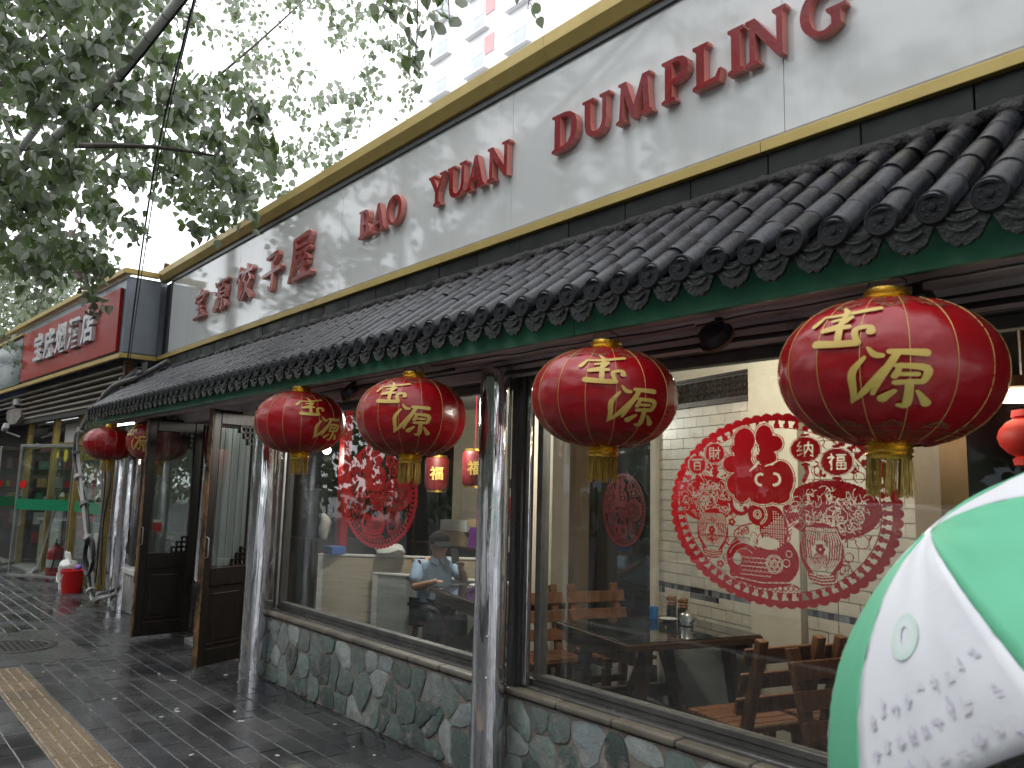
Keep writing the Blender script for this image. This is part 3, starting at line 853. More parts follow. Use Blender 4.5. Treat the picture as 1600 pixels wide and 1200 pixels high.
    ch.obj('channel_tiles', m_rmortar, awn, smooth=True, ang=60)
    # lumpy ridge roll against the wall
    rp = MB(); n = 12; vs = []; m = 420
    for i in range(m + 1):
        x = EX0 + (EX1 - EX0) * i / m
        joint = .006 if (x * 3.2) % 1 < .06 else 0
        for k in range(n):
            a = 2 * PI * k / n
            q = noise.noise(Vector((x * 5, math.cos(a) * 1.5, math.sin(a) * 1.5)))
            q2 = noise.noise(Vector((x * 15, math.cos(a) * 3, math.sin(a) * 3 + 7)))
            rr = .036 + .010 * q + .007 * q2 + joint
            vs.append((x, 2.975 + rr * math.cos(a), 2.945 + rr * math.sin(a)))
    fs = [(i * n + k, i * n + (k + 1) % n, (i + 1) * n + (k + 1) % n, (i + 1) * n + k) for i in range(m) for k in range(n)]
    rp.add(vs, fs).obj('ridge_roll', m_rmortar, awn, smooth=True, ang=75)
    # mortar shoulders from the ridge down to each tube row
    lump = MB()
    for x in rows:
        c = Vector((x + rnd.uniform(-.01, .01), 2.945, 2.915)); k0 = len(lump.v)
        lump.sphere(c, .05, 9, 6, (1.0, 1.1, .75))
        for i in range(k0, len(lump.v)):
            v = Vector(lump.v[i]); q = noise.noise(v * 22)
            lump.v[i] = tuple(c + (v - c) * (1 + .45 * q))
    lump.obj('ridge_mortar', m_rmortar, awn, smooth=True, ang=75, kind='stuff')
    # carrying board, soffit and rafters
    x = EX0; bl = [ -8.2, -5.9, -3.9, -2.42, -.6, EX1]
    for xe in bl:
        MB().box(x + .0015, xe - .0015, 2.372, 2.40, 2.262, 2.405).obj('green_fascia_board', m_green, awn, bevel=.003); x = xe
    MB().add([(EX0, 2.403, 2.285), (EX1, 2.403, 2.285), (EX1, 2.958, 2.33), (EX0, 2.958, 2.33), (EX0, 2.403, 2.30), (EX1, 2.403, 2.30), (EX1, 2.958, 2.345), (EX0, 2.958, 2.345)],
             [(0, 3, 2, 1), (4, 5, 6, 7), (0, 1, 5, 4), (1, 2, 6, 5), (2, 3, 7, 6), (3, 0, 4, 7)]).obj('soffit', m_soffit, awn)
    MB().box(EX0, EX1, 2.60, 2.66, 2.285, 2.302).obj('soffit_batten', m_soffit, awn, bevel=.006)
    MB().box(EX0, EX1, 2.86, 2.955, 2.235, 2.328).obj('soffit_beam', m_soffit, awn, bevel=.006)
    MB().add([(EX0, 2.405, 2.31), (EX0, 2.95, 2.35), (EX0, 2.95, 2.9), (EX0, 2.35, 2.40), (EX0 + .02, 2.405, 2.31), (EX0 + .02, 2.95, 2.35), (EX0 + .02, 2.95, 2.9), (EX0 + .02, 2.35, 2.40)],
             [(0, 1, 2, 3), (4, 7, 6, 5), (0, 4, 5, 1), (1, 5, 6, 2), (2, 6, 7, 3), (3, 7, 4, 0)]).obj('gable_board', m_darkwall, awn)
eave()
def soffit_lamp(label, x, y, tilt):
    t = thing('soffit_floodlight', label, 'lamp', (x, y, 2.27), group='round floodlights under the eave')
    M = Matrix.Translation((x, y, 2.205)) @ Matrix.Rotation(R(tilt), 4, 'X')
    MB().lathe([(.02, .05), (.055, .04), (.066, .0), (.066, -.012)], 28, M).obj('housing', m_darkmetal, t, smooth=True)
    MB().lathe([(.072, .002), (.072, -.014), (.060, -.018), (.060, -.004)], 28, M, closed=True).obj('rim', m_rust, t, smooth=True)
    MB().lathe([(.058, -.010), (.04, -.020), (.001, -.024)], 28, M).obj('lens', MAT('dull_lens', (.10, .095, .09), rough=.25), t, smooth=True)
    MB().bar((x, y + .02, 2.24), (x, y + .02, 2.285), .03, .02).obj('bracket', m_darkmetal, t)
soffit_lamp('round floodlight hanging under the eave between the two right lanterns', -1.83, 2.56, 55)
soffit_lamp('round floodlight partly hidden behind the biggest lantern', -1.08, 2.56, 20)
soffit_lamp('round floodlight hanging behind the lantern left of the pillar', -4.68, 2.55, 50)
def eave_wires():
    rnd = random.Random(6)
    spec = [((-7.2, 2.93, 2.24), (-.2, 2.93, 2.25), .012), ((-6.4, 2.72, 2.272), (-.2, 2.75, 2.268), .006), ((-6, 2.66, 2.26), (-3.6, 2.6, 2.262), .010), ((-3.4, 2.8, 2.242), (.6, 2.82, 2.24), .012),
            ((-3.6, 2.45, 2.262), (-1.9, 2.52, 2.258), .004), ((-1.9, 2.52, 2.258), (-.3, 2.44, 2.262), .004), ((-5.2, 2.45, 2.262), (-3.8, 2.47, 2.262), .004)]
    labs = ['dark conduit along the window head under the eave', 'thin wire pinned under the soffit batten', 'pipe clipped under the eave left of the chrome pillar', 'dark pipe under the eave right of the chrome pillar',
            'thin lamp wire under the eave beside the second lantern', 'thin lamp wire under the eave above the biggest lantern', 'thin lamp wire under the eave above the lantern left of the pillar']
    for (a, b, r), lb in zip(spec, labs):
        a, b = Vector(a), Vector(b); P = []
        for i in range(17):
            p = a.lerp(b, i / 16); p += Vector((0, rnd.uniform(-.008, .008), rnd.uniform(-.006, .0)))
            P.append(p)
        o = MB().tube(P, r, 6).obj('eave_conduit' if r > .008 else 'eave_wire', m_black, smooth=True)
        tag(o, lb, 'pipe' if r > .008 else 'wire')
eave_wires()

# ================================================================= MAIN SIGN
sign = thing('restaurant_sign', 'long white fascia sign with red raised lettering BAO YUAN DUMPLING', 'sign', (-5, 3.0, 3.1))
def main_sign():
    joints = [-10.24, -8.05, -5.85, -3.66, -1.80, 1.25]
    for a, b in zip(joints[:-1], joints[1:]):
        MB().box(a + .0012, b - .0012, 3.03, 3.05, 3.18, 4.075).obj('panel', m_panel, sign, bevel=.002)
    MB().box(-10.29, 1.25, 3.02, 3.058, 3.162, 3.18).obj('lower_lip', m_lgrey, sign, bevel=.002)
    MB().box(-10.25, 1.25, 3.012, 3.058, 4.075, 4.12).obj('upper_frame', m_greydk, sign)
    # lower gold strip in lengths
    for a, b in ((-10.6, -7.1), (-7.1, -4.35), (-4.35, -1.9), (-1.9, 1.25)):
        MB().box(a + .001, b - .001, 2.995, 3.058, 3.106, 3.158).obj('gold_strip', m_gold, sign, bevel=.003)
    # upper gold cornice, sloping underside
    for a, b in ((-10.6, -6.2), (-6.2, -3.3), (-3.3, -.6), (-.6, 1.25)):
        v = []
        for x in (a + .001, b - .001):
            v += [(x, 3.06, 4.12), (x, 2.99, 4.122), (x, 2.945, 4.185), (x, 2.945, 4.262), (x, 3.06, 4.275)]
        MB().add(v, [(0, 1, 6, 5), (1, 2, 7, 6), (2, 3, 8, 7), (3, 4, 9, 8), (4, 0, 5, 9), (0, 4, 3, 2, 1), (5, 6, 7, 8, 9)]).obj('gold_cornice', m_gold, sign, bevel=.002)
    MB().box(-10.29, -10.245, 3.02, 3.058, 3.18, 4.075).obj('end_frame', m_greydk, sign)
    ux, uy, un = (1, 0, 0), (0, 0, 1), (0, -1, 0)
    G = {
     'I': ([[(0,0),(.36,0),(.36,.07),(.28,.11),(.28,.89),(.36,.93),(.36,1),(0,1),(0,.93),(.08,.89),(.08,.11),(0,.07)]], .36),
     'L': ([[(0,0),(.64,0),(.70,.28),(.63,.28),(.55,.13),(.29,.11),(.29,.89),(.38,.93),(.38,1),(0,1),(0,.93),(.09,.89),(.09,.11),(0,.07)]], .70),
     'N': ([[(0,0),(.30,0),(.30,.06),(.22,.10),(.22,.68),(.70,0),(.83,0),(.83,.90),(.91,.94),(.91,1),(.61,1),(.61,.94),(.70,.90),(.70,.32),(.22,1),(0,1),(0,.94),(.09,.88),(.09,.10),(0,.06)]], .91),
     'M': ([[(0,0),(.28,0),(.28,.06),(.20,.10),(.24,.68),(.49,.02),(.59,.02),(.84,.70),(.86,.10),(.78,.06),(.78,0),(1.13,0),(1.13,.06),(1.05,.10),(.99,.90),(1.06,.94),(1.06,1),(.82,1),(.56,.34),(.31,1),(.06,1),(.06,.94),(.14,.90),(.09,.10),(0,.06)]], 1.13),
     'Y': ([[(.27,0),(.61,0),(.61,.06),(.53,.10),(.53,.42),(.78,.90),(.86,.94),(.86,1),(.55,1),(.55,.94),(.65,.90),(.46,.55),(.27,.90),(.35,.94),(.35,1),(0,1),(0,.94),(.07,.90),(.35,.42),(.35,.10),(.27,.06)]], .86),
     'A': ([[(0,0),(.28,0),(.28,.06),(.21,.09),(.27,.28),(.55,.28),(.60,.09),(.53,.06),(.53,0),(.88,0),(.88,.06),(.81,.09),(.52,1),(.40,1),(.09,.09),(0,.06)],[(.30,.38),(.41,.74),(.52,.38)]], .88),
     'U': ([[(0,1),(0,.94),(.08,.90),(.08,.35),(.13,.14),(.25,.02),(.43,-.02),(.60,.02),(.72,.14),(.77,.35),(.77,.90),(.86,.94),(.86,1),(.55,1),(.55,.94),(.64,.90),(.64,.36),(.60,.2),(.54,.13),(.45,.10),(.36,.13),(.30,.2),(.27,.36),(.27,.90),(.36,.94),(.36,1)]], .86),
     'D': ([[(0,0),(.40,0),(.60,.05),(.75,.18),(.82,.38),(.82,.62),(.75,.82),(.60,.95),(.40,1),(0,1),(0,.94),(.09,.90),(.09,.10),(0,.06)],[(.28,.10),(.40,.10),(.53,.16),(.61,.30),(.63,.5),(.61,.70),(.53,.84),(.40,.90),(.28,.90)]], .82),
     'P': ([[(0,0),(.37,0),(.37,.06),(.28,.10),(.28,.42),(.42,.42),(.58,.46),(.68,.56),(.71,.70),(.68,.86),(.57,.96),(.42,1),(0,1),(0,.94),(.09,.90),(.09,.10),(0,.06)],[(.28,.52),(.38,.52),(.48,.58),(.52,.71),(.48,.85),(.38,.90),(.28,.90)]], .71),
     'B': ([[(0,0),(.42,0),(.60,.05),(.70,.16),(.70,.33),(.62,.45),(.53,.51),(.60,.58),(.65,.70),(.62,.86),(.54,.96),(.40,1),(0,1),(0,.94),(.09,.90),(.09,.10),(0,.06)],[(.28,.56),(.38,.57),(.45,.64),(.46,.78),(.40,.89),(.28,.90)],[(.28,.10),(.42,.11),(.50,.19),(.50,.33),(.43,.44),(.28,.46)]], .70),
     'O': ([[(.45+.45*math.cos(2*PI*k/28), .5+.52*math.sin(2*PI*k/28)) for k in range(28)], [(.45+.26*math.cos(2*PI*k/28), .5+.42*math.sin(2*PI*k/28)) for k in range(28)]], .90),
     'G': ([[(.46+.46*math.cos(R(a)), .5+.52*math.sin(R(a))) for a in range(52, 312, 12)] + [(.80,.12),(.80,.38),(.90,.42),(.90,.48),(.52,.48),(.52,.42),(.62,.38),(.62,.13)]
            + [(.46+.27*math.cos(R(a)), .5+.42*math.sin(R(a))) for a in range(300, 48, -12)] + [(.70,.80),(.74,.68),(.82,.68),(.80,.94)]], .90),
    }
    pos = [('B', -5.48, .165), ('A', -5.29, .205), ('O', -5.07, .215), ('Y', -4.51, .205), ('U', -4.285, .21), ('A', -4.075, .20), ('N', -3.85, .215),
           ('D', -3.25, .205), ('U', -3.005, .205), ('M', -2.75, .245), ('P', -2.445, .165), ('L', -2.255, .165), ('I', -2.055, .085), ('N', -1.96, .205), ('G', -1.69, .205)]
    for ch, x, w in pos:
        loops, gw = G[ch]
        V, F = curve_fill([(loops, 0)], .042)
        V, F = place2d(V, F, (x, 3.024, 3.522), ux, uy, un, w / gw, .222)
        b = MB().add(V, F); b.m = face_front_split(V, F, un)
        b.obj('letter', [m_redface, m_redside], sign)
    for key, x, w, z, h in (('bao', -9.25, .36, 3.425, .33), ('yuan', -8.63, .40, 3.42, .345), ('jiao', -8.0, .42, 3.42, .36), ('zi', -7.34, .42, 3.40, .37), ('wu', -6.74, .45, 3.405, .40)):
        V, F = brush_solid(key, .042)
        V, F = place2d(V, F, (x, 3.024, z), ux, uy, un, w, h)
        b = MB().add(V, F); b.m = face_front_split(V, F, un)
        b.obj('character', [m_redface, m_redside], sign)
main_sign()

# ================================================================= NEIGHBOUR SHOP FRONT (stands at a slight angle)
NA = R(183.2)                        # direction of the neighbour's front going left
NU = Vector((-math.cos(NA), -math.sin(NA), 0))   # towards the right along that front
NN = Vector((NU.y, -NU.x, 0))                    # towards the street
def nbox(b, s0, s1, o0, o1, z0, z1, P0=(-10.60, 2.58, 0), mi=0):
    P0 = Vector(P0); vs = []
    for z in (z0, z1):
        for o in (o0, o1):
            for s in (s0, s1): vs.append(P0 - NU * s + NN * o + Vector((0, 0, z)))
    return b.add(vs, [(0, 2, 3, 1), (4, 5, 7, 6), (0, 1, 5, 4), (2, 6, 7, 3), (0, 4, 6, 2), (1, 3, 7, 5)], mi)
nsign = thing('shop_sign', 'red shop sign board with silver Chinese lettering in a grey box beside the white fascia', 'sign', (-12.8, 2.45, 3.15))
def neighbour_sign():
    nbox(MB(), .0, 9.5, -.5, -.02, 3.16, 4.13).obj('grey_box', m_grey, nsign, bevel=.004)
    MB().box(-10.60, -10.56, 2.58, 3.0, 3.16, 4.13).obj('grey_return', m_grey, nsign, bevel=.02)
    nbox(MB(), -.03, 9.5, -.03, .02, 3.10, 3.155).obj('gold_strip', m_gold, nsign, bevel=.003)
    MB().box(-10.57, -10.545, 2.585, 2.99, 3.10, 3.155).obj('gold_strip', m_gold, nsign, bevel=.003)
    nbox(MB(), -.05, 9.5, -.05, .06, 4.15, 4.215).obj('gold_cornice', m_gold, nsign, bevel=.003)
    MB().box(-10.57, -10.50, 2.53, 2.94, 4.15, 4.215).obj('gold_cornice', m_gold, nsign, bevel=.003)
    nbox(MB(), .12, 5.0, -.015, .025, 3.19, 4.0).obj('red_panel', m_redsign, nsign, bevel=.006)
    nbox(MB(), 5.05, 9.4, -.015, .02, 3.17, 3.98).obj('teal_panel', m_teal, nsign, bevel=.006)
    nbox(MB(), 5.05, 9.4, -.015, .06, 3.99, 4.03).obj('gold_strip', m_gold, nsign, bevel=.003)
    for i, ch in enumerate('宝庆烟酒店'):
        V, F = text_fill(ch, .05, .50, .014)
        o = Vector((-10.60, 2.58, 0)) - NU * (4.05 - i * .64) + NN * .026 + Vector((0, 0, 3.47))
        V, F = place2d(V, F, o, NU, (0, 0, 1), NN, 1.1, .92)
        MB().add(V, F).obj('character', m_silver, nsign)
    rnd = random.Random(4)
    for k in range(4):                     # faint worn strokes on the teal board
        for j in range(5):
            s = 5.5 + k * .75 + rnd.uniform(0, .3); z = 3.36 + rnd.uniform(0, .34)
            nbox(MB(), s, s + rnd.uniform(.08, .3), .02, .024, z, z + .035).obj('worn_stroke', m_grey, nsign)
neighbour_sign()
def louvre():
    t = thing('louvre_band', 'grimy beige louvre strips under the red shop sign', 'louvre', (-12.5, 2.6, 2.7))
    nbox(MB(), .28, 9.5, -.35, -.30, 2.55, 3.10).obj('backing', m_darkwall, t)
    for k in range(6):
        z = 2.63 + k * .077; b = MB()
        nbox(b, .30, 9.3, -.30, -.20 + (k - 2.5) * .03, z, z + .03)
        b.obj('slat', m_louver, t, bevel=.006)
    nbox(MB(), .16, .24, -.22, -.12, 2.50, 3.10).obj('rusty_upright', m_rust, t, bevel=.004)
louvre()

# ================================================================= RED LANTERNS
LA, LB, NG = .300, .212, 16
def lant_pt(phi, lat, off=0, scallop=True):
    """point on the lantern's oblate body; lat from -pi/2 to pi/2"""
    c, s = math.cos(lat), math.sin(lat)
    ex = .86
    rr = LA * (abs(c) ** ex)
    z = LB * math.copysign(abs(s) ** .95, s)
    if scallop: rr *= 1 - .014 * abs(math.sin(phi * NG / 2)) * c
    n = Vector((math.cos(phi) * c / LA, math.sin(phi) * c / LA, s / LB)).normalized()
    return Vector((rr * math.cos(phi), rr * math.sin(phi), z)) + n * off
def lant_ribbon(b, pts, off, k=5):
    """brush stroke in (phi, lat) space laid on the body as a thin raised film"""
    P = catmull(pts, k); n = len(P)
    def outl(i):
        x, y, w = P[i]; a = P[max(i - 1, 0)]; c = P[min(i + 1, n - 1)]
        dx, dy = c[0] - a[0], c[1] - a[1]; l = math.hypot(dx, dy) or 1
        return -dy / l * w / 2, dx / l * w / 2
    o = len(b.v)
    for i in range(n):
        x, y, w = P[i]; nx, ny = outl(i)
        for t in (-1, -.33, .33, 1):
            b.v.append(tuple(lant_pt(x + nx * t, y + ny * t, off, False)))
    for i in range(n - 1):
        for t in range(3):
            q = o + i * 4 + t
            b.f.append((q, q + 1, q + 5, q + 4)); b.m.append(0)
    for e, sg in ((0, -1), (n - 1, 1)):         # rounded brush ends
        x, y, w = P[e]; a = P[1] if e == 0 else P[n - 2]
        dx, dy = x - a[0], y - a[1]; l = math.hypot(dx, dy) or 1
        nx, ny = outl(e); q = o + e * 4; m = len(b.v)
        for t in (-.7, 0, .7):
            k2 = w / 2 * math.sqrt(max(0, 1 - t * t)) * .9
            b.v.append(tuple(lant_pt(x + nx * t + dx / l * k2, y + ny * t + dy / l * k2, off, False)))
        b.f += [(q, q + 1, m + 1, m), (q + 1, q + 2, m + 1), (q + 2, q + 3, m + 2, m + 1)]; b.m += [0, 0, 0]
def build_lantern():
    t = thing('red_lantern', '', 'lantern', (0, 0, 0))
    rnd = random.Random(9)
    b = MB(); N = NG * 8; Mv = 40; vs = []
    top = R(74); lats = [-top + 2 * top * j / Mv for j in range(Mv + 1)]
    for la in lats:
        for k in range(N):
            ph = 2 * PI * k / N
            w = noise.noise(Vector((math.cos(ph) * 3.2, math.sin(ph) * 3.2, la * 6))) * .0055 + \
                noise.noise(Vector((math.cos(ph) * 9, math.sin(ph) * 9, la * 16))) * .0024
            gate = abs(math.sin(ph * NG / 2))
            pucker = .0052 * math.sin(la * 44 + 6 * math.sin(ph * 3)) * max(0, .55 - gate) * (1 if math.sin(ph * 1.0 + 1) > .3 else .25)
            vs.append(lant_pt(ph, la, w * gate + pucker))
    fs = [(j * N + k, j * N + (k + 1) % N, (j + 1) * N + (k + 1) % N, (j + 1) * N + k) for j in range(Mv) for k in range(N)]
    b.add(vs, fs).obj('body', m_red, t, smooth=True, ang=180)
    for k in range(NG):
        ph = 2 * PI * k / NG
        P = [lant_pt(ph, la, .0012) for la in [R(-66) + R(130) * i / 22 for i in range(23)]]
        MB().tube(P, .0011, 5).obj('rib_piping', m_goldpipe, t, smooth=True)
    for z0, s_ in ((LB * .955, 1), (-LB * .955, -1)):
        prof = [(.064, 0), (.066, .006), (.060, .010), (.066, .017), (.060, .024), (.065, .031), (.060, .037), (.058, .042), (.02, .042)]
        prof = [(r, z0 + s_ * z) for r, z in prof]
        col_ = MB().lathe([(.088, z0 - s_ * .006)] + prof, 28, closed=True).obj('gold_collar', m_goldmetal, t, smooth=True, ang=35)
    ts = MB()
    for k in range(150):
        a = rnd.uniform(0, 2 * PI); r = rnd.uniform(.048, .059); l = rnd.uniform(.085, .115)
        p0 = Vector((r * math.cos(a), r * math.sin(a), -LB * .955 - .036)); sx, sy = rnd.uniform(-.006, .006), rnd.uniform(-.006, .006)
        ts.tube([p0, p0 + Vector((sx * .5, sy * .5, -l * .5)), p0 + Vector((sx, sy, -l))], [.0014, .0017, .0012], 4)
    ts.obj('tassel_fringe', m_tassel, col_, kind='stuff')
    sc = MB()                                          # cloud scrolls and key fret near both ends
    for sgn in (-1, 1):
        for k in range(12):
            c = 2 * PI * (k + .5) / 12
            for d in (-1, 1):
                pts = []
                for i in range(15):
                    th = i / 14 * 2.6 * PI; rr = .085 * (1 - i / 17)
                    pts.append((c + d * (.10 + rr * math.cos(th) * 1.2 - .03), sgn * (R(47) + rr * math.sin(th) * .62), .020))
                lant_ribbon(sc, pts, .0016, 2)
            lant_ribbon(sc, [(c - .2, sgn * R(50.5), .018), (c - .1, sgn * R(49), .02), (c, sgn * R(43.5), .024), (c + .1, sgn * R(49), .02), (c + .2, sgn * R(50.5), .018)], .0013, 4)
        lant_ribbon(sc, [(2 * PI * i / 60, sgn * R(54), .025) for i in range(61)], .0012, 1)
        for k in range(20):
            c = 2 * PI * k / 20
            lant_ribbon(sc, [(c, sgn * R(63), .03), (c, sgn * R(57.5), .03), (c + .2, sgn * R(57.5), .03), (c + .2, sgn * R(61), .03), (c + .09, sgn * R(61), .03)], .0012, 1)
    sc.obj('scroll_band', m_dullgold, t, kind='stuff')
    for key, du, dv, w, h in (('bao_run', -.52, R(7), .66, R(36)), ('yuan_run', -.10, R(-31), .64, R(38))):
        cb = MB()
        for i, s in enumerate(BRUSH[key]):
            lant_ribbon(cb, [(-PI / 2 + du + x * w, dv + y * h, ww * .68) for x, y, ww in s], .0040 + i * .00035)
        cb.obj('character', m_goldprint, t)
    h = MB()
    for sx in (-1, 1):
        h.tube([(sx * .052, 0, .238), (sx * .05, 0, .27), (0, 0, .295)], .0022, 5)
    h.tube([(0, 0, .293), (0, 0, .335)], .0026, 5)
    h.obj('hanging_wire', m_darkmetal, t)
    return t
lan = build_lantern()
GR = 'red lanterns hanging under the eave'
def lant_place():
    data = [(-1.10, 2.40, 1.975, 12, 1.05, 'biggest red lantern, right in front of the large round papercut'),
            (-2.275, 2.41, 1.985, 52, 1.0, 'red lantern just right of the tall chrome pillar, characters on its right side'),
            (-3.72, 2.41, 1.98, 44, 1.0, 'red lantern hanging over the papercut of the left window, tassel hidden'),
            (-5.10, 2.41, 2.02, 88, 1.0, 'red lantern above the stone wall beside the near door leaf'),
            (-9.30, 2.735, 2.045, 24, 1.09, 'red lantern seen partly through the far door leaf'),
            (-9.98, 2.40, 2.01, 226, .92, 'red lantern at the far end of the eave by the cable bundle, plain side out')]
    for i, (x, y, z, rot, s, lb) in enumerate(data):
        # rotate so that the characters face the street, turned by rot towards the viewer's right
        if i == 0:
            M = Matrix.Translation((x, y, z)) @ Matrix.Rotation(R(1.5), 4, 'Y') @ Matrix.Rotation(R(rot), 4, 'Z') @ Matrix.Scale(s, 4)
            lan.matrix_basis = M; WORLD[lan.name] = M; tag(lan, lb, None, GR)
        else:
            c = copy_thing(lan, (x, y, z), R(rot), lb, GR, s)
            c.matrix_basis = Matrix.Translation((x, y, z)) @ Matrix.Rotation(R((0, 2.5, -2, 1.2, -1.5, 2)[i]), 4, 'Y') @ Matrix.Rotation(R((0, 1, -1.5, 2, 1, -1)[i]), 4, 'X') @ Matrix.Rotation(R(rot), 4, 'Z') @ Matrix.Diagonal((s, s, s * (1, .98, 1.03, 1.0, 1.02, .97)[i], 1))
lant_place()

# ================================================================= WOODEN DOOR LEAVES, standing open at right angles to the front
def door_leaf(label, x, y_hinge, y_free, x_free, knocker_side, strip=False):
    t = thing('wooden_door_leaf', label, 'door', (x, y_hinge, 0), group='old wooden door leaves standing open')
    a = Vector((x, y_hinge, 0)); b = Vector((x_free, y_free, 0)); d = (b - a); w = d.length; u = d / w
    n = Vector((u.y, -u.x, 0))
    T = .05; H = 2.255; z0 = .03
    Mx = Matrix(((u.x, n.x, 0, a.x), (u.y, n.y, 0, a.y), (0, 0, 1, 0), (0, 0, 0, 1)))
    def bx(s0, s1, za, zb, th=T, mats=m_doordk, name='rail', bev=.006, par=None):
        return MB().box(s0, s1, -th / 2, th / 2, za, zb, M=Mx).obj(name, mats, par or t, bevel=bev)
    bx(0, .085, z0, H, name='stile')
    bx(w - .10, w - .016, z0, H, name='stile')
    # worn free edge, ragged
    e = MB(); rnd = random.Random(int(x * 10)); vs = []; m = 60
    for i in range(m + 1):
        z = z0 + (H - z0) * i / m
        j1, j2 = rnd.uniform(-.004, .007), rnd.uniform(-.004, .006)
        vs += [Mx @ Vector((w - .0155, -T / 2 - .001 + j1 * .4, z)), Mx @ Vector((w + j1 - .003, -T / 2 + j2, z)), Mx @ Vector((w + j2 - .003, T / 2 - j1, z)), Mx @ Vector((w - .0155, T / 2 + .001 - j2 * .4, z))]
    fs = [(i * 4 + k, i * 4 + (k + 1) % 4, i * 4 + 4 + (k + 1) % 4, i * 4 + 4 + k) for i in range(m) for k in range(4)] + [(0, 1, 2, 3), (m * 4 + 3, m * 4 + 2, m * 4 + 1, m * 4)]
    e.add(vs, fs).obj('worn_edge', m_dooredge, t)
    bx(.087, w - .102, H - .13, H, name='top_rail')
    bx(.087, w - .102, .70, .86, name='lock_rail')
    bx(.087, w - .102, z0, .17, name='bottom_rail')
    lp = bx(.087, w - .102, .172, .698, .022, name='lower_panel', bev=0)
    bx(.14, w - .155, .23, .64, .034, name='raised_field', bev=.008, par=lp)
    bx(.10, w - .115, .20, .21, .044, name='moulding', bev=.003, par=lp)
    MB().box(.087, w - .102, -.003, .003, .862, H - .132, M=Mx).obj('pane', m_dglass, t)
    g = .052; t2 = .008
    for (cx, cz, sx, sz) in ((.087, H - .132, 1, -1), (.087, .862, 1, 1)):
        lat = MB()                                    # stepped square fret in the corner next to the hinge
        for i, k in ((0, 3), (1, 2), (2, 1)):
            for j in range(k):
                x0_, z0_ = cx + sx * i * g, cz + sz * j * g
                x1_, z1_ = x0_ + sx * g, z0_ + sz * g
                for (p, q) in (((x0_, z0_), (x1_, z0_)), ((x1_, z0_), (x1_, z1_)), ((x1_, z1_), (x0_, z1_)), ((x0_, z1_), (x0_, z0_))):
                    ax, bxx = sorted((p[0], q[0])); az, bz = sorted((p[1], q[1]))
                    lat.box(ax - t2, bxx + t2, -.012, .012, az - t2, bz + t2, M=Mx)
        lat.obj('corner_fret', m_doordk, t, kind='stuff')
    if strip:
        for i in range(8):
            s0 = .10 + i * .044
            MB().box(s0, s0 + .046, .006 + (i % 2) * .004, .010 + (i % 2) * .004, .87, H - .16, M=Mx).obj('pvc_strip', m_vinyl, t)
    s = w - .06
    yy = knocker_side * (T / 2)
    kb = MB().lathe([(.030, 0), (.028, .006), (.012, .014), (.001, .016)], 16, Mx @ Matrix.Translation((s, yy, 1.16)) @ Matrix.Rotation(R(-90 * knocker_side), 4, 'X'))
    kp = kb.obj('knocker_plate', m_darkmetal, t, smooth=True)
    ring = [Mx @ Vector((s + .034 * math.sin(2 * PI * i / 20), yy + knocker_side * .016, 1.13 + .034 * math.cos(2 * PI * i / 20))) for i in range(21)]
    MB().tube(ring, .005, 6).obj('knocker_ring', m_darkmetal, kp, smooth=True)
    MB().tube([Mx @ Vector((s + .035, -yy * .9 - .0, .95)), Mx @ Vector((s + .035, -yy - knocker_side * .03, .96)), Mx @ Vector((s + .035, -yy - knocker_side * .03, 1.12)), Mx @ Vector((s + .035, -yy * .9, 1.13))], .006, 6).obj('pull_handle', m_steel, t, smooth=True)
    for k in range(3):
        z = (.3, 1.1, 1.95)[k]
        MB().tube([(a.x, a.y + .005, z - .05), (a.x, a.y + .005, z + .05)], .012, 8).obj('hinge', m_darkmetal, t)
    return t, Mx, w
dl1 = door_leaf('near wooden door leaf with milky plastic strips behind its upper pane', -7.38, 3.08, 2.53, -7.15, 1, strip=True)
dl2 = door_leaf('far wooden door leaf with clear glass and a red push sticker', -8.93, 3.08, 2.49, -8.89, 1)
def door_sticker():
    t, Mx, w = dl2
    y = .0045
    MB().box(.36, .45, y, y + .001, 1.08, 1.17, M=Mx).obj('red_sticker', m_redplastic, t)
    MB().box(.36, .45, y, y + .001, 1.175, 1.20, M=Mx).obj('white_sticker', m_wht, t)
    V, F = text_fill('推', .0006, .06, .002)
    V = [Mx @ Vector((.435 - x, y + .0012 + z, 1.105 + yy)) for x, yy, z in V]
    MB().add(V, F).obj('character', m_wht, t)
door_sticker()
# doorway between the leaves: aluminium inner doors
def inner_door():
    t = thing('inner_door', 'aluminium glazed inner door behind the wooden leaves', 'door', (-8.1, 3.35, 0))
    for x0, x1 in ((-8.90, -8.14), (-8.12, -7.34)):
        for (a, b, c, d, nm) in ((x0, x0 + .05, 0, 2.2, 'stile'), (x1 - .05, x1, 0, 2.2, 'stile'), (x0 + .05, x1 - .05, 0, .10, 'bottom_rail'), (x0 + .05, x1 - .05, 2.12, 2.2, 'top_rail'), (x0 + .05, x1 - .05, .95, 1.0, 'mid_rail')):
            MB().box(a, b, 3.33, 3.37, c, d).obj(nm, m_alu, t, bevel=.004)
        MB().box(x0 + .05, x1 - .05, 3.347, 3.353, .10, .95).obj('pane', m_dglass, t)
        MB().box(x0 + .05, x1 - .05, 3.347, 3.353, 1.0, 2.12).obj('pane', m_dglass, t)
    MB().box(-8.5, -7.7, 2.9, 3.3, -.02, .045).obj('threshold', m_conc, t, bevel=.008)
inner_door()

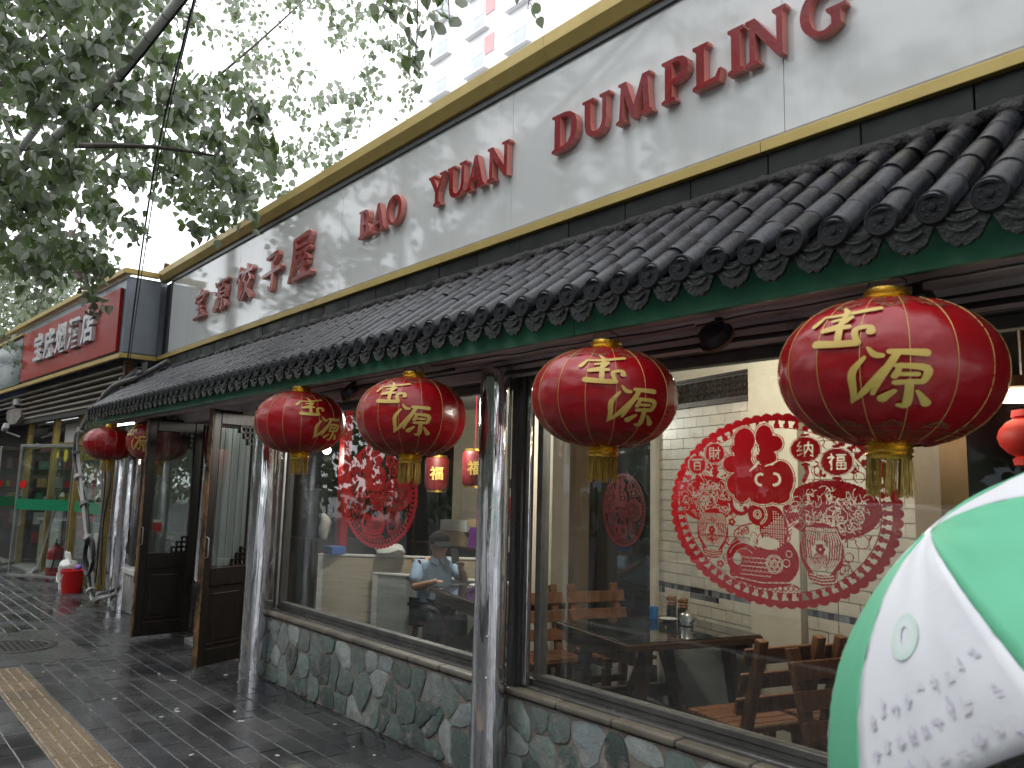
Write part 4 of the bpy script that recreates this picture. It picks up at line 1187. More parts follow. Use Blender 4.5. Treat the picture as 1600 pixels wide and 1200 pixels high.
# ================================================================= PAPERCUTS ON THE GLASS
def papercut_cells():
    NX, NZ = 396, 296
    X, Z = np.meshgrid((np.arange(NX) + .5) / NX * 2 - 1, (np.arange(NZ) + .5) / NZ * 2 - 1)
    A = np.zeros((NZ, NX), bool)
    rho = np.hypot(X, Z); th = np.arctan2(Z, X)
    asp = .78                                     # height : width, to keep small discs round
    def ell(cx, cz, rx, rz, v=True, rot=0):
        dx, dz = X - cx, Z - cz
        if rot:
            c, s = math.cos(rot), math.sin(rot); dz2 = dz * asp; dx, dz = dx * c + dz2 * s, (-dx * s + dz2 * c) / asp
        A[(dx / rx) ** 2 + (dz / rz) ** 2 < 1] = v
    def line(P, w, v=True):
        for (x0, z0), (x1, z1) in zip(P[:-1], P[1:]):
            vx, vz = x1 - x0, (z1 - z0) * asp; L = vx * vx + vz * vz + 1e-9
            t = np.clip(((X - x0) * vx + (Z - z0) * asp * vz) / L, 0, 1)
            A[np.hypot(X - x0 - vx * t, (Z - z0) * asp - vz * t) < w / 2] = v
    def arc(cx, cz, r, a0, a1, w, v=True, n=10, e=1):
        line([(cx + r * math.cos(R(a0 + (a1 - a0) * i / n)), cz + r * e * math.sin(R(a0 + (a1 - a0) * i / n)) / asp) for i in range(n + 1)], w, v)
    def px(x, y): return ((x - 690) / 645, -(y - 607) / 552)
    rnd = random.Random(77)
    NS = 66
    A[rho < .955 + .03 * np.abs(np.cos(th * NS / 2)) ** .6] = True
    A[rho < .915] = False
    A[(rho > .905) & (rho < .918)] = True
    A[(rho > .828) & (rho < .838)] = True
    for k in range(NS):
        a = 2 * PI * k / NS
        for d, q in ((.032, 0), (-.026, .012), (-.026, -.012)):
            r = .872 + d * .6; ell(r * math.cos(a + q), r * math.sin(a + q), .017, .022)
        ell(.872 * math.cos(a), .872 * math.sin(a), .013, .02)
    def E(x, y, rx, ry, v=True, rot=0): c = px(x, y); ell(c[0], c[1], rx / 645, ry / 552, v, rot)
    def Lp(P, w, v=True): line([px(*p) for p in P], w / 645, v)
    inside = rho < .82
    # filigree filling the ground: curls and little blossoms
    for i in range(330):
        a = rnd.uniform(0, 2 * PI); r = math.sqrt(rnd.random()) * .80
        cx, cz = r * math.cos(a), r * math.sin(a)
        if abs(cx) < .34 and cz > -.75: continue
        k = rnd.random()
        if k < .5: arc(cx, cz, rnd.uniform(.02, .05), rnd.uniform(0, 360), rnd.uniform(400, 620), .007)
        elif k < .8:
            for j in range(5): ell(cx + .022 * math.cos(j * 1.257), cz + .027 * math.sin(j * 1.257), .014, .018)
            ell(cx, cz, .008, .01, False)
        else: line([(cx, cz), (cx + rnd.uniform(-.06, .06), cz + rnd.uniform(-.06, .06))], .012)
    # two leafy cabbages
    for (cx, cy, s, wd, ex) in ((300, 560, 1.0, 165, 1), (985, 600, 1.15, 215, -1)):
        for i in range(22):
            a = 2 * PI * i / 22
            E(cx + wd * .90 * math.cos(a), cy + 118 * s * .90 * math.sin(a), 34 * s, 30 * s)
            for j in range(3): E(cx + wd * 1.06 * math.cos(a + (j - 1) * .1), cy + 118 * s * 1.06 * math.sin(a + (j - 1) * .1), 13 * s, 13 * s)
        E(cx, cy, wd * .92, 105 * s)
        for i in range(95):
            a = rnd.uniform(0, 6.28); r = math.sqrt(rnd.random()); x, y = cx + wd * 1.0 * r * math.cos(a), cy + 110 * s * r * math.sin(a)
            c = px(x, y); a0 = rnd.uniform(0, 360); arc(c[0], c[1], rnd.uniform(.02, .055), a0, a0 + rnd.uniform(90, 210), .0055, False); line([c, (c[0] + rnd.uniform(-.05, .05), c[1] - rnd.uniform(.02, .07))], .005, False)
        bx, by = cx + 30 * ex * (1 if ex > 0 else 1.6), cy + 205 * s
        E(bx, by - 20, 96 * s, 128 * s)
        E(bx, by + 95 * s, 62 * s, 50 * s)
        for i in range(-8, 9):
            t = i / 8
            Lp([(bx + t * 30 * s, by + 95 * s), (bx + t * 78 * s, by + 20 * s), (bx + t * 88 * s, by - 60 * s), (bx + t * 62 * s, by - 118 * s)], 5.2, False)
        for k in range(4): Lp([(bx - 50 * s, by + (96 + k * 14) * s), (bx, by + (106 + k * 14) * s), (bx + 50 * s, by + (96 + k * 14) * s)], 6, False)
        E(bx - 5, by - 5, 36 * s, 58 * s, False)
        for i in range(-5, 6): Lp([(bx - 5 + i * 7 * s, by + 52 * s - abs(i) * 3), (bx - 5 + i * 5 * s, by + 2 * s)], 4.0)
        for j in range(6): E(bx - 5 + 13 * s * math.cos(j), by - 22 * s + 16 * s * math.sin(j), 9 * s, 10 * s)
    # fish jumping out of the bowl, and the bowl with a second fish
    E(620, 892, 205, 160); E(620, 760, 158, 62, False)
    for i in range(34):
        c = px(620 + rnd.uniform(-140, 140), 765 + rnd.uniform(-46, 46)); arc(c[0], c[1], rnd.uniform(.012, .03), 0, rnd.uniform(180, 360), .005)
    arc(*px(620, 760), .245, 0, 360, .010, True, 40, .40)
    E(690, 715, 78, 128, True, .1); E(612, 640, 66, 66)
    for i in range(-5, 8):
        for j in range(-8, 9):
            x, y = 690 + i * 13, 725 + j * 13
            if ((x - 690) / 66) ** 2 + ((y - 725) / 112) ** 2 < 1 and ((x - 612) / 76) ** 2 + ((y - 640) / 76) ** 2 > 1: E(x, y, 4.2, 4.2, False)
    for r in (22, 12): arc(*px(600, 640), r / 645, 0, 360, .008, False, 18)
    for r in (44, 54): arc(*px(600, 640), r / 645, -70, 60, .007, False, 12)
    E(660, 800, 60, 34, False); arc(*px(640, 790), .07, 20, 200, .009)
    for i in range(8): c = px(768, 600 + i * 22); line([c, (c[0] + .03, c[1] + .03)], .008)
    E(500, 590, 62, 62, True); E(508, 578, 50, 50, False)
    for x, y in ((482, 556), (505, 582), (530, 610)): E(x, y, 14, 15)
    for r in (46, 38, 20, 10): arc(*px(690, 912), r / 645, 0, 360, .0065, False, 22)
    for j in range(6):
        c = px(690 + 30 * math.cos(j * 1.05), 912 + 30 * math.sin(j * 1.05)); arc(c[0], c[1], .02, 0, 360, .005, False, 8)
    for j in range(5):
        for i in range(8): c = px(505 + i * 22 + (j % 2) * 11, 880 + j * 24); arc(c[0], c[1], .016, 200, 340, .0055, False, 5)
    for r in (60, 90, 110): arc(*px(520, 905), r / 645, 40, 160, .006, False, 12)
    E(480, 900, 26, 34, False); arc(*px(755, 900), .03, 0, 360, .006, False); arc(*px(770, 850), .025, 0, 360, .006, False)
    E(620, 1012, 160, 24); Lp([(465, 1005), (620, 1022), (775, 1005)], 5, False)
    for i in range(14):
        c = px(440 + i * 28, 1052 - abs(i - 6.5) * 3); arc(c[0], c[1], .02, 0, 420, .008)
    # big fu character drawn as plump rounded shapes with a cut keyline
    def fu(g, v):
        for x, y, rx, ry in ((530, 215, 62, 74), (478, 262, 28, 26), (520, 300, 52, 60), (455, 352, 56, 50), (510, 360, 70, 55), (645, 195, 50, 66), (702, 238, 46, 46), (655, 255, 42, 42),
                             (655, 315, 58, 48), (500, 470, 78, 72), (600, 450, 112, 96), (735, 440, 68, 104), (668, 452, 92, 92), (510, 528, 46, 46), (630, 540, 76, 42), (720, 530, 62, 46)):
            E(x, y, rx + g, ry + g, v)
    fu(15, False); fu(10, True); fu(5, False); fu(0, True)
    for P in ([(585, 265), (610, 292), (582, 300)], [(560, 392), (612, 340), (590, 372), (560, 392)], [(648, 366), (690, 350), (712, 340)]): Lp(P, 7, False)
    arc(*px(622, 442), .045, 70, 270, .022, False); arc(*px(700, 440), .045, -100, 90, .022, False)
    # four small lanterns with characters
    for x, y, rx, ry in ((347, 285, 62, 62), (235, 352, 55, 60), (868, 275, 80, 70), (1025, 345, 80, 74)):
        E(x, y, rx + 9, ry + 9, False); E(x, y, rx + 3, ry + 3); E(x, y, rx, ry, False); E(x, y, rx - 3, ry - 3)
        E(x, y + ry + 14, rx * .3, 9); E(x, y - ry - 10, rx * .3, 7)
        Lp([(x, y + ry + 20), (x + 8, y + ry + 60), (x - 10, y + ry + 100)], 22)
    def chars(x, y, s, S):
        for P in S: Lp([(x + a * s, y + b * s) for a, b in P], 7.5, False)
    chars(235, 352, 38, [[(-.9, -.8), (.9, -.8)], [(0, -.8), (-.2, -.3)], [(-.5, -.3), (-.5, .8)], [(.5, -.3), (.5, .8)], [(-.5, -.3), (.5, -.3)], [(-.5, .25), (.5, .25)], [(-.5, .8), (.5, .8)]])
    chars(347, 285, 40, [[(-.8, -.8), (-.8, .4)], [(-.15, -.8), (-.15, .4)], [(-.8, -.8), (-.15, -.8)], [(-.8, -.4), (-.15, -.4)], [(-.8, 0), (-.15, 0)], [(-.8, .4), (-.15, .4)], [(-.6, .5), (-.9, .9)], [(-.3, .5), (-.1, .9)], [(.1, -.4), (.9, -.4)], [(.6, -.9), (.6, .8), (.4, .7)], [(.6, -.3), (.1, .5)]])
    chars(868, 275, 46, [[(-.6, -.9), (-.9, -.4), (-.5, -.4), (-.9, .2), (-.4, .1)], [(-.9, .7), (-.4, .5)], [(-.1, -.5), (-.1, .8)], [(-.1, -.5), (.8, -.5), (.8, .8), (.6, .7)], [(.35, -.9), (.35, -.2), (0, .4)], [(.4, -.1), (.7, .3)]])
    chars(1025, 345, 46, [[(-.6, -.9), (-.5, -.7)], [(-.9, -.5), (-.3, -.5), (-.8, .1)], [(-.6, -.1), (-.6, .9)], [(0, -.8), (.9, -.8)], [(.1, -.5), (.8, -.5), (.8, -.15), (.1, -.15), (.1, -.5)], [(0, .1), (.9, .1), (.9, .8), (0, .8), (0, .1)], [(.45, .1), (.45, .8)], [(0, .45), (.9, .45)]])
    A &= (rho < .99)
    return A, NX, NZ
PC = papercut_cells()
def papercut(label, cx, cz, w, h, y, flip=False, mat=None, rz=0):
    A, NX, NZ = PC
    b = MB(); vid = {}
    def vert(i, j):
        if (i, j) not in vid:
            vid[(i, j)] = len(b.v); x = (i / NX - .5) * w * (-1 if flip else 1)
            b.v.append((cx + x, y, cz + (j / NZ - .5) * h))
        return vid[(i, j)]
    for j in range(NZ):
        row = A[j]; i = 0
        while i < NX:
            if row[i]:
                k = i
                while k < NX and row[k]: k += 1
                b.f.append((vert(i, j), vert(k, j), vert(k, j + 1), vert(i, j + 1))); b.m.append(0)
                i = k
            else: i += 1
    if rz: b.v = [(cx + (p[0] - cx) * math.cos(rz), y + (p[0] - cx) * math.sin(rz), p[2]) for p in b.v]
    o = b.obj('papercut', mat or m_papercut)
    return tag(o, label, 'papercut', 'round red papercuts stuck on the windows')
papercut('large oval red papercut with fish bowl and cabbages on the right window', -1.905, 1.548, 1.105, .825, 3.0565)
papercut('red papercut on the left window half hidden by a lantern', -5.12, 1.545, 1.06, .79, 3.0565)
papercut('small red papercut darkened like a dim reflection on the mirror wall behind the table', -4.55, 1.46, .66, .62, 5.06, False, m_dimfilm, R(-15))

# ================================================================= NEIGHBOUR SHOP
ORD = 'first second third fourth fifth sixth seventh eighth ninth tenth eleventh twelfth thirteenth fourteenth fifteenth sixteenth seventeenth eighteenth nineteenth twentieth'.split()
SP0 = Vector((-11.9, 3.1, 0))
def sbox(name, mat, par, s0, s1, o0, o1, z0, z1, bevel=.003):
    b = MB(); nbox(b, s0, s1, o0, o1, z0, z1, SP0)
    return b.obj(name, mat, par, bevel=bevel)
def spt(s, o, z): return SP0 - NU * s + NN * o + Vector((0, 0, z))
def shop():
    t = thing('liquor_shop', 'small lit liquor shop with gold window posts left of the eave', 'building', (-14.5, 3, 0))
    sbox('header_beam', m_conc, t, -.2, 9, -.12, .06, 2.62, 2.92, .01)
    sbox('upper_wall', m_darkwall, t, -.2, 9, -.25, -.05, 2.92, 3.6)
    sbox('step', m_conc, t, -.2, 9, -.3, .12, 0, .05, .01)
    for s in (.72, 2.25, 3.68, 5.45):
        sbox('gold_post', m_brass, t, s - .045, s + .045, -.05, .045, .05, 2.62, .004)
    sbox('transom', m_brass, t, .76, 5.4, -.03, .03, 2.13, 2.19, .004)
    for a, b in ((.77, 2.2), (2.3, 3.63)):
        sbox('pane', m_glass, t, a, b, -.004, .004, .10, 2.125, 0)
    for a, b in ((.77, 2.2), (2.3, 3.63), (3.73, 5.4)):
        sbox('transom_pane', m_glass, t, a, b, -.004, .004, 2.195, 2.615, 0)
        sbox('bottom_rail', m_brass, t, a, b, -.02, .02, .055, .10, .003) if b < 4 else None
    sbox('green_band', m_greenstripe, t, .77, 2.2, .006, .009, 1.10, 1.26, 0)
    sbox('floor', m_floorin, t, -.2, 9, -4, -.3, -.02, .03)
    sbox('shop_ceiling', m_ivory, t, -.2, 9, -4, -.3, 2.62, 2.66)
    sbox('back_wall', m_plgrey, t, -.2, 9, -4.1, -4, 0, 2.66)
    sbox('party_wall', m_ivory, t, -.3, -.2, -4, 0, 0, 3.6)
    sbox('notice', m_ivory, t, 2.42, 3.1, .006, .010, 2.2, 2.5, 0)
    MB().box(-24, -20.9, 2.3, 3.2, 0, 3.4).obj('side_block', m_darkwall, t)
    sbox('front_wall', m_darkwall, t, 5.5, 9, -.12, -.02, 0, 2.62)
    sbox('inner_partition', m_brown, t, 6.1, 6.2, -4, -.13, 0, 2.62)
    rnd = random.Random(44)
    sh = thing('side_shelf', 'tall shelf of small coloured packets along the far inside wall of the liquor shop', 'shelf', SP0 - NU * 5.9)
    mats = [(m_redpaint, 'red'), (m_yellow, 'yellow'), (m_ivory, 'white'), (m_blue, 'blue'), (m_brass, 'gold'), (m_greenstripe, 'green')]
    BN = {.35: 'lowest', .7: 'second lowest', 1.05: 'third lowest', 1.4: 'third highest', 1.75: 'second highest', 2.1: 'top'}
    for z in (.35, .7, 1.05, 1.4, 1.75, 2.1):
        nn_ = 0
        b = MB(); nbox(b, 5.78, 6.09, -3.2, -.2, z, z + .025, SP0); b.obj('board', m_carve, sh)
        o = -.28
        while o > -3.1:
            w = rnd.uniform(.10, .2); h = rnd.uniform(.12, .26); m, cn = rnd.choice(mats)
            b = MB(); nbox(b, 5.84, 6.02, o - w, o, z + .027, z + .027 + h, SP0)
            nn_ += 1; tag(b.obj('packet', m, bevel=.003), '%s packet, %s from the window on the %s board of the shop side shelf' % (cn, ORD[nn_ - 1], BN[z]), 'packet', cn + ' packets on the shop side shelf')
            o -= w + rnd.uniform(.01, .08)
shop()
def shop_tubes():
    for i, (s, o, z) in enumerate(((2.0, -.7, 2.56), (2.6, -1.5, 2.56), (1.1, -.9, 2.56))):
        t = thing('fluorescent_lamp', ['bright tube lamp nearest the gold post inside the liquor shop', 'tube lamp deeper inside the liquor shop', 'tube lamp beside the party wall inside the liquor shop'][i], 'lamp', spt(s, o, z), group='tube lamps in the liquor shop')
        MB().tube([spt(s, o, z - .03), spt(s + 1.1, o, z - .03)], .018, 8).obj('tube', m_cool, t, smooth=True)
        b = MB(); nbox(b, s - .03, s + 1.13, o - .03, o + .03, z, z + .045, SP0); b.obj('batten', m_wht, t)
        li = bpy.data.lights.new('tube_light', 'AREA'); li.shape = 'RECTANGLE'; li.size = 1.1; li.size_y = .1; li.energy = 14; li.color = (.93, .98, 1)
        lo = bpy.data.objects.new('tube_light', li); COL.objects.link(lo); lo.location = spt(s + .55, o, z - .06)
shop_tubes()
def shop_goods():
    rnd = random.Random(12)
    t = thing('shop_shelf', 'dark shelf rack of bottles and yellow gift boxes behind the shop glass', 'shelf', spt(2.9, -.5, 0))
    sbox('back', m_darkwall, t, 2.35, 3.6, -.75, -.70, .05, 2.1)
    for z in (.5, .9, 1.25, 1.6, 1.9): sbox('board', m_carve, t, 2.35, 3.6, -.69, -.35, z, z + .025)
    sbox('side', m_carve, t, 2.32, 2.348, -.75, -.35, .05, 2.1); sbox('side', m_carve, t, 3.602, 3.63, -.75, -.35, .05, 2.1)
    glassgreen = MAT('bottle_glass', (.02, .06, .03), rough=.1, coat=.4); clear = MAT('pale_bottle', (.45, .47, .5), rough=.15)
    wh = ['white', 'green', 'red', 'yellow']
    n = 0
    for z, kind in ((1.625, 'box'), (1.275, 'white'), (.925, 'mix'), (1.925, 'yel')):
        s = 2.42; n = 0
        while s < 3.5:
            n += 1; at = ORD[n - 1] + ' from the right'
            p = spt(s, -.46, z)
            if kind == 'yel':
                b = MB(); nbox(b, s - .05, s + .05, -.5, -.42, z, z + .12, SP0)
                tag(b.obj('gift_box', m_yellow, bevel=.003), 'yellow gift box, ' + at + ' on the top board of the shop shelf', 'box', 'yellow gift boxes on the shop shelf'); s += .13
            elif kind == 'box':
                q = MB().lathe([(.035, 0), (.036, .15), (.012, .20), (.012, .25)], 10, Matrix.Translation(p))
                tag(q.obj('bottle', m_brass, smooth=True), 'gold labelled bottle, ' + at + ' in the upper row of the shop shelf', 'bottle', 'gold bottles on the shop shelf'); s += .095
            else:
                q = MB().lathe([(.042, 0), (.045, .14), (.015, .20), (.014, .25)], 10, Matrix.Translation(p))
                m = m_wht if kind == 'white' else (glassgreen if rnd.random() < .6 else m_redplastic)
                lb = 'white porcelain bottle, ' + at + ' in the middle row of the shop shelf' if kind == 'white' else (('dark green bottle, ' if m == glassgreen else 'red bottle, ') + at + ' in the lowest row of the shop shelf')
                tag(q.obj('bottle', m, smooth=True), lb, 'bottle', 'bottles low on the shop shelf' if kind != 'white' else 'white bottles on the shop shelf'); s += .13
    # yellow star price cards on the glass
    for i, (s, z) in enumerate(((2.95, 1.98), (3.42, 2.0))):
        P = []
        for k in range(20):
            r = .11 if k % 2 else .085; a = 2 * PI * k / 20
            P.append((r * math.cos(a), r * math.sin(a)))
        V, F = curve_fill([([P], 0)], .004); V, F = place2d(V, F, spt(s, .008, z), NU, (0, 0, 1), NN, 1 - i * .4, 1 - i * .4)
        tag(MB().add(V, F).obj('price_star', m_yellow), ['bigger yellow star card stuck on the shop glass', 'smaller yellow star card stuck on the shop glass'][i], 'card')
    # pale glass counter by the entrance
    c = thing('display_counter', 'pale green glass counter inside the shop entrance', 'counter', spt(4.6, -.3, 0))
    sbox('body', MAT('pale_counter', (.34, .42, .30), (.45, .40, .25), rough=.2, scale=4, stretch=(.3, .3, 3)), c, 3.95, 5.2, -.75, -.25, .05, .84)
    sbox('top', m_ivory, c, 3.9, 5.25, -.8, -.2, .845, .88)
    for z in (.3, .57): sbox('shelf_edge', m_brass, c, 3.95, 5.2, -.249, -.24, z, z + .015)
    # carton pile by the glass
    for i, (s, z, w, h, m, lb) in enumerate(((2.55, .05, .36, .3, m_blue, 'blue carton at the bottom of the pile behind the shop glass'), (2.5, .36, .4, .3, m_ivory, 'white carton in the middle of the pile behind the shop glass'),
                                            (2.52, .67, .38, .34, m_pink, 'pink carton on top of the pile behind the shop glass'), (1.2, .05, .4, .45, m_yellow, 'yellow carton low behind the right pane of the shop'),
                                            (1.25, .51, .36, .3, m_ivory, 'white parcel above the yellow carton behind the shop glass'), (.95, .83, .3, .34, m_redpaint, 'red gift carton near the party wall behind the shop glass'), (1.6, .05, .3, .9, m_greenstripe, 'tall green carton behind the right pane of the shop'))):
        b = MB(); nbox(b, s - w / 2, s + w / 2, -.34, -.08, z, z + h - .003, SP0)
        tag(b.obj('carton', m, bevel=.005), lb, 'carton')
    MB_ = MB(); nbox(MB_, .98, 1.2, -.03, -.012, 1.35, 1.95, SP0); tag(MB_.obj('hanging_sheet', m_ivory), 'pale narrow sheet taped inside the right shop pane', 'sheet')
shop_goods()
def glass_leaf(label, h, f):
    t = thing('glass_door', label, 'door', (h[0], h[1], .05), group='frameless glass shop doors')
    a, b = Vector((h[0], h[1], 0)), Vector((f[0], f[1], 0)); u = (b - a).normalized(); n = Vector((u.y, -u.x, 0)); w = (b - a).length
    Mx = Matrix(((u.x, n.x, 0, a.x), (u.y, n.y, 0, a.y), (0, 0, 1, 0), (0, 0, 0, 1)))
    MB().box(.02, w - .02, -.005, .005, .09, 2.10, M=Mx).obj('pane', m_glass, t)
    for (p, q, r, s, nm) in ((0, w, .05, .09, 'bottom_rail'), (0, w, 2.10, 2.14, 'top_rail'), (0, .02, .09, 2.10, 'stile'), (w - .02, w, .09, 2.10, 'stile')):
        MB().box(p, q, -.014, .014, r, s, M=Mx).obj(nm, m_alu, t, bevel=.002)
    for sg in (-1, 1):
        MB().box(.02, w - .02, sg * .0065, sg * .008, 1.10, 1.27, M=Mx).obj('green_band', m_greenstripe, t)
        MB().lathe([(.065, 0), (.065, .002)], 20, Mx @ Matrix.Translation((w - .12, sg * .007, 1.5)) @ Matrix.Rotation(R(-90 * sg), 4, 'X')).obj('red_disc', m_redplastic, t)
    V, F = text_fill('拉', .0006, .085, .002)
    sgn = 1 if f[0] > h[0] else -1
    V = [Mx @ Vector((w - .12 + (x - .042) * (1 if n.y < 0 else -1), (1 if n.y < 0 else 1) * .0098 + z * .1, 1.47 + y)) for x, y, z in V]
    MB().add(V, F).obj('character', m_wht, t)
    MB().tube([Mx @ Vector((w - .08, .012, .85)), Mx @ Vector((w - .08, .05, .86)), Mx @ Vector((w - .08, .05, 1.38)), Mx @ Vector((w - .08, .012, 1.39))], .011, 8).obj('pull_handle', m_steel, t, smooth=True)
glass_leaf('glass shop door swung open beside the gold post, green band and red disc', (-14.2, 2.93), (-15.13, 2.33))
glass_leaf('left glass shop door swung open at the far edge', (-17.36, 2.76), (-16.5, 2.24))
def shop_front_extras():
    t = thing('wall_box', 'grey octagonal box on the shop front below the louvres', 'box', (-16.99, 2.5, 2.74))
    P = [(.40 * math.cos(PI / 8 + k * PI / 4), .20 * math.sin(PI / 8 + k * PI / 4)) for k in range(8)]
    V, F = curve_fill([([P], 0)], .12); V, F = place2d(V, F, (-17.0, 2.56, 2.75), NU, (0, 0, 1), NN, 1.5, 1)
    MB().add(V, F).obj('housing', m_lgrey, t, bevel=.01)
    c = thing('dome_camera', 'white dome security camera above the grey octagonal box', 'camera', (-16.5, 2.45, 2.95))
    MB().lathe([(.075, 0), (.075, .10), (.03, .12)], 16, Matrix.Translation((-16.5, 2.42, 2.88))).obj('housing', m_wht, c, smooth=True)
    MB().sphere((-16.5, 2.42, 2.88), .062, 14, 8).obj('dome', m_black, c, smooth=True)
    k = thing('bullet_camera', 'white bullet security camera under the grey octagonal box', 'camera', (-17.4, 2.45, 2.5))
    MB().bar((-17.55, 2.40, 2.50), (-17.2, 2.38, 2.54), .10, .10).obj('housing', m_wht, k, bevel=.02)
    MB().bar((-17.4, 2.42, 2.44), (-17.3, 2.62, 2.36), .03, .03).obj('arm', m_wht, k)
    MB().bar((-17.57, 2.40, 2.498), (-17.552, 2.40, 2.499), .08, .08).obj('lens', m_black, k)
    w = thing('blue_awning', 'blue fabric awning at the far edge beyond the octagonal box', 'awning', (-18.6, 2.2, 2.7))
    MB().add([(-21, 2.9, 3.1), (-17.6, 2.7, 3.05), (-17.6, 1.9, 2.5), (-21, 2.0, 2.5), (-21, 2.0, 2.35), (-17.6, 1.9, 2.35)], [(0, 1, 2, 3), (3, 2, 5, 4)]).obj('cloth', m_blue, w)
    MB().tube([(-17.6, 1.9, 2.5), (-21, 2.0, 2.5)], .015, 6).obj('front_bar', m_steel, w)
shop_front_extras()
# ---- the bundle of cables and things standing at the corner
def cable_bundle():
    t = thing('cable_bundle', 'grey bundle of taped cables running down the corner behind the far lanterns', 'cable', (-11.8, 2.75, .2))
    rnd = random.Random(31)
    path = [(-10.2, 2.72, 2.93), (-10.9, 2.70, 2.83), (-11.6, 2.68, 2.68), (-12.2, 2.68, 2.56), (-12.9, 2.70, 2.26), (-13.1, 2.72, 1.95), (-12.9, 2.75, 1.58), (-12.5, 2.77, 1.2), (-12.2, 2.79, .75), (-12.0, 2.80, .35), (-11.85, 2.80, .12), (-11.5, 2.76, .06), (-11.1, 2.75, .16), (-10.7, 2.78, .27)]
    P = catmull(path, 5)
    for k in range(7):
        ox, oz, ph = rnd.uniform(-.045, .045), rnd.uniform(-.03, .03), rnd.uniform(0, 6)
        Q = [Vector(p) + Vector((ox + .02 * math.sin(ph + i * .35), .02 * math.cos(ph + i * .3) - .0, oz * .5 + .012 * math.sin(i * .5 + ph))) for i, p in enumerate(P)]
        MB().tube(Q, rnd.choice((.011, .016, .022)), 6).obj('cable', [m_cable, m_black, m_whtape, m_cable][k % 4], t, smooth=True)
    for i in range(4, len(P) - 12, 5):
        a = Vector(P[i]); b = Vector(P[i + 1]); MB().tube([a, a.lerp(b, .6)], .062, 10).obj('tape_wrap', m_whtape if i % 2 else m_cable, t, smooth=True)
    for k in range(4):
        a = Vector((-12.25 + k * .05, 2.86, 2.2)); Q = [a, a + Vector((.15 + .1 * k, 0, -.6)), a + Vector((.35, -.02, -1.2)), a + Vector((.25 + .1 * k, -.03, -1.95))]
        MB().tube(catmull(Q, 6), .010, 6).obj('cable', m_black if k % 2 else m_cable, t, smooth=True)
    c = tag(MB().tube([Vector((-11.85 + .22 * math.cos(a) * (1 + .03 * j), 2.74 - .012 * j, .60 + .23 * math.sin(a) * (1 + .04 * j))) for j in range(3) for a in [2 * PI * i / 24 for i in range(24)]], .014, 6).obj('coiled_cable', m_black, smooth=True),
            'black cable coil hanging on the corner bundle', 'cable')
    w = tag(MB().tube(catmull([(-9.85, 2.93, 3.02), (-10.3, 2.75, 2.86), (-10.9, 2.62, 2.78), (-11.4, 2.58, 2.60), (-11.7, 2.62, 2.42)], 8), .03, 8).obj('grey_hose', m_cable, smooth=True), 'grey hose crossing from the red sign to the eave end', 'hose')
cable_bundle()
def extinguisher(label, x, y, s):
    t = thing('fire_extinguisher', label, 'extinguisher', (x, y, 0))
    T = Matrix.Translation((x, y, 0))
    MB().lathe([(.085 * s, 0), (.09 * s, .01), (.09 * s, .42), (.075 * s, .48), (.03 * s, .52), (.03 * s, .55)], 24, T).obj('cylinder', m_redpaint, t, smooth=True)
    MB().box(x - .05, x + .05, y - .02, y + .02, .55, .58).obj('valve', m_darkmetal, t, bevel=.004)
    MB().bar((x - .02, y, .585), (x + .12, y - .02, .64), .02, .012).obj('handle', m_darkmetal, t)
    MB().tube(catmull([(x + .05, y, .57), (x + .14, y - .03, .5), (x + .13, y - .05, .25), (x + .10, y - .07, .15)], 6), .012, 6).obj('hose', m_black, t, smooth=True)
    MB().lathe([(.0912 * s, .20), (.0912 * s, .32)], 24, T, closed=True).obj('label_band', m_ivory, t)
extinguisher('red fire extinguisher standing at the shop glass behind the bins', -14.75, 2.90, 1.35)
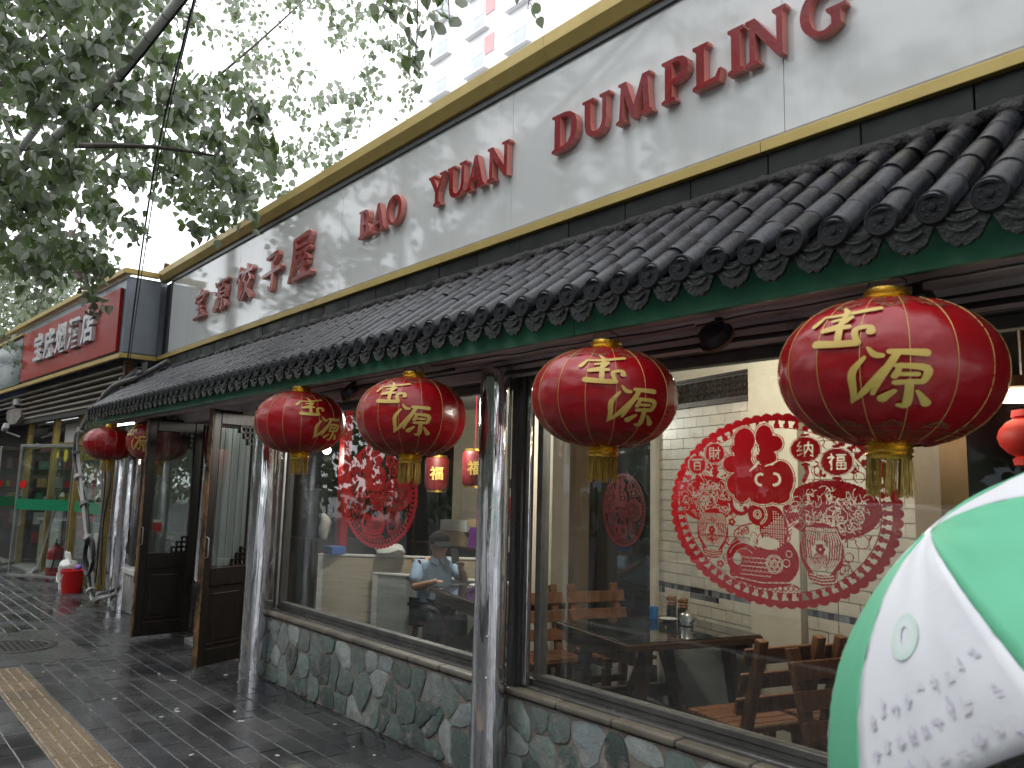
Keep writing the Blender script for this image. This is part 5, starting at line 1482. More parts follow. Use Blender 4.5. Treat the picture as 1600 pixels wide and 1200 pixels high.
def bins():
    t = thing('red_bucket', 'bright red plastic bucket with white handle on the wet pavement', 'bucket', (-13.0, 2.80, 0))
    T = Matrix.Translation((-13.0, 2.80, 0))
    MB().lathe([(.125, 0), (.13, .01), (.16, .29), (.168, .30), (.168, .315), (.155, .315), (.15, .29), (.12, .02), (.01, .02)], 28, T).obj('tub', m_redplastic, t, smooth=True)
    MB().tube([(-13.0 + .165 * math.cos(a), 2.80 - .16 + .0 - .02 * math.sin(a), .27 - .13 * math.sin(a) * .9) for a in [PI * i / 12 for i in range(13)]], .008, 6).obj('handle', m_wht, t, smooth=True)
    b = thing('white_bin', 'small white bin with a bag stuffed in behind the red bucket', 'bin', (-13.42, 2.84, 0))
    T = Matrix.Translation((-13.42, 2.84, 0))
    MB().lathe([(.12, 0), (.15, .30), (.155, .31), (.145, .31), (.115, .02), (.01, .02)], 24, T).obj('tub', m_wht, b, smooth=True)
    g = thing('plastic_bag', 'crumpled white carrier bag tied over the white bin', 'bag', (-13.42, 2.84, .30))
    rnd = random.Random(2); m = MB(); m.sphere((-13.40, 2.82, .34), .14, 16, 10, (1.15, .9, .62))
    m.v = [tuple(Vector(v) + Vector((0, 0, 1)) * .03 * noise.noise(Vector(v) * 16) + Vector((1, 0, 0)) * .03 * noise.noise(Vector(v) * 13 + Vector((5, 5, 5)))) for v in m.v]
    m.obj('bag_body', m_wht, g, smooth=True)
    for dx in (-.12, .06): MB().tube(catmull([(-13.42 + dx, 2.82, .40), (-13.44 + dx, 2.80, .50), (-13.38 + dx, 2.80, .52), (-13.34 + dx, 2.82, .40)], 6), .018, 6).obj('bag_handle', m_wht, g, smooth=True)
    mp = thing('mop', 'white stick mop leaning on the shop front above its flat head', 'mop', (-15.1, 2.80, 0))
    MB().tube([(-15.3, 2.76, .12), (-14.75, 2.86, 1.25)], .014, 8).obj('stick', m_wht, mp, smooth=True)
    MB().box(-15.75, -15.1, 2.68, 2.82, .0, .05).obj('head', m_lgrey, mp, bevel=.01)
    MB().bar((-15.5, 2.75, .05), (-15.3, 2.76, .14), .09, .05).obj('joint', m_ivory, mp)
    pl = thing('purple_brush', 'purple scrubbing brush head poking out of the red bucket', 'brush', (-12.95, 2.82, .3))
    MB().tube([(-12.95, 2.82, .05), (-12.88, 2.84, .38)], .012, 6).obj('stick', m_wht, pl)
    MB().sphere((-12.88, 2.84, .36), .06, 12, 8, (1, .8, .7)).obj('brush_head', MAT('purple_plastic', (.28, .14, .50), rough=.4), pl, smooth=True)
bins()

# ================================================================= DINING ROOM
WO = Vector((-4.06, 4.92, 0))                    # left end of the tiled wall
RX = Vector((math.cos(TH), math.sin(TH), 0)); RY = Vector((-math.sin(TH), math.cos(TH), 0))
RM = Matrix(((RX.x, RY.x, 0, WO.x), (RX.y, RY.y, 0, WO.y), (0, 0, 1, 0), (0, 0, 0, 1)))
def rbox(name, mat, par, s0, s1, d0, d1, z0, z1, bevel=0):
    return MB().box(s0, s1, d0, d1, z0, z1, M=RM).obj(name, mat, par, bevel=bevel)
def tiled_wall():
    t = thing('dining_wall', 'beige tiled dining room wall with a dark mosaic strip behind the table', 'wall', WO)
    rbox('grout_bed', m_grout, t, 0, 2.30, .012, .15, .60, 2.62)
    rbox('dado', m_plgrey, t, -.02, 2.30, .004, .15, 0, .598)
    rbox('wall_edge', m_plaster, t, -.07, 0, -.03, .15, 0, 2.62)
    w, h = .155, .0765
    me = MB().box(-w / 2 + .0025, w / 2 - .0025, 0, .012, -h / 2 + .0025, h / 2 - .0025).mesh('tile', m_tilewall)
    mm = MB().box(-.0185, .0185, 0, .012, -.0185, .0185)
    m1 = mm.mesh('mosaic_tile', m_mosdk); m2 = mm.mesh('mosaic_tile', m_mosgr)
    rnd = random.Random(6)
    for a, b in ((0, 1.07), (1.505, 2.29)):
        z = .60; row = 0
        while z < 2.24:
            if .84 < z < .95:
                if row % 100 < 99:
                    for r in range(2):
                        s = a + .02
                        while s < b - .02:
                            link('mosaic_tile', m1 if rnd.random() < .42 else m2, t, RM @ Matrix.Translation((s, .0, .883 + .039 * r))); s += .039
                z = .9425; row += 1
            s = a - (w / 2 if row % 2 else 0)
            while s < b - .03:
                c0, c1 = max(s, a), min(s + w, b)
                if c1 - c0 > .05:
                    link('tile', me, t, RM @ Matrix.Translation(((c0 + c1) / 2, rnd.uniform(-.001, .001), z + h / 2)) @ Matrix.Diagonal(((c1 - c0) / w, 1, 1, 1)))
                s += w
            z += h; row += 1
            if .84 < z < .87 and z + h > .885: z = .8605
    rbox('pilaster', m_plaster, t, 1.075, 1.5, -.05, .15, 0, 2.62)
    rbox('pilaster', m_brown, t, 2.31, 2.46, -.06, .15, 0, 2.62)
    rbox('cornice', m_plaster, t, 0, 2.46, -.02, .011, 2.44, 2.62)
    # carved lattice panel
    rbox('carved_backing', m_darkwall, t, .22, 1.05, -.006, .010, 2.255, 2.43)
    c = MB()
    for k in range(12):
        s = .25 + k * .068
        for z in (2.30, 2.345, 2.39):
            pts = [RM @ Vector((s + .028 * math.cos(2 * PI * i / 10), -.016, z + .021 * math.sin(2 * PI * i / 10))) for i in range(11)]
            c.tube(pts, .006, 5)
    c.obj('carved_lattice', m_carve, t)
    for a, b, z0, z1 in ((.20, 1.07, 2.235, 2.258), (.20, 1.07, 2.427, 2.445)): rbox('carved_frame', m_carve, t, a, b, -.03, .008, z0, z1)
tiled_wall()
def left_room():
    t = thing('mirror_wall', 'smoky mirror panel beside the beige tiled wall', 'mirror', WO + RX * -.5)
    rbox('mirror', m_mirror, t, -.98, -.08, .02, .05, .55, 2.4)
    rbox('base', m_plgrey, t, -.98, -.08, -.01, .06, 0, .55)
    rbox('frame', m_carve, t, -1.03, -.985, -.01, .06, .0, 2.5)
    p = thing('room_column', 'cream square column left of the smoky mirror', 'column', WO + RX * -1.3)
    rbox('shaft', m_plaster, p, -1.62, -1.15, -.32, .05, 0, 2.62)
    rbox('shaft', m_brown, p, -1.145, -1.04, -.15, .05, 0, 2.62)
    # half height partitions in the left part of the room
    def part(nm, lab, a, b, h, mat, th=.09):
        a = Vector((*a, 0)); b = Vector((*b, 0)); u = (b - a).normalized(); n = Vector((-u.y, u.x, 0)); L = (b - a).length
        M = Matrix(((u.x, n.x, 0, a.x), (u.y, n.y, 0, a.y), (0, 0, 1, 0), (0, 0, 0, 1)))
        q = thing(nm, lab, 'partition', a)
        MB().box(.06, L, 0, th, 0, h - .02, M=M).obj('face', mat, q)
        MB().box(0, .057, -.006, th, 0, h - .02, M=M).obj('edge_strip', m_ivory, q)
        MB().box(-.005, L, -.01, th + .01, h - .018, h, M=M).obj('cap', m_ivory, q, bevel=.003)
        return q
    part('low_partition', 'beige linen tiled half wall behind the left window', (-7.75, 3.95), (-6.55, 5.22), .90, m_beigeface)
    part('low_partition', 'lower grey tiled half wall behind the seated man', (-7.30, 4.34), (-5.6, 5.14), .735, m_plgrey)
    sb = thing('sideboard', 'dark sideboard behind the half walls carrying stacked boxes', 'sideboard', (-7.2, 5.6, 0))
    MB().box(-8.3, -6.4, 5.5, 6.0, 0, .93).obj('body', m_darkwall, sb, bevel=.01)
    MB().box(-8.35, -6.35, 5.45, 6.05, .932, .96).obj('top', m_furndk, sb, bevel=.005)
    for x, y, z, w, d, h, m, lb in ((-7.55, 5.62, .96, .5, .3, .16, m_card, 'flat brown carton on the sideboard left of the seated man'), (-7.0, 5.6, .96, .34, .3, .22, m_purple, 'purple printed carton on the sideboard behind the seated man'),
                                (-7.5, 5.62, 1.122, .5, .3, .12, m_ivory, 'white carton on top of the flat brown carton'), (-6.64, 5.6, .96, .34, .3, .15, m_ivory, 'pale carton beside the purple one on the sideboard'), (-6.9, 5.6, 1.182, .6, .3, .09, m_card, 'long brown box lying over the purple carton')):
        tag(MB().box(x - w / 2, x + w / 2, y - d / 2, y + d / 2, z + .001, z + h).obj('carton', m, bevel=.004), lb, 'carton')
    wl = thing('inner_wall', 'cream wall panel with a red rosette behind the left window', 'wall', (-7.2, 6.3, 0))
    MB().box(-8.6, -7.05, 6.25, 6.4, 0, 2.62).obj('panel', m_plaster, wl)
    MB().box(-7.6, -7.05, 6.235, 6.248, 1.62, 1.73).obj('dark_strip', m_mosdk, wl)
    MB().lathe([(.10, 0), (.10, .01), (.05, .03), (.01, .03)], 16, Matrix.Translation((-7.42, 6.24, 1.42)) @ Matrix.Rotation(R(90), 4, 'X')).obj('rosette', m_redpaint, wl, smooth=True)
    MB().box(-7.36, -7.08, 6.24, 6.249, 1.33, 1.47).obj('red_tag', m_redpaint, wl)
    for sx in (-.04, .02): MB().add([(-7.42 + sx, 6.23, 1.36), (-7.38 + sx, 6.23, 1.36), (-7.37 + sx, 6.23, 1.15), (-7.43 + sx, 6.23, 1.16)], [(0, 1, 2, 3)]).obj('ribbon_tail', m_redpaint, wl)
    ps = thing('red_post', 'dark red wooden post seen through the left edge of the papercut', 'post', (-8.85, 4.8, 0))
    MB().box(-8.92, -8.80, 4.75, 4.85, 0, 2.62).obj('post', m_redpaint, ps)
    cs = thing('speaker_cabinet', 'black cabinet standing on the counter left of the red post', 'cabinet', (-9.7, 4.7, .9))
    MB().box(-10.5, -9.0, 4.5, 5.2, 0, .95).obj('counter', m_darkwall, cs, bevel=.01)
    MB().box(-9.85, -9.35, 4.6, 5.0, .952, 1.55).obj('cabinet', m_black, cs, bevel=.01)
    cl = thing('cloth_bundle', 'pale cloth bag hanging beside the red post', 'bag', (-9.15, 4.78, 1.05))
    m = MB(); m.sphere((-9.2, 4.75, 1.08), .13, 12, 8, (.7, .5, 1.4)); m.v = [tuple(Vector(v) * 1 + Vector((.04, .02, 0)) * noise.noise(Vector(v) * 9)) for v in m.v]; m.obj('bag', m_ivory, cl, smooth=True)
    c2 = thing('white_cloth', 'crumpled white and beige cloth on the half wall', 'cloth', (-7.4, 4.35, .90))
    m = MB(); m.sphere((-7.25, 4.5, .95), .17, 16, 8, (1.3, .8, .36)); m.v = [tuple(Vector(v) + Vector((.05, .03, .05)) * noise.noise(Vector(v) * 11)) for v in m.v]; m.obj('cloth', m_ivory, c2, smooth=True)
    bx = thing('blue_box', 'small blue plastic box at the end of the half wall', 'box', (-7.68, 4.08, .9))
    MB().box(-7.76, -7.56, 4.0, 4.16, .901, .98).obj('box', m_blue, bx, bevel=.006)
    dp = thing('dustpan', 'black long handled dustpan standing by the grey half wall', 'dustpan', (-7.2, 4.75, 0))
    bp = Vector((-6.75, 4.38, 0))
    MB().add([tuple(bp + Vector(v)) for v in ((-.16, -.08, .01), (.14, -.08, .01), (.14, .14, .03), (-.16, .14, .03), (-.16, .14, .12), (.14, .14, .12))], [(0, 1, 2, 3), (3, 2, 5, 4), (0, 3, 4), (1, 5, 2)]).obj('pan', m_black, dp)
    MB().tube([tuple(bp + Vector((0, .13, .08))), tuple(bp + Vector((-.06, .12, .46)))], .010, 6).obj('handle', m_black, dp)
    MB().bar(tuple(bp + Vector((-.12, .12, .46))), tuple(bp + Vector((0, .12, .47))), .03, .03).obj('grip', m_black, dp)
left_room()
m_drum = MAT('dark_red_paper', (.13, .008, .010), rough=.5)
def red_drum(label, x, y, z):
    t = thing('drum_lantern', label, 'lantern', (x, y, z), group='small red drum lanterns inside the restaurant')
    T = Matrix.Translation((x, y, z))
    MB().lathe([(.05, -.17), (.11, -.165), (.125, -.13), (.125, .13), (.11, .165), (.05, .17)], 20, T).obj('drum', m_drum, t, smooth=True)
    for s in (-1, 1): MB().lathe([(.10, s * .168), (.10, s * .19), (.01, s * .19)], 20, T).obj('gold_ring', m_goldmetal, t)
    V, F = text_fill('福', .001, .14, .004)
    d = Vector((0 - x, 0 - y, 0)).normalized(); rt = Vector((-d.y, d.x, 0))
    V, F = place2d(V, F, Vector((x, y, z)) + d * .127 - rt * .07 - Vector((0, 0, .05)), rt, (0, 0, 1), d, 1, 1)
    MB().add(V, F).obj('character', m_goldprint, t)
    MB().tube([(x, y, z + .18), (x, y, 2.61)], .003, 5).obj('cord', m_redpaint, t)
red_drum('red drum lantern above the seated man, left of two', -6.92, 4.82, 1.75)
red_drum('red drum lantern just left of the chrome pillar, right of two', -6.25, 4.8, 1.80)
def globe():
    t = thing('small_red_lantern', 'small bright red lantern hanging inside right of the biggest lantern', 'lantern', (-1.42, 4.25, 1.9))
    T = Matrix.Translation((-1.27, 4.22, 1.90)); mr = MAT('bright_red_paper', (.62, .022, .012), rough=.6)
    MB().lathe([(.09, .125), (.095, .095), (.08, .09), (.115, .07), (.145, .035), (.155, 0), (.145, -.035), (.115, -.07), (.08, -.09), (.095, -.10), (.09, -.13), (.01, -.13)], 28, T).obj('body', mr, t, smooth=True, ang=50)
    MB().tube([(-1.27, 4.22, 2.03), (-1.27, 4.22, 2.6)], .003, 5).obj('cord', m_redpaint, t)
    MB().tube([(-1.27, 4.22, 1.77), (-1.28, 4.22, 1.65)], .004, 5).obj('tassel', m_tassel, t)
globe()
def lamps():
    def disc(label, x, y, z, r, e, col=(1, .84, .6)):
        t = thing('ceiling_lamp', label, 'lamp', (x, y, z))
        T = Matrix.Translation((x, y, z))
        MB().lathe([(r, 0), (r * .9, -.03), (.01, -.05)], 28, T).obj('diffuser', m_warm, t, smooth=True)
        MB().lathe([(r * 1.25, .05), (r * 1.25, .0), (r * 1.02, -.004), (r * 1.02, .05)], 28, T).obj('rim', m_furn, t, smooth=True, ang=30)
        MB().tube([(x, y, z + .05), (x, y, 2.62)], .015, 8).obj('stem', m_furn, t)
        li = bpy.data.lights.new('lamp_light', 'POINT'); li.energy = e; li.color = col; li.shadow_soft_size = .12
        lo = bpy.data.objects.new('lamp_light', li); COL.objects.link(lo); lo.location = (x, y, z - .16)
    disc('round warm lamp glowing behind the biggest lantern', -1.33, 4.3, 2.12, .22, 9)
    disc('round ceiling lamp added to light the room by the smoked glass table', -2.75, 3.5, 2.53, .16, 92, (1, .93, .82))  # unseen lamp, added to brighten the tiled wall evenly
    disc('round ceiling lamp added to light the half walls on the left', -6.3, 4.3, 2.5, .16, 125, (1, .95, .87))  # unseen lamp, added to brighten the left of the room
    t = thing('bare_bulb', 'bare bright bulb behind the lantern beside the near door leaf', 'bulb', (-9.45, 4.8, 2.04))
    MB().sphere((-9.0, 4.62, 2.03), .05, 12, 8).obj('glass', EMIT('bulb_glow', (1, .93, .8), 25), t, smooth=True)
    MB().lathe([(.02, .04), (.022, .09), (.004, .10)], 10, Matrix.Translation((-9.0, 4.62, 2.03))).obj('socket', m_black, t)
    MB().tube([(-9.0, 4.62, 2.12), (-9.0, 4.62, 2.62)], .004, 5).obj('cord', m_black, t)
    li = bpy.data.lights.new('bulb_light', 'POINT'); li.energy = 8; li.color = (1, .9, .75); li.shadow_soft_size = .05
    lo = bpy.data.objects.new('bulb_light', li); COL.objects.link(lo); lo.location = (-9.0, 4.62, 1.93)
lamps()
def table(label, A, B, Cc, D, glass=True):
    A, B, Cc, D = [Vector((*p, 0)) for p in (A, B, Cc, D)]
    c = (A + B + Cc + D) / 4; u = (B - A).normalized(); v = (D - A).normalized(); v = (v - u * v.dot(u)).normalized()
    W = (B - A).length; Dp = (D - A).length
    M = Matrix(((u.x, v.x, 0, c.x), (u.y, v.y, 0, c.y), (0, 0, 1, 0), (0, 0, 0, 1)))
    t = thing('dining_table', label, 'table', c)
    w, d = W / 2, Dp / 2
    MB().box(-w, w, -d, d, .70, .745, M=M).obj('tabletop', m_furndk, t, bevel=.008)
    if glass: MB().box(-w + .01, w - .01, -d + .01, d - .01, .7455, .753, M=M).obj('glass_top', m_tabglass, t, bevel=.002)
    for s in (-1, 1): MB().box(-w + .04, w - .04, s * (d - .07) - .02, s * (d - .07) + .02, .62, .698, M=M).obj('apron', m_furndk, t, bevel=.004)
    for sx in (-1, 1):
        for sy in (-1, 1): MB().bar(M @ Vector((sx * (w - .10), sy * (d - .2), .70)), M @ Vector((sx * (w - .10), sy * (d - .08), .0)), .065, .065, up=(1, 0, 0)).obj('leg', m_furndk, t, bevel=.006)
        MB().bar(M @ Vector((sx * (w - .10), -(d - .16), .28)), M @ Vector((sx * (w - .10), d - .16, .28)), .05, .09).obj('cross_rail', m_furndk, t, bevel=.005)
        MB().bar(M @ Vector((sx * (w - .13), 0, .28)), M @ Vector((sx * .05, 0, .68)), .05, .06).obj('brace', m_furndk, t, bevel=.004)
    MB().bar(M @ Vector((-(w - .1), 0, .26)), M @ Vector((w - .1, 0, .26)), .05, .08).obj('stretcher', m_furndk, t, bevel=.005)
    return t
table('square dining table with smoked glass top against the beige tiled wall', (-3.98, 3.77), (-3.15, 3.54), (-2.89, 4.50), (-3.72, 4.73))
table('wooden table at which the man in the cap sits', (-5.95, 4.10), (-4.75, 3.78), (-4.57, 4.44), (-5.77, 4.76))
def make_chair():
    t = thing('slatted_chair', '', 'chair', (0, 0, 0))
    rnd = random.Random(1)
    for i in range(6): MB().box(-.22, .22, -.215 + i * .075, -.148 + i * .075, .425, .452).obj('seat_slat', m_furn, t, bevel=.006)
    for s in (-1, 1):
        MB().box(s * .17 - .025, s * .17 + .025, -.20, .22, .385, .424).obj('seat_rail', m_furn, t, bevel=.004)
        MB().bar((s * .19, -.19, .385), (s * .20, -.21, 0), .055, .055).obj('front_leg', m_furn, t, bevel=.005)
        MB().bar((s * .19, .17, .40), (s * .19, .22, 0), .055, .055).obj('rear_leg', m_furn, t, bevel=.005)
        MB().bar((s * .19, .19, .36), (s * .19, .335, .90), .055, .045).obj('back_post', m_furn, t, bevel=.006)
        MB().box(s * .195 - .018, s * .195 + .018, -.19, .19, .16, .20).obj('stretcher', m_furn, t, bevel=.004)
    for i in range(3):
        z = .56 + i * .125; y = .19 + (z - .36) * .268 - .04
        MB().bar((-.25, y, z), (.25, y, z), .022, .085, up=(0, .26, 1)).obj('back_slat', m_furn, t, bevel=.006)
    MB().box(-.19, .19, .165, .20, .20, .25).obj('rear_rail', m_furn, t, bevel=.004)
    return t
def chairs():
    ch = make_chair()
    G = 'slatted wooden chairs in the dining room'
    spots = [(-2.58, 3.85, -105, 'slatted wooden chair right of the smoked glass table, nearest the window'), (-2.42, 4.32, -105, 'slatted wooden chair right of the table, deeper against the wall'),
             (-1.74, 3.62, 75, 'slatted wooden chair standing back to back behind the chairs, next to the umbrella'), (-4.26, 3.98, 75, 'slatted wooden chair left of the smoked glass table, nearest the window'),
             (-4.12, 4.50, 75, 'slatted wooden chair left of the table, deeper inside by the mirror'), (-1.0, 3.66, -100, 'slatted wooden chair whose legs show under the umbrella edge')]
    for i, (x, y, a, lb) in enumerate(spots):
        if i == 0:
            M = Matrix.Translation((x, y, 0)) @ Matrix.Rotation(R(a), 4, 'Z'); ch.matrix_basis = M; WORLD[ch.name] = M; tag(ch, lb, None, G)
        else: copy_thing(ch, (x, y, 0), R(a), lb, G)
chairs()
def stool():
    t = thing('wooden_stool', 'low wooden stool under the man in the cap', 'stool', (-6.33, 4.43, 0))
    M = Matrix.Translation((-6.33, 4.43, 0)) @ Matrix.Rotation(TH, 4, 'Z')
    MB().box(-.19, .19, -.17, .17, .36, .40, M=M).obj('seat', m_furn, t, bevel=.008)
    for sx in (-1, 1):
        for sy in (-1, 1): MB().bar(M @ Vector((sx * .14, sy * .12, .36)), M @ Vector((sx * .17, sy * .14, 0)), .045, .045).obj('leg', m_furn, t, bevel=.004)
stool()
def condiments():
    for i, (x, y) in enumerate(((-3.60, 4.50), (-3.475, 4.46))):
        t = thing('condiment_bottle', ['dark sauce bottle with ribbed top, next to the blue cup', 'dark sauce bottle with ribbed top, next to the steel pot'][i], 'bottle', (x, y, .753))
        T = Matrix.Translation((x, y, .7535))
        MB().lathe([(.030, 0), (.034, .004), (.034, .085), (.03, .092)], 16, T).obj('sauce', m_tabglass, t, smooth=True)
        MB().lathe([(.034, .093), (.036, .10), (.031, .107), (.036, .116), (.031, .124), (.036, .133), (.034, .15), (.028, .157), (.001, .157)], 16, T).obj('ribbed_cap', m_furn, t, smooth=True)
    b = thing('blue_cup', 'small blue cup of toothpicks left of the sauce bottles', 'cup', (-3.69, 4.42, .753))
    MB().lathe([(.026, 0), (.034, .075), (.031, .075), (.024, .004)], 18, Matrix.Translation((-3.69, 4.42, .7535))).obj('cup', m_bluecup, b, smooth=True)
    p = thing('small_dish', 'small pale dish in front of the sauce bottles', 'dish', (-3.55, 4.41, .753))
    MB().lathe([(.03, 0), (.06, .018), (.062, .02), (.056, .02), (.03, .006), (.001, .006)], 20, Matrix.Translation((-3.55, 4.40, .7535))).obj('dish', m_ivory, p, smooth=True)
    k = thing('steel_pot', 'small steel pot with lid and spout at the right of the condiments', 'pot', (-3.36, 4.37, .753))
    T = Matrix.Translation((-3.36, 4.36, .7535))
    MB().lathe([(.034, 0), (.040, .006), (.040, .07), (.036, .076), (.03, .082), (.008, .088), (.009, .10), (.001, .102)], 20, T).obj('pot_body', m_steel, k, smooth=True)
    MB().tube([(-3.32, 4.35, .78), (-3.29, 4.34, .80), (-3.285, 4.338, .82)], [.009, .007, .005], 8).obj('spout', m_steel, k, smooth=True)
    MB().tube(catmull([(-3.40, 4.37, .82), (-3.43, 4.378, .815), (-3.43, 4.378, .775), (-3.40, 4.37, .77)], 5), .004, 6).obj('handle', m_steel, k, smooth=True)
    d = thing('white_plate', 'white plate with a spoon on the table beside the man', 'plate', (-5.45, 4.25, .753))
    MB().lathe([(.05, 0), (.11, .03), (.113, .034), (.104, .032), (.05, .008), (.001, .008)], 22, Matrix.Translation((-5.55, 4.38, .7535))).obj('plate', m_wht, d, smooth=True)
condiments()

# ================================================================= THE SEATED MAN
def person():
    base = Vector((-6.35, 4.42, 0))
    fx = RX.copy()                                   # he faces the table end
    lf = Vector((-fx.y, fx.x, 0))                    # his left
    def P(f, l, z): return base + fx * f + lf * l + Vector((0, 0, z))
    def skin_mesh(name, V, E, rad, mat, par, root=0, sub=2):
        me = bpy.data.meshes.new(name); me.from_pydata([tuple(v) for v in V], E, []); me.materials.append(mat)
        o = bpy.data.objects.new(name, me); COL.objects.link(o)
        sm = o.modifiers.new('skin', 'SKIN'); sm.use_smooth_shade = True
        for i, r in enumerate(rad): me.skin_vertices[0].data[i].radius = r if isinstance(r, tuple) else (r, r)
        me.skin_vertices[0].data[root].use_root = True
        ss = o.modifiers.new('sub', 'SUBSURF'); ss.levels = sub; ss.render_levels = sub
        if par:
            o.parent = par; o.matrix_parent_inverse = wmat(par).inverted()
        return o
    t = thing('person', 'man in light blue shirt and dark cap sitting and looking at his phone', 'person', base)
    V = []; E = []; Rr = []
    def add(p, r, to=None):
        V.append(p); Rr.append(r)
        if to is not None: E.append((to, len(V) - 1))
        return len(V) - 1
    pel = add(P(0, 0, .50), (.13, .115)); sp = add(P(.02, 0, .66), (.12, .105), pel); chest = add(P(.06, 0, .84), (.135, .11), sp)
    nk = add(P(.10, 0, .955), .05, chest); h0 = add(P(.135, 0, 1.01), .062, nk); h1 = add(P(.16, 0, 1.075), (.078, .085), h0); h2 = add(P(.15, 0, 1.145), .070, h1)
    nose = add(P(.245, 0, 1.055), .014, h1)
    for sd in (-1, 1):
        add(P(.14, sd * .085, 1.07), .018, h1)
    hands = []
    # right arm rests on the table edge, left hand holds the phone up
    for sd, el, ha in ((-1, P(.16, -.23, .70), P(.38, -.12, .775)), (1, P(.20, .24, .76), P(.36, .13, .90))):
        sh = add(P(.06, sd * .17, .885), .062, chest); ua = add(P(.06, sd * .17, .885).lerp(el, .5), .05, sh)
        e = add(el, .042, ua); fa = add(el.lerp(ha, .5), .036, e); wr = add(el.lerp(ha, .9), .027, fa)
        d = (ha - el).normalized(); palm = add(ha + d * .03, (.036, .020), wr); hands.append((sd, palm, ha + d * .03, d))
    for sd in (-1, 1):
        hip = add(P(.04, sd * .09, .47), .085, pel); kn = add(P(.43, sd * .12, .47), .062, hip); cf = add(P(.42, sd * .12, .28), .052, kn); an = add(P(.40, sd * .12, .08), .036, cf); add(P(.52, sd * .13, .045), .036, an)
    body = skin_mesh('body', V, E, Rr, m_skin, t)
    for sd, palm, hp, d in hands:                    # fingers: short chains rooted in each palm
        side = d.cross(Vector((0, 0, 1))).normalized()
        dn = Vector((0, 0, -.6)) if sd < 0 else -side * sd * .5
        for k, (o_, L) in enumerate(((-.024, .058), (-.008, .068), (.008, .064), (.024, .05))):
            a = hp + side * o_; b = a + d * L * .55 + dn * .012; c = b + (d * .6 + dn * .9).normalized() * L * .5
            skin_mesh('finger', [a, b, c], [(0, 1), (1, 2)], [.009, .0085, .007], m_skin, t, sub=1)
        a = hp - d * .015; b = a - side * sd * .04 + d * .02; c = b + d * .03
        skin_mesh('thumb', [a, b, c], [(0, 1), (1, 2)], [.012, .010, .008], m_skin, t, sub=1)
    # shirt
    V = []; E = []; Rr = []
    p0 = add(P(-.01, 0, .45), (.16, .15)); p1 = add(P(.01, 0, .62), (.155, .135), p0); p2 = add(P(.055, 0, .82), (.165, .135), p1); p3 = add(P(.085, 0, .925), (.085, .075), p2)
    for sd, el in ((-1, P(.16, -.23, .70)), (1, P(.20, .24, .76))):
        s0 = P(.06, sd * .17, .885); a = add(s0, .078, p2); b = add(s0.lerp(el, .55), .072, a); add(s0.lerp(el, .86), .070, b)
    skin_mesh('shirt', V, E, Rr, m_shirt, t)
    for sd in (-1, 1):
        MB().add([tuple(P(.16, sd * .005, .95)), tuple(P(.13, sd * .075, .985)), tuple(P(.17, sd * .085, .93)), tuple(P(.205, sd * .03, .90)), tuple(P(.15, sd * .005, .945)), tuple(P(.12, sd * .07, .98)), tuple(P(.16, sd * .08, .925)), tuple(P(.195, sd * .03, .895))],
                 [(0, 1, 2, 3), (7, 6, 5, 4), (0, 4, 5, 1), (1, 5, 6, 2), (2, 6, 7, 3), (3, 7, 4, 0)]).obj('collar', m_shirt, t)
    V = []; E = []; Rr = []
    q = add(P(0, 0, .47), (.155, .13))
    for sd in (-1, 1):
        a = add(P(.06, sd * .09, .465), .098, q); b = add(P(.43, sd * .12, .475), .076, a); c = add(P(.42, sd * .12, .26), .07, b); add(P(.41, sd * .12, .10), .062, c)
    skin_mesh('trousers', V, E, Rr, m_navy, t)
    m = MB(); m.sphere(P(.135, 0, 1.12), .098, 18, 10, (1.02, .98, .92)); m.v = [v for v in m.v]
    m.obj('cap_crown', m_hair, t, smooth=True)
    tip = []
    for k in range(9):
        a = -.9 + 1.8 * k / 8
        tip.append(P(.15 + .165 * math.cos(a), .10 * math.sin(a) * 1.1, 1.105 - .03 * math.cos(a)))
    inn = [P(.15 + .07 * math.cos(-.9 + 1.8 * k / 8), .085 * math.sin(-.9 + 1.8 * k / 8), 1.125) for k in range(9)]
    b = MB().add([tuple(v) for v in tip + inn] + [tuple(v - Vector((0, 0, .006))) for v in tip + inn], [(k, k + 1, 10 + k, 9 + k) for k in range(8)] + [(18 + k + 1, 18 + k, 27 + k, 28 + k) for k in range(8)] + [(k + 1, k, 18 + k, 19 + k) for k in range(8)])
    b.obj('cap_brim', m_hair, t)
    for sd in (-1, 1):
        MB().sphere(P(.225, sd * .03, 1.085), .010, 8, 6, (.7, 1.3, .7)).obj('eye', m_hair, t)
        MB().sphere(P(.40, sd * .12 + .0, .05), .06, 12, 8, (1.7, .85, .75)).obj('shoe', m_black, t, smooth=True)
    MB().bar(P(.228, -.022, 1.022), P(.228, .022, 1.022), .008, .006).obj('mouth', m_redpaint, t)
    ph = thing('phone', 'black phone held up in the hand of the man in the cap', 'phone', P(.40, .12, .95))
    MB().bar(P(.375, .08, .93), P(.345, .07, 1.06), .075, .010, up=fx).obj('phone_body', m_black, ph, bevel=.004)
person()

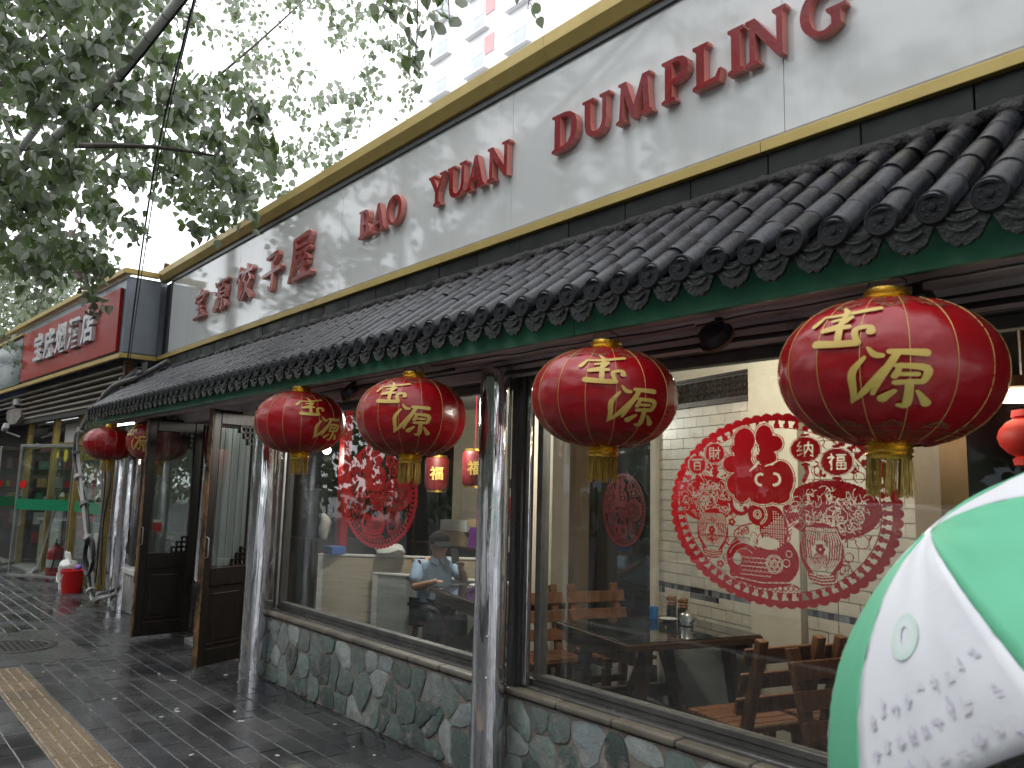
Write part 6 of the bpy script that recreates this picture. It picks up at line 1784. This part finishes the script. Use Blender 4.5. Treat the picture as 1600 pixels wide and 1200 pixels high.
# ================================================================= UMBRELLA IN THE FOREGROUND
m_umprint2 = MAT('faint_green_print', (.62, .70, .68), rough=.6)
def umbrella():
    A = Vector((-.6885, 1.6601, 1.5429)); ax = Vector((-.61995, -.31133, .72023)).normalized()
    e1 = ax.cross(Vector((0, 0, 1))).normalized(); e2 = ax.cross(e1)
    if e1.x > 0: pass
    rho = .572 / .84846
    L, T, roll = .602, .893, .63734
    t = thing('umbrella', 'green and white umbrella held low in front of the right window', 'umbrella', A - ax * .2)
    def rib(k, s, lift=0):
        g = roll + k * PI / 4
        return A + (e1 * math.cos(g) + e2 * math.sin(g)) * (rho * math.sin(s * T)) + ax * (rho * (math.cos(s * T) - 1) + lift)
    NS, NW = 20, 14
    for k in range(8):
        b = MB(); vs = []
        for i in range(NS + 1):
            s = .03 + .97 * i / NS
            p, q = rib(k, s), rib(k + 1, s)
            for j in range(NW + 1):
                w = j / NW
                c = p.lerp(q, w)
                bulge = .022 * s * math.sin(PI * w)                      # cloth drawn flat and a little hollow between ribs
                hem = -.016 * max(0, (s - .9) / .1) * math.sin(PI * w)
                wr = .0016 * s * math.sin(w * 22 + s * 5) * (1 - abs(2 * w - 1)) + .0022 * s * math.sin(s * 46 + w * 9) * abs(2 * w - 1) ** 3 + .0045 * noise.noise(Vector((k * 3 + w * 5, s * 3, 1)))
                d = (c - A); mid = ((p + q) / 2 - A)
                out = (c + ax * rho - A).normalized()
                vs.append(c + out * (bulge * .25 + wr) + (mid.normalized() * hem))
        fs = [(i * (NW + 1) + j, i * (NW + 1) + j + 1, (i + 1) * (NW + 1) + j + 1, (i + 1) * (NW + 1) + j) for i in range(NS) for j in range(NW)]
        white = k % 2 == 0
        o = b.add(vs, fs).obj('canopy_panel', m_umwhite if white else m_umgreen, t, smooth=True, ang=180)
        so_ = o.modifiers.new('thickness', 'SOLIDIFY'); so_.thickness = .0012
        MB().tube([rib(k, .03 + .97 * i / 14, -.006) for i in range(15)], .003, 6).obj('rib', m_steel, t, smooth=True)
        MB().bar(A - ax * .30, rib(k, .52, -.01), .005, .004).obj('stretcher', m_steel, t)
        e = rib(k, 1.0); MB().sphere(e, .007, 8, 6).obj('rib_tip', m_wht, t, smooth=True)
    M = Matrix.Translation(A) @ ax.to_track_quat('Z', 'Y').to_matrix().to_4x4()
    MB().lathe([(.020, -.006), (.020, .001), (.010, .004), (.001, .005)], 16, M).obj('ferrule', m_wht, t, smooth=True)
    MB().lathe([(.006, -.70), (.006, -.005)], 12, M).obj('shaft', m_steel, t, smooth=True)
    MB().lathe([(.012, -.36), (.014, -.30), (.012, -.29)], 12, M).obj('runner', m_wht, t, smooth=True)
    MB().lathe([(.012, -.80), (.016, -.78), (.016, -.70), (.012, -.69)], 14, M).obj('handle', m_black, t, smooth=True)
    # print on the white panel that faces the viewer (k = 2): a pale ring and lines of blurred grey print
    K = 2
    def on(w, s, off=.0045):
        p, q = rib(K, s), rib(K + 1, s); c = p.lerp(q, w)
        return c + (c + ax * rho - A).normalized() * (off + .022 * s * math.sin(PI * w) * .25)
    def film(name, pts, wd, mat):
        b = MB(); n = len(pts)
        for i, (w, s) in enumerate(pts):
            a = pts[max(i - 1, 0)]; c = pts[min(i + 1, n - 1)]
            dw, ds = (c[0] - a[0]) * .42, (c[1] - a[1]) * .57; l = math.hypot(dw, ds) or 1
            nx, ny = -ds / l * wd / 2 / .42 / max(s, .3), dw / l * wd / 2 / .57
            b.v += [tuple(on(w + nx, s + ny)), tuple(on(w - nx, s - ny))]
        b.f = [(2 * i, 2 * i + 1, 2 * i + 3, 2 * i + 2) for i in range(n - 1)]; b.m = [0] * (n - 1)
        return b.obj(name, mat, t)
    film('printed_ring', [(.46 + .105 * math.cos(2 * PI * i / 30), .56 + .070 * math.sin(2 * PI * i / 30)) for i in range(31)], .009, m_umprint)
    rnd = random.Random(5)
    film('printed_ring', [(.46 + .070 * math.cos(2 * PI * i / 24), .56 + .047 * math.sin(2 * PI * i / 24)) for i in range(25)], .016, m_umprint2)
    for row, (s0, n) in enumerate(((.74, 9), (.84, 10), (.93, 9))):
        for i in range(n):
            w = .14 + .72 * i / (n - 1); l = rnd.uniform(.018, .036)
            if rnd.random() < .12: continue
            s1 = s0 + rnd.uniform(-.012, .012)
            H = .020
            for q in range(rnd.randint(3, 5)):
                w1 = w + rnd.uniform(-.012, .012); s2 = s1 + rnd.uniform(-.9, .9) * H; lh = rnd.uniform(.010, .026)
                m_ = rnd.choice((m_umink, m_umink2, m_umink2))
                if rnd.random() < .55: film('print_stroke', [(w1 - lh, s2), (w1 + lh, s2 + .002)], rnd.uniform(.003, .006), m_)
                else: film('print_stroke', [(w1, s2 - H * .8), (w1 + .004, s2 + H * .6)], rnd.uniform(.003, .006), m_)
umbrella()

# ================================================================= TREES
LEAF = [(0, 0), (.30, .10), (.47, .30), (.40, .58), (.16, .84), (0, 1.0), (-.16, .84), (-.40, .58), (-.47, .30), (-.30, .10)]
def leaf_add(b, p, d, n, s, fold=.25, curl=.12):
    """one heart shaped poplar leaf from stalk end p, pointing along d, its face towards n"""
    d = d.normalized(); x = d.cross(n)
    if x.length < 1e-4: x = d.cross(Vector((1, .3, .2)))
    x.normalize(); n = x.cross(d)
    o = len(b.v)
    for u, v in LEAF:
        b.v.append(tuple(p + x * u * s + d * v * s + n * (abs(u) * fold - v * v * curl) * s))
    b.f += [(o, o + 1, o + 2, o + 3, o + 4, o + 5), (o, o + 5, o + 6, o + 7, o + 8, o + 9)]; b.m += [0, 0]
def twig(rnd, c, r, leaves, wood, size, n):
    a = Vector((rnd.gauss(0, 1), rnd.gauss(0, 1), rnd.gauss(.2, .6))).normalized()
    s = c - a * r * rnd.uniform(.5, 1.1) + Vector((0, 0, r * .5)); e = c + a * r + Vector((0, 0, -r * .5))
    m = (s + e) / 2 + Vector((0, 0, r * .3))
    P = [Vector(q) for q in catmull([tuple(s), tuple(m), tuple(e)], 3)]
    wood.tube(P, [.005, .005, .0045, .004, .0035, .003, .002][:len(P)], 4, caps=False)
    for i in range(n):
        q = P[rnd.randrange(len(P))] + Vector((rnd.gauss(0, .33), rnd.gauss(0, .33), rnd.gauss(0, .30))) * r
        d = Vector((rnd.gauss(0, .55), rnd.gauss(0, .55), -1)); nn = Vector((rnd.gauss(0, 1), rnd.gauss(0, 1), rnd.gauss(.3, .6)))
        leaf_add(leaves, q, d, nn, size * rnd.uniform(.7, 1.2), rnd.uniform(.1, .4), rnd.uniform(0, .3))
def tree(label, base, h, blobs, leafmat, per, size, seed, limbs=9):
    t = thing('street_tree', label, 'tree', base)
    rnd = random.Random(seed); lv = MB(); wd = MB()
    b0 = Vector(base); top = b0 + Vector((rnd.uniform(-.4, .4), rnd.uniform(-.2, .4), h))
    tr = [b0, b0.lerp(top, .35) + Vector((.08, .05, 0)), b0.lerp(top, .7) + Vector((-.1, .1, 0)), top]
    P = [Vector(p) for p in catmull([tuple(p) for p in tr], 5)]
    MB().tube(P, [.17 - .13 * i / (len(P) - 1) for i in range(len(P))], 14).obj('trunk', m_bark, t, smooth=True)
    cs = [Vector(b[:3]) for b in blobs]
    for k in range(limbs):
        c = cs[(k * 37 + 5) % len(cs)]
        i = rnd.randrange(len(P) // 3, len(P)); s = P[i]
        m1 = s.lerp(c, .4) + Vector((rnd.uniform(-.2, .2), rnd.uniform(-.2, .2), .35)); m2 = s.lerp(c, .75) + Vector((rnd.uniform(-.2, .2), rnd.uniform(-.2, .2), .2))
        Q = catmull([tuple(s), tuple(m1), tuple(m2), tuple(c)], 4)
        MB().tube(Q, [.050 - .044 * j / (len(Q) - 1) for j in range(len(Q))], 7, caps=False).obj('limb', m_bark, t, smooth=True)
    for x, y, z, r in blobs:
        twig(rnd, Vector((x + rnd.uniform(-.05, .05), y + rnd.uniform(-.05, .05), z + rnd.uniform(-.05, .05))), r, lv, wd, size, per)
    wd.obj('twigs', m_bark, t, kind='stuff')
    lv.obj('crown', leafmat, t, kind='stuff')
    return t
BLOB_NEAR=[(-6,0.9,5.1,0.19),(-7.7,1.8,6.4,0.25),(-7.7,0.5,5.7,0.24),(-5.7,0.5,4.7,0.18),(-6.4,0.8,5,0.2),(-8.2,1.3,6.1,0.26),(-6.7,1.2,5.4,0.21),(-5.4,1.1,4.8,0.17),(-7,1.6,5.7,0.22),(-8.6,0.8,5.9,0.26),(-8.1,0.8,5.7,0.25),(-6,0.9,4.8,0.19),(-8.3,1.5,6.1,0.26),(-6.1,0.7,4.5,0.19),(-5.9,0.9,4.4,0.18),(-5.7,1.1,4.4,0.17),(-5.9,1.2,4.6,0.18),(-8.7,2.1,6.1,0.27),(-6.7,1.8,5.1,0.21),(-7.5,0.7,4.6,0.22),(-6.4,0.7,4.4,0.19),(-5.8,0.9,4.1,0.17),(-8.2,1.8,5.3,0.25),(-6.1,1.6,4.5,0.19),(-6.5,2,4.7,0.2),(-8,2.7,5.5,0.25),(-9.2,0.7,5.1,0.27),(-6.1,0.8,4.1,0.18),(-6.3,1.1,4.1,0.19),(-8.9,1.7,5.2,0.26),(-5.6,1.2,4.1,0.17),(-8.1,2.2,5.3,0.25),(-6.1,1.9,4.4,0.19),(-7.9,2.7,5.3,0.25),(-5.4,2,4.2,0.17),(-8,0.6,4.3,0.23),(-7.7,0.7,4.3,0.22),(-6.1,0.7,3.7,0.18),(-6.8,1.1,4.1,0.2),(-8.7,1.9,5,0.26),(-8.3,2.2,4.9,0.25),(-6.6,1.9,4.2,0.2),(-6,2.1,4.1,0.19),(-6.9,2.7,4.7,0.22),(-7,0.8,3.8,0.2),(-7.6,1,4,0.22),(-7.1,1.1,4,0.2),(-8.2,1.7,4.3,0.24),(-7.3,1.7,4.2,0.22),(-8.4,2.3,4.7,0.25),(-8.2,2.5,4.6,0.25),(-5.8,2,3.8,0.18),(-8.5,3.2,4.8,0.26),(-7.4,0.8,3.6,0.21),(-7.1,1,3.7,0.2),(-9.3,1.5,4.4,0.27),(-9.2,1.9,4.3,0.27),(-7.8,1.7,4,0.23),(-7.9,2.5,4.3,0.24),(-6.6,2.3,3.8,0.2),(-7.2,0.6,3.2,0.2),(-9.7,1,4,0.27),(-8.9,1.3,3.9,0.25),(-6.6,1.1,3.3,0.19),(-7.2,1.5,3.4,0.21),(-7.1,1,3.2,0.2),(-8.4,1.5,3.5,0.24),(-10.2,0.6,7.2,0.32),(-9.8,0.9,7.1,0.3),(-9.5,1.1,7.1,0.3),(-8,1.1,6.2,0.25),(-9,1.6,6.9,0.29),(-8.8,2,7.1,0.29),(-9.7,0.6,6.6,0.3),(-11.4,1,7.7,0.35),(-9.9,1.5,6.9,0.31),(-9.7,2.1,7.2,0.31),(-10.5,2.6,7.8,0.34),(-10.5,0.7,6.5,0.32),(-11.6,1.1,7.2,0.35),(-9.7,1.1,6.6,0.3),(-8.7,1.4,6,0.27),(-10.5,3,7.5,0.34),(-9.3,1,5.7,0.28),(-9.6,1.2,6,0.29),(-9.1,1.6,5.9,0.28),(-9.6,1.9,6.1,0.29),(-11.1,2.5,7.3,0.35),(-10,2.7,6.6,0.31),(-8.6,0.9,5.2,0.25),(-9,1.3,5.5,0.27),(-10,1.8,5.9,0.3),(-11.7,2.2,6.8,0.35),(-8.4,1.9,5.5,0.26),(-10.1,3,6.5,0.32),(-8.3,2.8,5.8,0.26),(-10.6,2.4,5.8,0.32),(-8.4,2.5,5.3,0.26),(-9.2,3,5.6,0.28),(-7.9,3,5.1,0.25),(-9.9,1,4.8,0.28),(-9.8,1.4,4.8,0.28),(-9.1,1.7,4.8,0.26),(-10.8,2.6,5.7,0.32),(-9.8,2.7,5.4,0.29),(-8.1,2.6,4.8,0.25),(-8.3,3.2,4.9,0.26),(-9.4,3.9,5.5,0.3),(-11,1,4.7,0.31),(-8.7,1,4.1,0.25),(-8.7,1.2,4.1,0.25),(-9.7,1.6,4.6,0.28),(-10.9,2.3,5.2,0.32),(-10.1,3.1,5.1,0.3),(-8.8,2.9,4.7,0.27),(-10.1,3.8,5.3,0.31),(-11.9,1,4.5,0.33),(-9.6,1.5,4.1,0.27),(-9.4,1.6,4.1,0.27),(-12.1,2.6,5,0.35),(-12.3,2,4.2,0.34),(-10.6,2.1,4.2,0.3)]
BLOB_FAR=[(-9.2,4.8,8.7,0.27),(-11.2,3.7,8.8,0.3),(-11.8,4.1,9.2,0.31),(-9.8,4,8.3,0.27),(-9.3,4,8.1,0.26),(-10.9,5.1,9.4,0.31),(-9.5,4.8,8.4,0.27),(-11.6,6.6,10.4,0.34),(-10.2,3,7.6,0.26),(-10.8,3.7,8.2,0.28),(-12.1,4.4,9.2,0.32),(-12.8,4.9,9.8,0.34),(-12.5,5.4,9.7,0.34),(-8.5,4,7.3,0.24),(-10.3,5.3,8.5,0.29),(-9.5,5.5,8.4,0.28),(-8.1,4.8,7.5,0.24),(-10.4,6.8,9.5,0.32),(-12.9,4.7,9,0.34),(-11.8,4.9,8.5,0.31),(-11.9,6.1,9.3,0.33),(-9,5.1,7.5,0.26),(-9.7,5.9,8.1,0.28),(-10.3,3.9,7.3,0.27),(-12.1,4.7,8.3,0.31),(-10.5,5.7,7.9,0.29),(-10.5,6.6,8.3,0.3),(-12.6,4.5,8.1,0.32),(-11.7,4.6,7.5,0.3),(-10.8,4.7,7.5,0.28),(-12.1,5.9,8.2,0.32),(-8.8,4.5,6.5,0.24),(-8.7,4.8,6.5,0.24),(-10.5,6.5,7.9,0.3),(-11.2,4.9,7.2,0.29),(-12,5.3,7,0.31),(-11.4,5.5,7.1,0.3),(-10,5.1,6.5,0.25),(-12.3,5,6.8,0.3),(-11.2,5.2,6.6,0.28),(-10.5,5.2,6.2,0.26),(-12,5.1,6.2,0.29)]
BLOB_LOW=[(-17,1.5,4.1,0.39),(-20.3,2.4,4.7,0.46),(-19.2,2.6,4.8,0.44),(-18.1,3,4.4,0.41),(-17.1,3.1,4.3,0.39),(-15.9,1.5,3.6,0.36),(-16,1.8,3.8,0.36),(-15.9,2.1,3.7,0.36)]

rb = random.Random(17)
def fullness(base, h, n, rx, rz, seed):
    q = random.Random(seed); out = []
    for i in range(n):
        a = q.uniform(0, 6.28); rr = rx * math.sqrt(q.random()); z = h + q.uniform(-1, 1) * rz * math.sqrt(max(0, 1 - (rr / rx) ** 2))
        out.append((base[0] + rr * math.cos(a), base[1] + rr * math.sin(a), z, q.uniform(.25, .4)))
    return out
near_tree = tree('big leafy poplar whose dense crown fills the upper left of the street', (-9.6, -.35, 0), 7.2, BLOB_NEAR + fullness((-9.6, -.35), 6.6, 60, 2.6, 1.6, 3), m_leaf, 44, .096, 1, 7)
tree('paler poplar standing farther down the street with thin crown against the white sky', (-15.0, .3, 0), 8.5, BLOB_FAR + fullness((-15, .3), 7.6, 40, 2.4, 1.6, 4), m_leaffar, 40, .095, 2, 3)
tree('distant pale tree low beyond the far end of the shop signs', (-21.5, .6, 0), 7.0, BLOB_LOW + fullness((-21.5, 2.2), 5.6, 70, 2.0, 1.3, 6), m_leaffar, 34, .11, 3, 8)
def sprigs():
    # the leafy shoots hanging in from the top of the view, each leaf on its own
    rnd = random.Random(41)
    proto = []
    for k in range(4):
        b = MB(); leaf_add(b, Vector((0, 0, 0)), Vector((0, 0, -1)), Vector((0, -1, .2)), 1.0, .12 + .08 * k, .1 + .07 * k)
        proto.append(b.mesh('leaf', m_leaf, True, 30))
    def sprig(t, pts, n, spread, size):
        P = [Vector(p) for p in catmull(pts, 5)]
        MB().tube(P, [.005 - .003 * i / (len(P) - 1) for i in range(len(P))], 5).obj('twig', m_bark, t, smooth=True)
        for i in range(n):
            p = P[min(len(P) - 1, int(len(P) * (i + .5) / n))]
            q = p + Vector((rnd.gauss(0, 1), rnd.gauss(0, 1), rnd.gauss(0, .7))) * spread
            MB().tube([p, p.lerp(q, .6) + Vector((0, 0, .012)), q], .0011, 4, caps=False).obj('leaf_stalk', m_bark, t)
            M = Matrix.Translation(q) @ Matrix.Rotation(rnd.gauss(-.7, .8), 4, 'Z') @ Matrix.Rotation(rnd.gauss(0, .35), 4, 'X') @ Matrix.Rotation(rnd.gauss(0, .4), 4, 'Y') @ Matrix.Scale(size * rnd.uniform(.75, 1.15), 4)
            link('leaf', rnd.choice(proto), t, M)
    t = thing('hanging_shoot', 'dark poplar shoot hanging down from the top edge in front of the white sky', 'branch', (-3.3, 2.0, 4.3))
    sprig(t, [(-3.12, 1.9, 4.30), (-3.20, 2.0, 4.10), (-3.28, 2.06, 3.92), (-3.34, 2.09, 3.72)], 36, .045, .075)
    sprig(t, [(-3.12, 1.85, 4.28), (-3.24, 1.89, 4.10), (-3.37, 1.9, 3.96)], 16, .045, .075)
    sprig(t, [(-3.14, 1.98, 4.22), (-3.10, 2.10, 4.10), (-3.11, 2.14, 3.95)], 16, .04, .072)
    t2 = thing('hanging_shoot', 'small shoot of bright leaves at the top edge right of the dark hanging shoot', 'branch', (-2.85, 2.46, 4.2))
    sprig(t2, [(-2.6, 2.2, 4.45), (-2.78, 2.40, 4.2), (-2.88, 2.46, 4.02)], 14, .035, .06)
    # withered bunch in front of the red sign
    w = thing('withered_shoot', 'shoot of brown withered leaves hanging in front of the red shop sign', 'branch', (-7.66, 1.54, 3.4))
    wp = []
    for k in range(3):
        b = MB(); leaf_add(b, Vector((0, 0, 0)), Vector((0, 0, -1)), Vector((0, -1, .2)), 1.0, .5 + .15 * k, .3 + .15 * k); wp.append(b.mesh('withered_leaf', m_deadleaf, True, 30))
    P = [Vector(p) for p in catmull([(-7.72, 1.45, 3.95), (-7.70, 1.5, 3.6), (-7.66, 1.54, 3.36), (-7.60, 1.62, 3.06)], 6)]
    MB().tube(P, .006, 5).obj('twig', m_bark, w, smooth=True)
    for i in range(60):
        p = P[rnd.randrange(3, len(P))]; q = p + Vector((rnd.gauss(0, .035), rnd.gauss(0, .05), rnd.gauss(0, .05)))
        green = i > 42
        if green: q += Vector((.05, .07, -.06))
        M = Matrix.Translation(q) @ Matrix.Rotation(rnd.uniform(0, 6), 4, 'Z') @ Matrix.Rotation(rnd.gauss(0, .6), 4, 'X') @ Matrix.Rotation(rnd.gauss(0, .6), 4, 'Y') @ Matrix.Scale(rnd.uniform(.06, .095), 4)
        link('leaf' if green else 'withered_leaf', rnd.choice(proto if green else wp), w, M)
sprigs()

# ================================================================= OVERHEAD CABLES
def overhead():
    def sleeve(label, pts, r, black=True):
        t = thing('overhead_cable', label, 'cable', pts[0], group=None)
        P = [Vector(p) for p in catmull(pts, 10)]
        MB().tube(P, r, 12).obj('grey_sleeve', m_cable2, t, smooth=True)
        if black: MB().tube([p + Vector((.3 * r, .4 * r, -r * 1.25)) for p in P], r * .28, 6).obj('black_cable', m_black, t, smooth=True)
        for i in range(1, len(P) - 1, 2):
            a, b = P[i], P[i + 1]; MB().tube([a, a.lerp(b, .03)], r * 1.1, 12).obj('tie', m_black, t)
    sleeve('thick grey cable sleeve with black ties running through the crown, right one', [(-3.2, 1.75, 5.35), (-5.32, 1.46, 4.80), (-6.4, 1.25, 4.45), (-7.95, .95, 4.2), (-11, .6, 3.9)], .036)
    sleeve('thinner grey cable sleeve running through the crown, left one', [(-3.4, 1.55, 5.4), (-5.50, 1.24, 4.80), (-6.6, 1.05, 4.50), (-7.94, .85, 4.2), (-11, .45, 3.95)], .028, False)
    P = catmull([(-3.6, 1.30, 5.6), (-4.9, 1.45, 4.7), (-6.6, 1.75, 4.25), (-8.6, 2.2, 3.72), (-10.40, 2.62, 3.05), (-10.75, 2.70, 2.85)], 8)
    tag(MB().tube(P, .008, 6).obj('drop_wire', m_black, smooth=True), 'black wire dropping from the crown across the grey sign box', 'wire')
    P = catmull([(-3.6, 1.32, 5.63), (-4.9, 1.46, 4.72), (-6.6, 1.78, 4.28), (-8.6, 2.23, 3.73), (-10.38, 2.64, 3.04)], 8)
    tag(MB().tube(P, .005, 6).obj('drop_wire', m_black, smooth=True), 'thinner black wire twisted along the drop wire before the grey sign box', 'wire')
m_cable2 = MAT('grey_sleeve', (.66, .66, .64), (.55, .55, .53), rough=.45, scale=6)
overhead()

# ================================================================= BACKGROUND TOWERS
def tower():
    t = thing('apartment_tower', 'pale apartment tower with red balcony panels behind the white sign', 'building', (-44, 37, 0))
    MB().box(-52, -36, 34, 48, 0, 70).obj('wall', m_bwall, t)
    # the street side carries stacked balconies, each with a red panel, window and railing
    for k in range(17):
        z = 10 + k * 3.2
        for i, x in enumerate((-50.2, -45.4, -40.6)):
            MB().box(x - 1.3, x + 1.3, 33.55, 33.99, z, z + .10).obj('balcony_slab', m_bwall, t)
            r = MB()
            for j in range(17): r.box(x - 1.28 + j * .16, x - 1.25 + j * .16, 33.56, 33.59, z + .15, z + 1.1)
            r.box(x - 1.3, x + 1.3, 33.55, 33.6, z + 1.1, z + 1.16)
            r.obj('railing', m_bglass, t)
            MB().box(x - .6, x + .6, 33.96, 33.985, z + .3, z + 2.3).obj('window', m_bglass, t)
            if i == 1: MB().box(x + .8, x + 1.9, 33.93, 33.985, z + 1.2, z + 2.6).obj('red_panel', m_bred, t)
    b = thing('pale_block', 'far pale housing block showing white over the end of the red sign', 'building', (-70, 46, 0))
    MB().box(-86, -62, 44, 56, 0, 34).obj('wall', m_bwall, b)
    for k in range(9):
        for j in range(6):
            MB().box(-85 + j * 4, -83.2 + j * 4, 43.95, 43.99, 5 + k * 3.1, 6.6 + k * 3.1).obj('window', m_bglass, b)
tower()
def roof_bits():
    t = thing('roof_timber', 'rusty orange timbers lying on the roof behind the grey sign corner', 'timber', (-10.6, 3.4, 4.3))
    for a, b in (((-10.9, 3.15, 4.28), (-9.9, 3.6, 4.36)), ((-10.9, 3.1, 4.26), (-10.8, 3.1, 4.44)), ((-11.1, 3.3, 4.42), (-9.8, 3.5, 4.40))):
        MB().bar(a, b, .06, .05).obj('timber', m_rust, t, bevel=.004)
roof_bits()

# ================================================================= THE STREET BEHIND THE CAMERA, mirrored in the glass; some trees and foliage added to shape the light
def car(label, x, y, L, W, Hh, mat, van=False):
    t = thing('parked_car', label, 'car', (x, y, -.12))
    z0 = -.12
    if van: prof = [(-.5, .35), (-.5, .95), (-.47, 1.15), (-.36, Hh - .12), (-.30, Hh), (.46, Hh), (.495, Hh - .1), (.5, .9), (.5, .35)]
    else: prof = [(-.5, .40), (-.495, .72), (-.44, .86), (-.22, .98), (-.06, Hh - .04), (.02, Hh), (.24, Hh), (.36, Hh - .1), (.47, 1.02), (.5, .9), (.5, .40)]
    n = len(prof); vs = []
    for yy, k in ((-W / 2, .93), (-W / 2 + .02, 1), (W / 2 - .02, 1), (W / 2, .93)):
        for u, z in prof:
            tuck = .12 * max(0, z - .95) * (1 if abs(yy) > 0 else 0)
            vs.append((x + u * L * (1 if k == 1 else .985), y + (yy - math.copysign(tuck, yy)), z0 + .02 + (z if k == 1 else .35 + (z - .35) * .985)))
    fs = [(i * n + j, i * n + j + 1, (i + 1) * n + j + 1, (i + 1) * n + j) for i in range(3) for j in range(n - 1)] + [(i * n + n - 1, i * n, (i + 1) * n, (i + 1) * n + n - 1) for i in range(3)]
    fs += [tuple(range(n))[::-1], tuple(3 * n + j for j in range(n))]
    MB().add(vs, fs).obj('body', mat, t, smooth=True, ang=35, bevel=.03)
    g0, g1 = (-.33, .44) if van else (-.15, .36)
    for sy in (-1, 1):
        yy = y + sy * (W / 2 - .035); q = .10 * (Hh - 1.1)
        for a, b in ((g0, (g0 + g1) / 2 - .01), ((g0 + g1) / 2 + .01, g1)):
            MB().add([(x + a * L, yy + sy * .006, z0 + 1.05), (x + b * L, yy + sy * .006, z0 + 1.05), (x + (b - .02) * L, yy - sy * q, z0 + Hh - .13), (x + (a + .04) * L, yy - sy * q, z0 + Hh - .13)], [(0, 1, 2, 3)]).obj('side_window', m_carglass, t)
        for u in (-.31, .31):
            MB().lathe([(.20, -.10), (.33, -.10), (.34, 0), (.33, .10), (.22, .10), (.20, .07), (.01, .07)], 24, Matrix.Translation((x + u * L, y + sy * (W / 2 - .10), z0 + .34)) @ Matrix.Rotation(R(-90 * sy), 4, 'X')).obj('wheel', m_black, t, smooth=True)
    return t
car('white car parked at the kerb, mirrored as a pale band in the right window', -4.6, -2.9, 4.6, 1.8, 1.66, m_carwhite)
car('red and white van parked farther along the kerb, mirrored in the shop glass', -23.0, -3.0, 4.4, 1.75, 1.9, m_carred, True)
car('white car parked near the camera, mirrored low in the left window', 1.6, -3.1, 4.5, 1.8, 1.5, m_carwhite)
def mirrored_and_shade_trees():  # kerb and roadside crowns are added to block sky light from the front
    for i, (x, y, a, lb) in enumerate(((-.5, -6.8, 1.2, 'poplar across the street behind the viewer, mirrored in the right window'), (-6.5, -8.5, 2.6, 'poplar across the street opposite the doors, mirrored in the glass'),
                                       (5.0, -6.0, .4, 'poplar across the street to the right of the viewer'), (-14.5, -9, 3.9, 'poplar across the street opposite the liquor shop'), (2.4, -1.2, 4.4, 'poplar at the kerb behind the viewer'), (-3.8, -1.15, 3.3, 'kerb poplar added to shade the front, just outside the left edge of the view'), (-.8, -3.4, 3.9, 'poplar added at the roadside behind the viewer to shade the front'), (-7.0, -4.2, 2.9, 'poplar added over the road behind the parked cars to shade the front'), (6.0, -2.4, 2.2, 'poplar added at the kerb far right of the viewer to shade the front'), (-15, -4.0, 3.0, 'poplar added over the road opposite the liquor shop for shade'), (-21.5, -9.5, 5.0, 'poplar across the street far to the left of the viewer'), (-29, -11, 1.8, 'poplar across the street at the far left corner'), (-31, -3.2, 4.0, 'poplar far down the kerb, first beyond the liquor shop'), (-39, -5.5, 1.1, 'poplar far down the street over the road'), (-47, -2.0, 2.5, 'poplar far down the kerb near the end of the street'), (-36, -13, .3, 'poplar across the street far beyond the van'), (-52, -9, 5.6, 'poplar across the far end of the street'), (-10.5, -11.5, .8, 'poplar set back across the street, second row'), (-18, -13, 3.1, 'poplar set back across the street left of the van'), (-3, -12.5, 4.4, 'poplar set back across the street behind the white car'))):
        r = near_tree.copy(); COL.objects.link(r)
        r.matrix_basis = Matrix.Translation((x, y, 0)) @ Matrix.Rotation(a, 4, 'Z') @ Matrix.Scale(1.0, 4)
        tag(r, lb)
        for ch in list(near_tree.children):
            c = ch.copy(); COL.objects.link(c); c.parent = r
mirrored_and_shade_trees()
def opposite():
    t = thing('opposite_block', 'grey housing block across the street behind the viewer', 'building', (-5, -22, 0))
    MB().box(-60, 35, -44, -32, -.1, 11).obj('wall', m_conc, t)
    for k in range(3):
        for j in range(16):
            MB().box(-38 + j * 4, -36 + j * 4, -31.99, -31.95, 1.5 + k * 3.1, 3.2 + k * 3.1).obj('window', m_bglass, t)
opposite()
def belt():  # unseen foliage mass added to block bright sky in the reflections
    t = thing('foliage_screen', 'tall belt of foliage added across the street to darken the reflections', 'foliage screen', (-10, -17, 0))
    rnd = random.Random(23); lv = MB(); wd = MB()
    for i in range(2300):
        x = rnd.uniform(-80, 26); z = 11 * rnd.random() ** .85; y = -16.5 + rnd.uniform(-.9, .9)
        for k in range(9):
            q = Vector((x + rnd.gauss(0, .35), y + rnd.gauss(0, .3), max(.1, z + rnd.gauss(0, .35))))
            leaf_add(lv, q, Vector((rnd.gauss(0, .6), rnd.gauss(0, .6), -1)), Vector((rnd.gauss(0, .5), 1, rnd.gauss(.4, .5))), rnd.uniform(.3, .55), .2, .2)
    for i in range(60):
        x = rnd.uniform(-62, 26); wd.tube([(x, -16.6, -.1), (x + rnd.uniform(-.3, .3), -16.5, 3), (x + rnd.uniform(-.6, .6), -16.5, 5.5)], [.06, .04, .02], 6)
    for i in range(500):
        y = rnd.uniform(-17, 5); z = 8 * rnd.random() ** .8
        for k in range(9):
            leaf_add(lv, Vector((-78 + rnd.gauss(0, .6), y + rnd.gauss(0, .5), max(.1, z + rnd.gauss(0, .5)))), Vector((rnd.gauss(0, .6), rnd.gauss(0, .6), -1)), Vector((1, rnd.gauss(0, .5), .3)), rnd.uniform(.4, .7), .2, .2)
    wd.obj('stems', m_bark, t, kind='stuff'); lv.obj('foliage', m_leaf, t, kind='stuff')
belt()
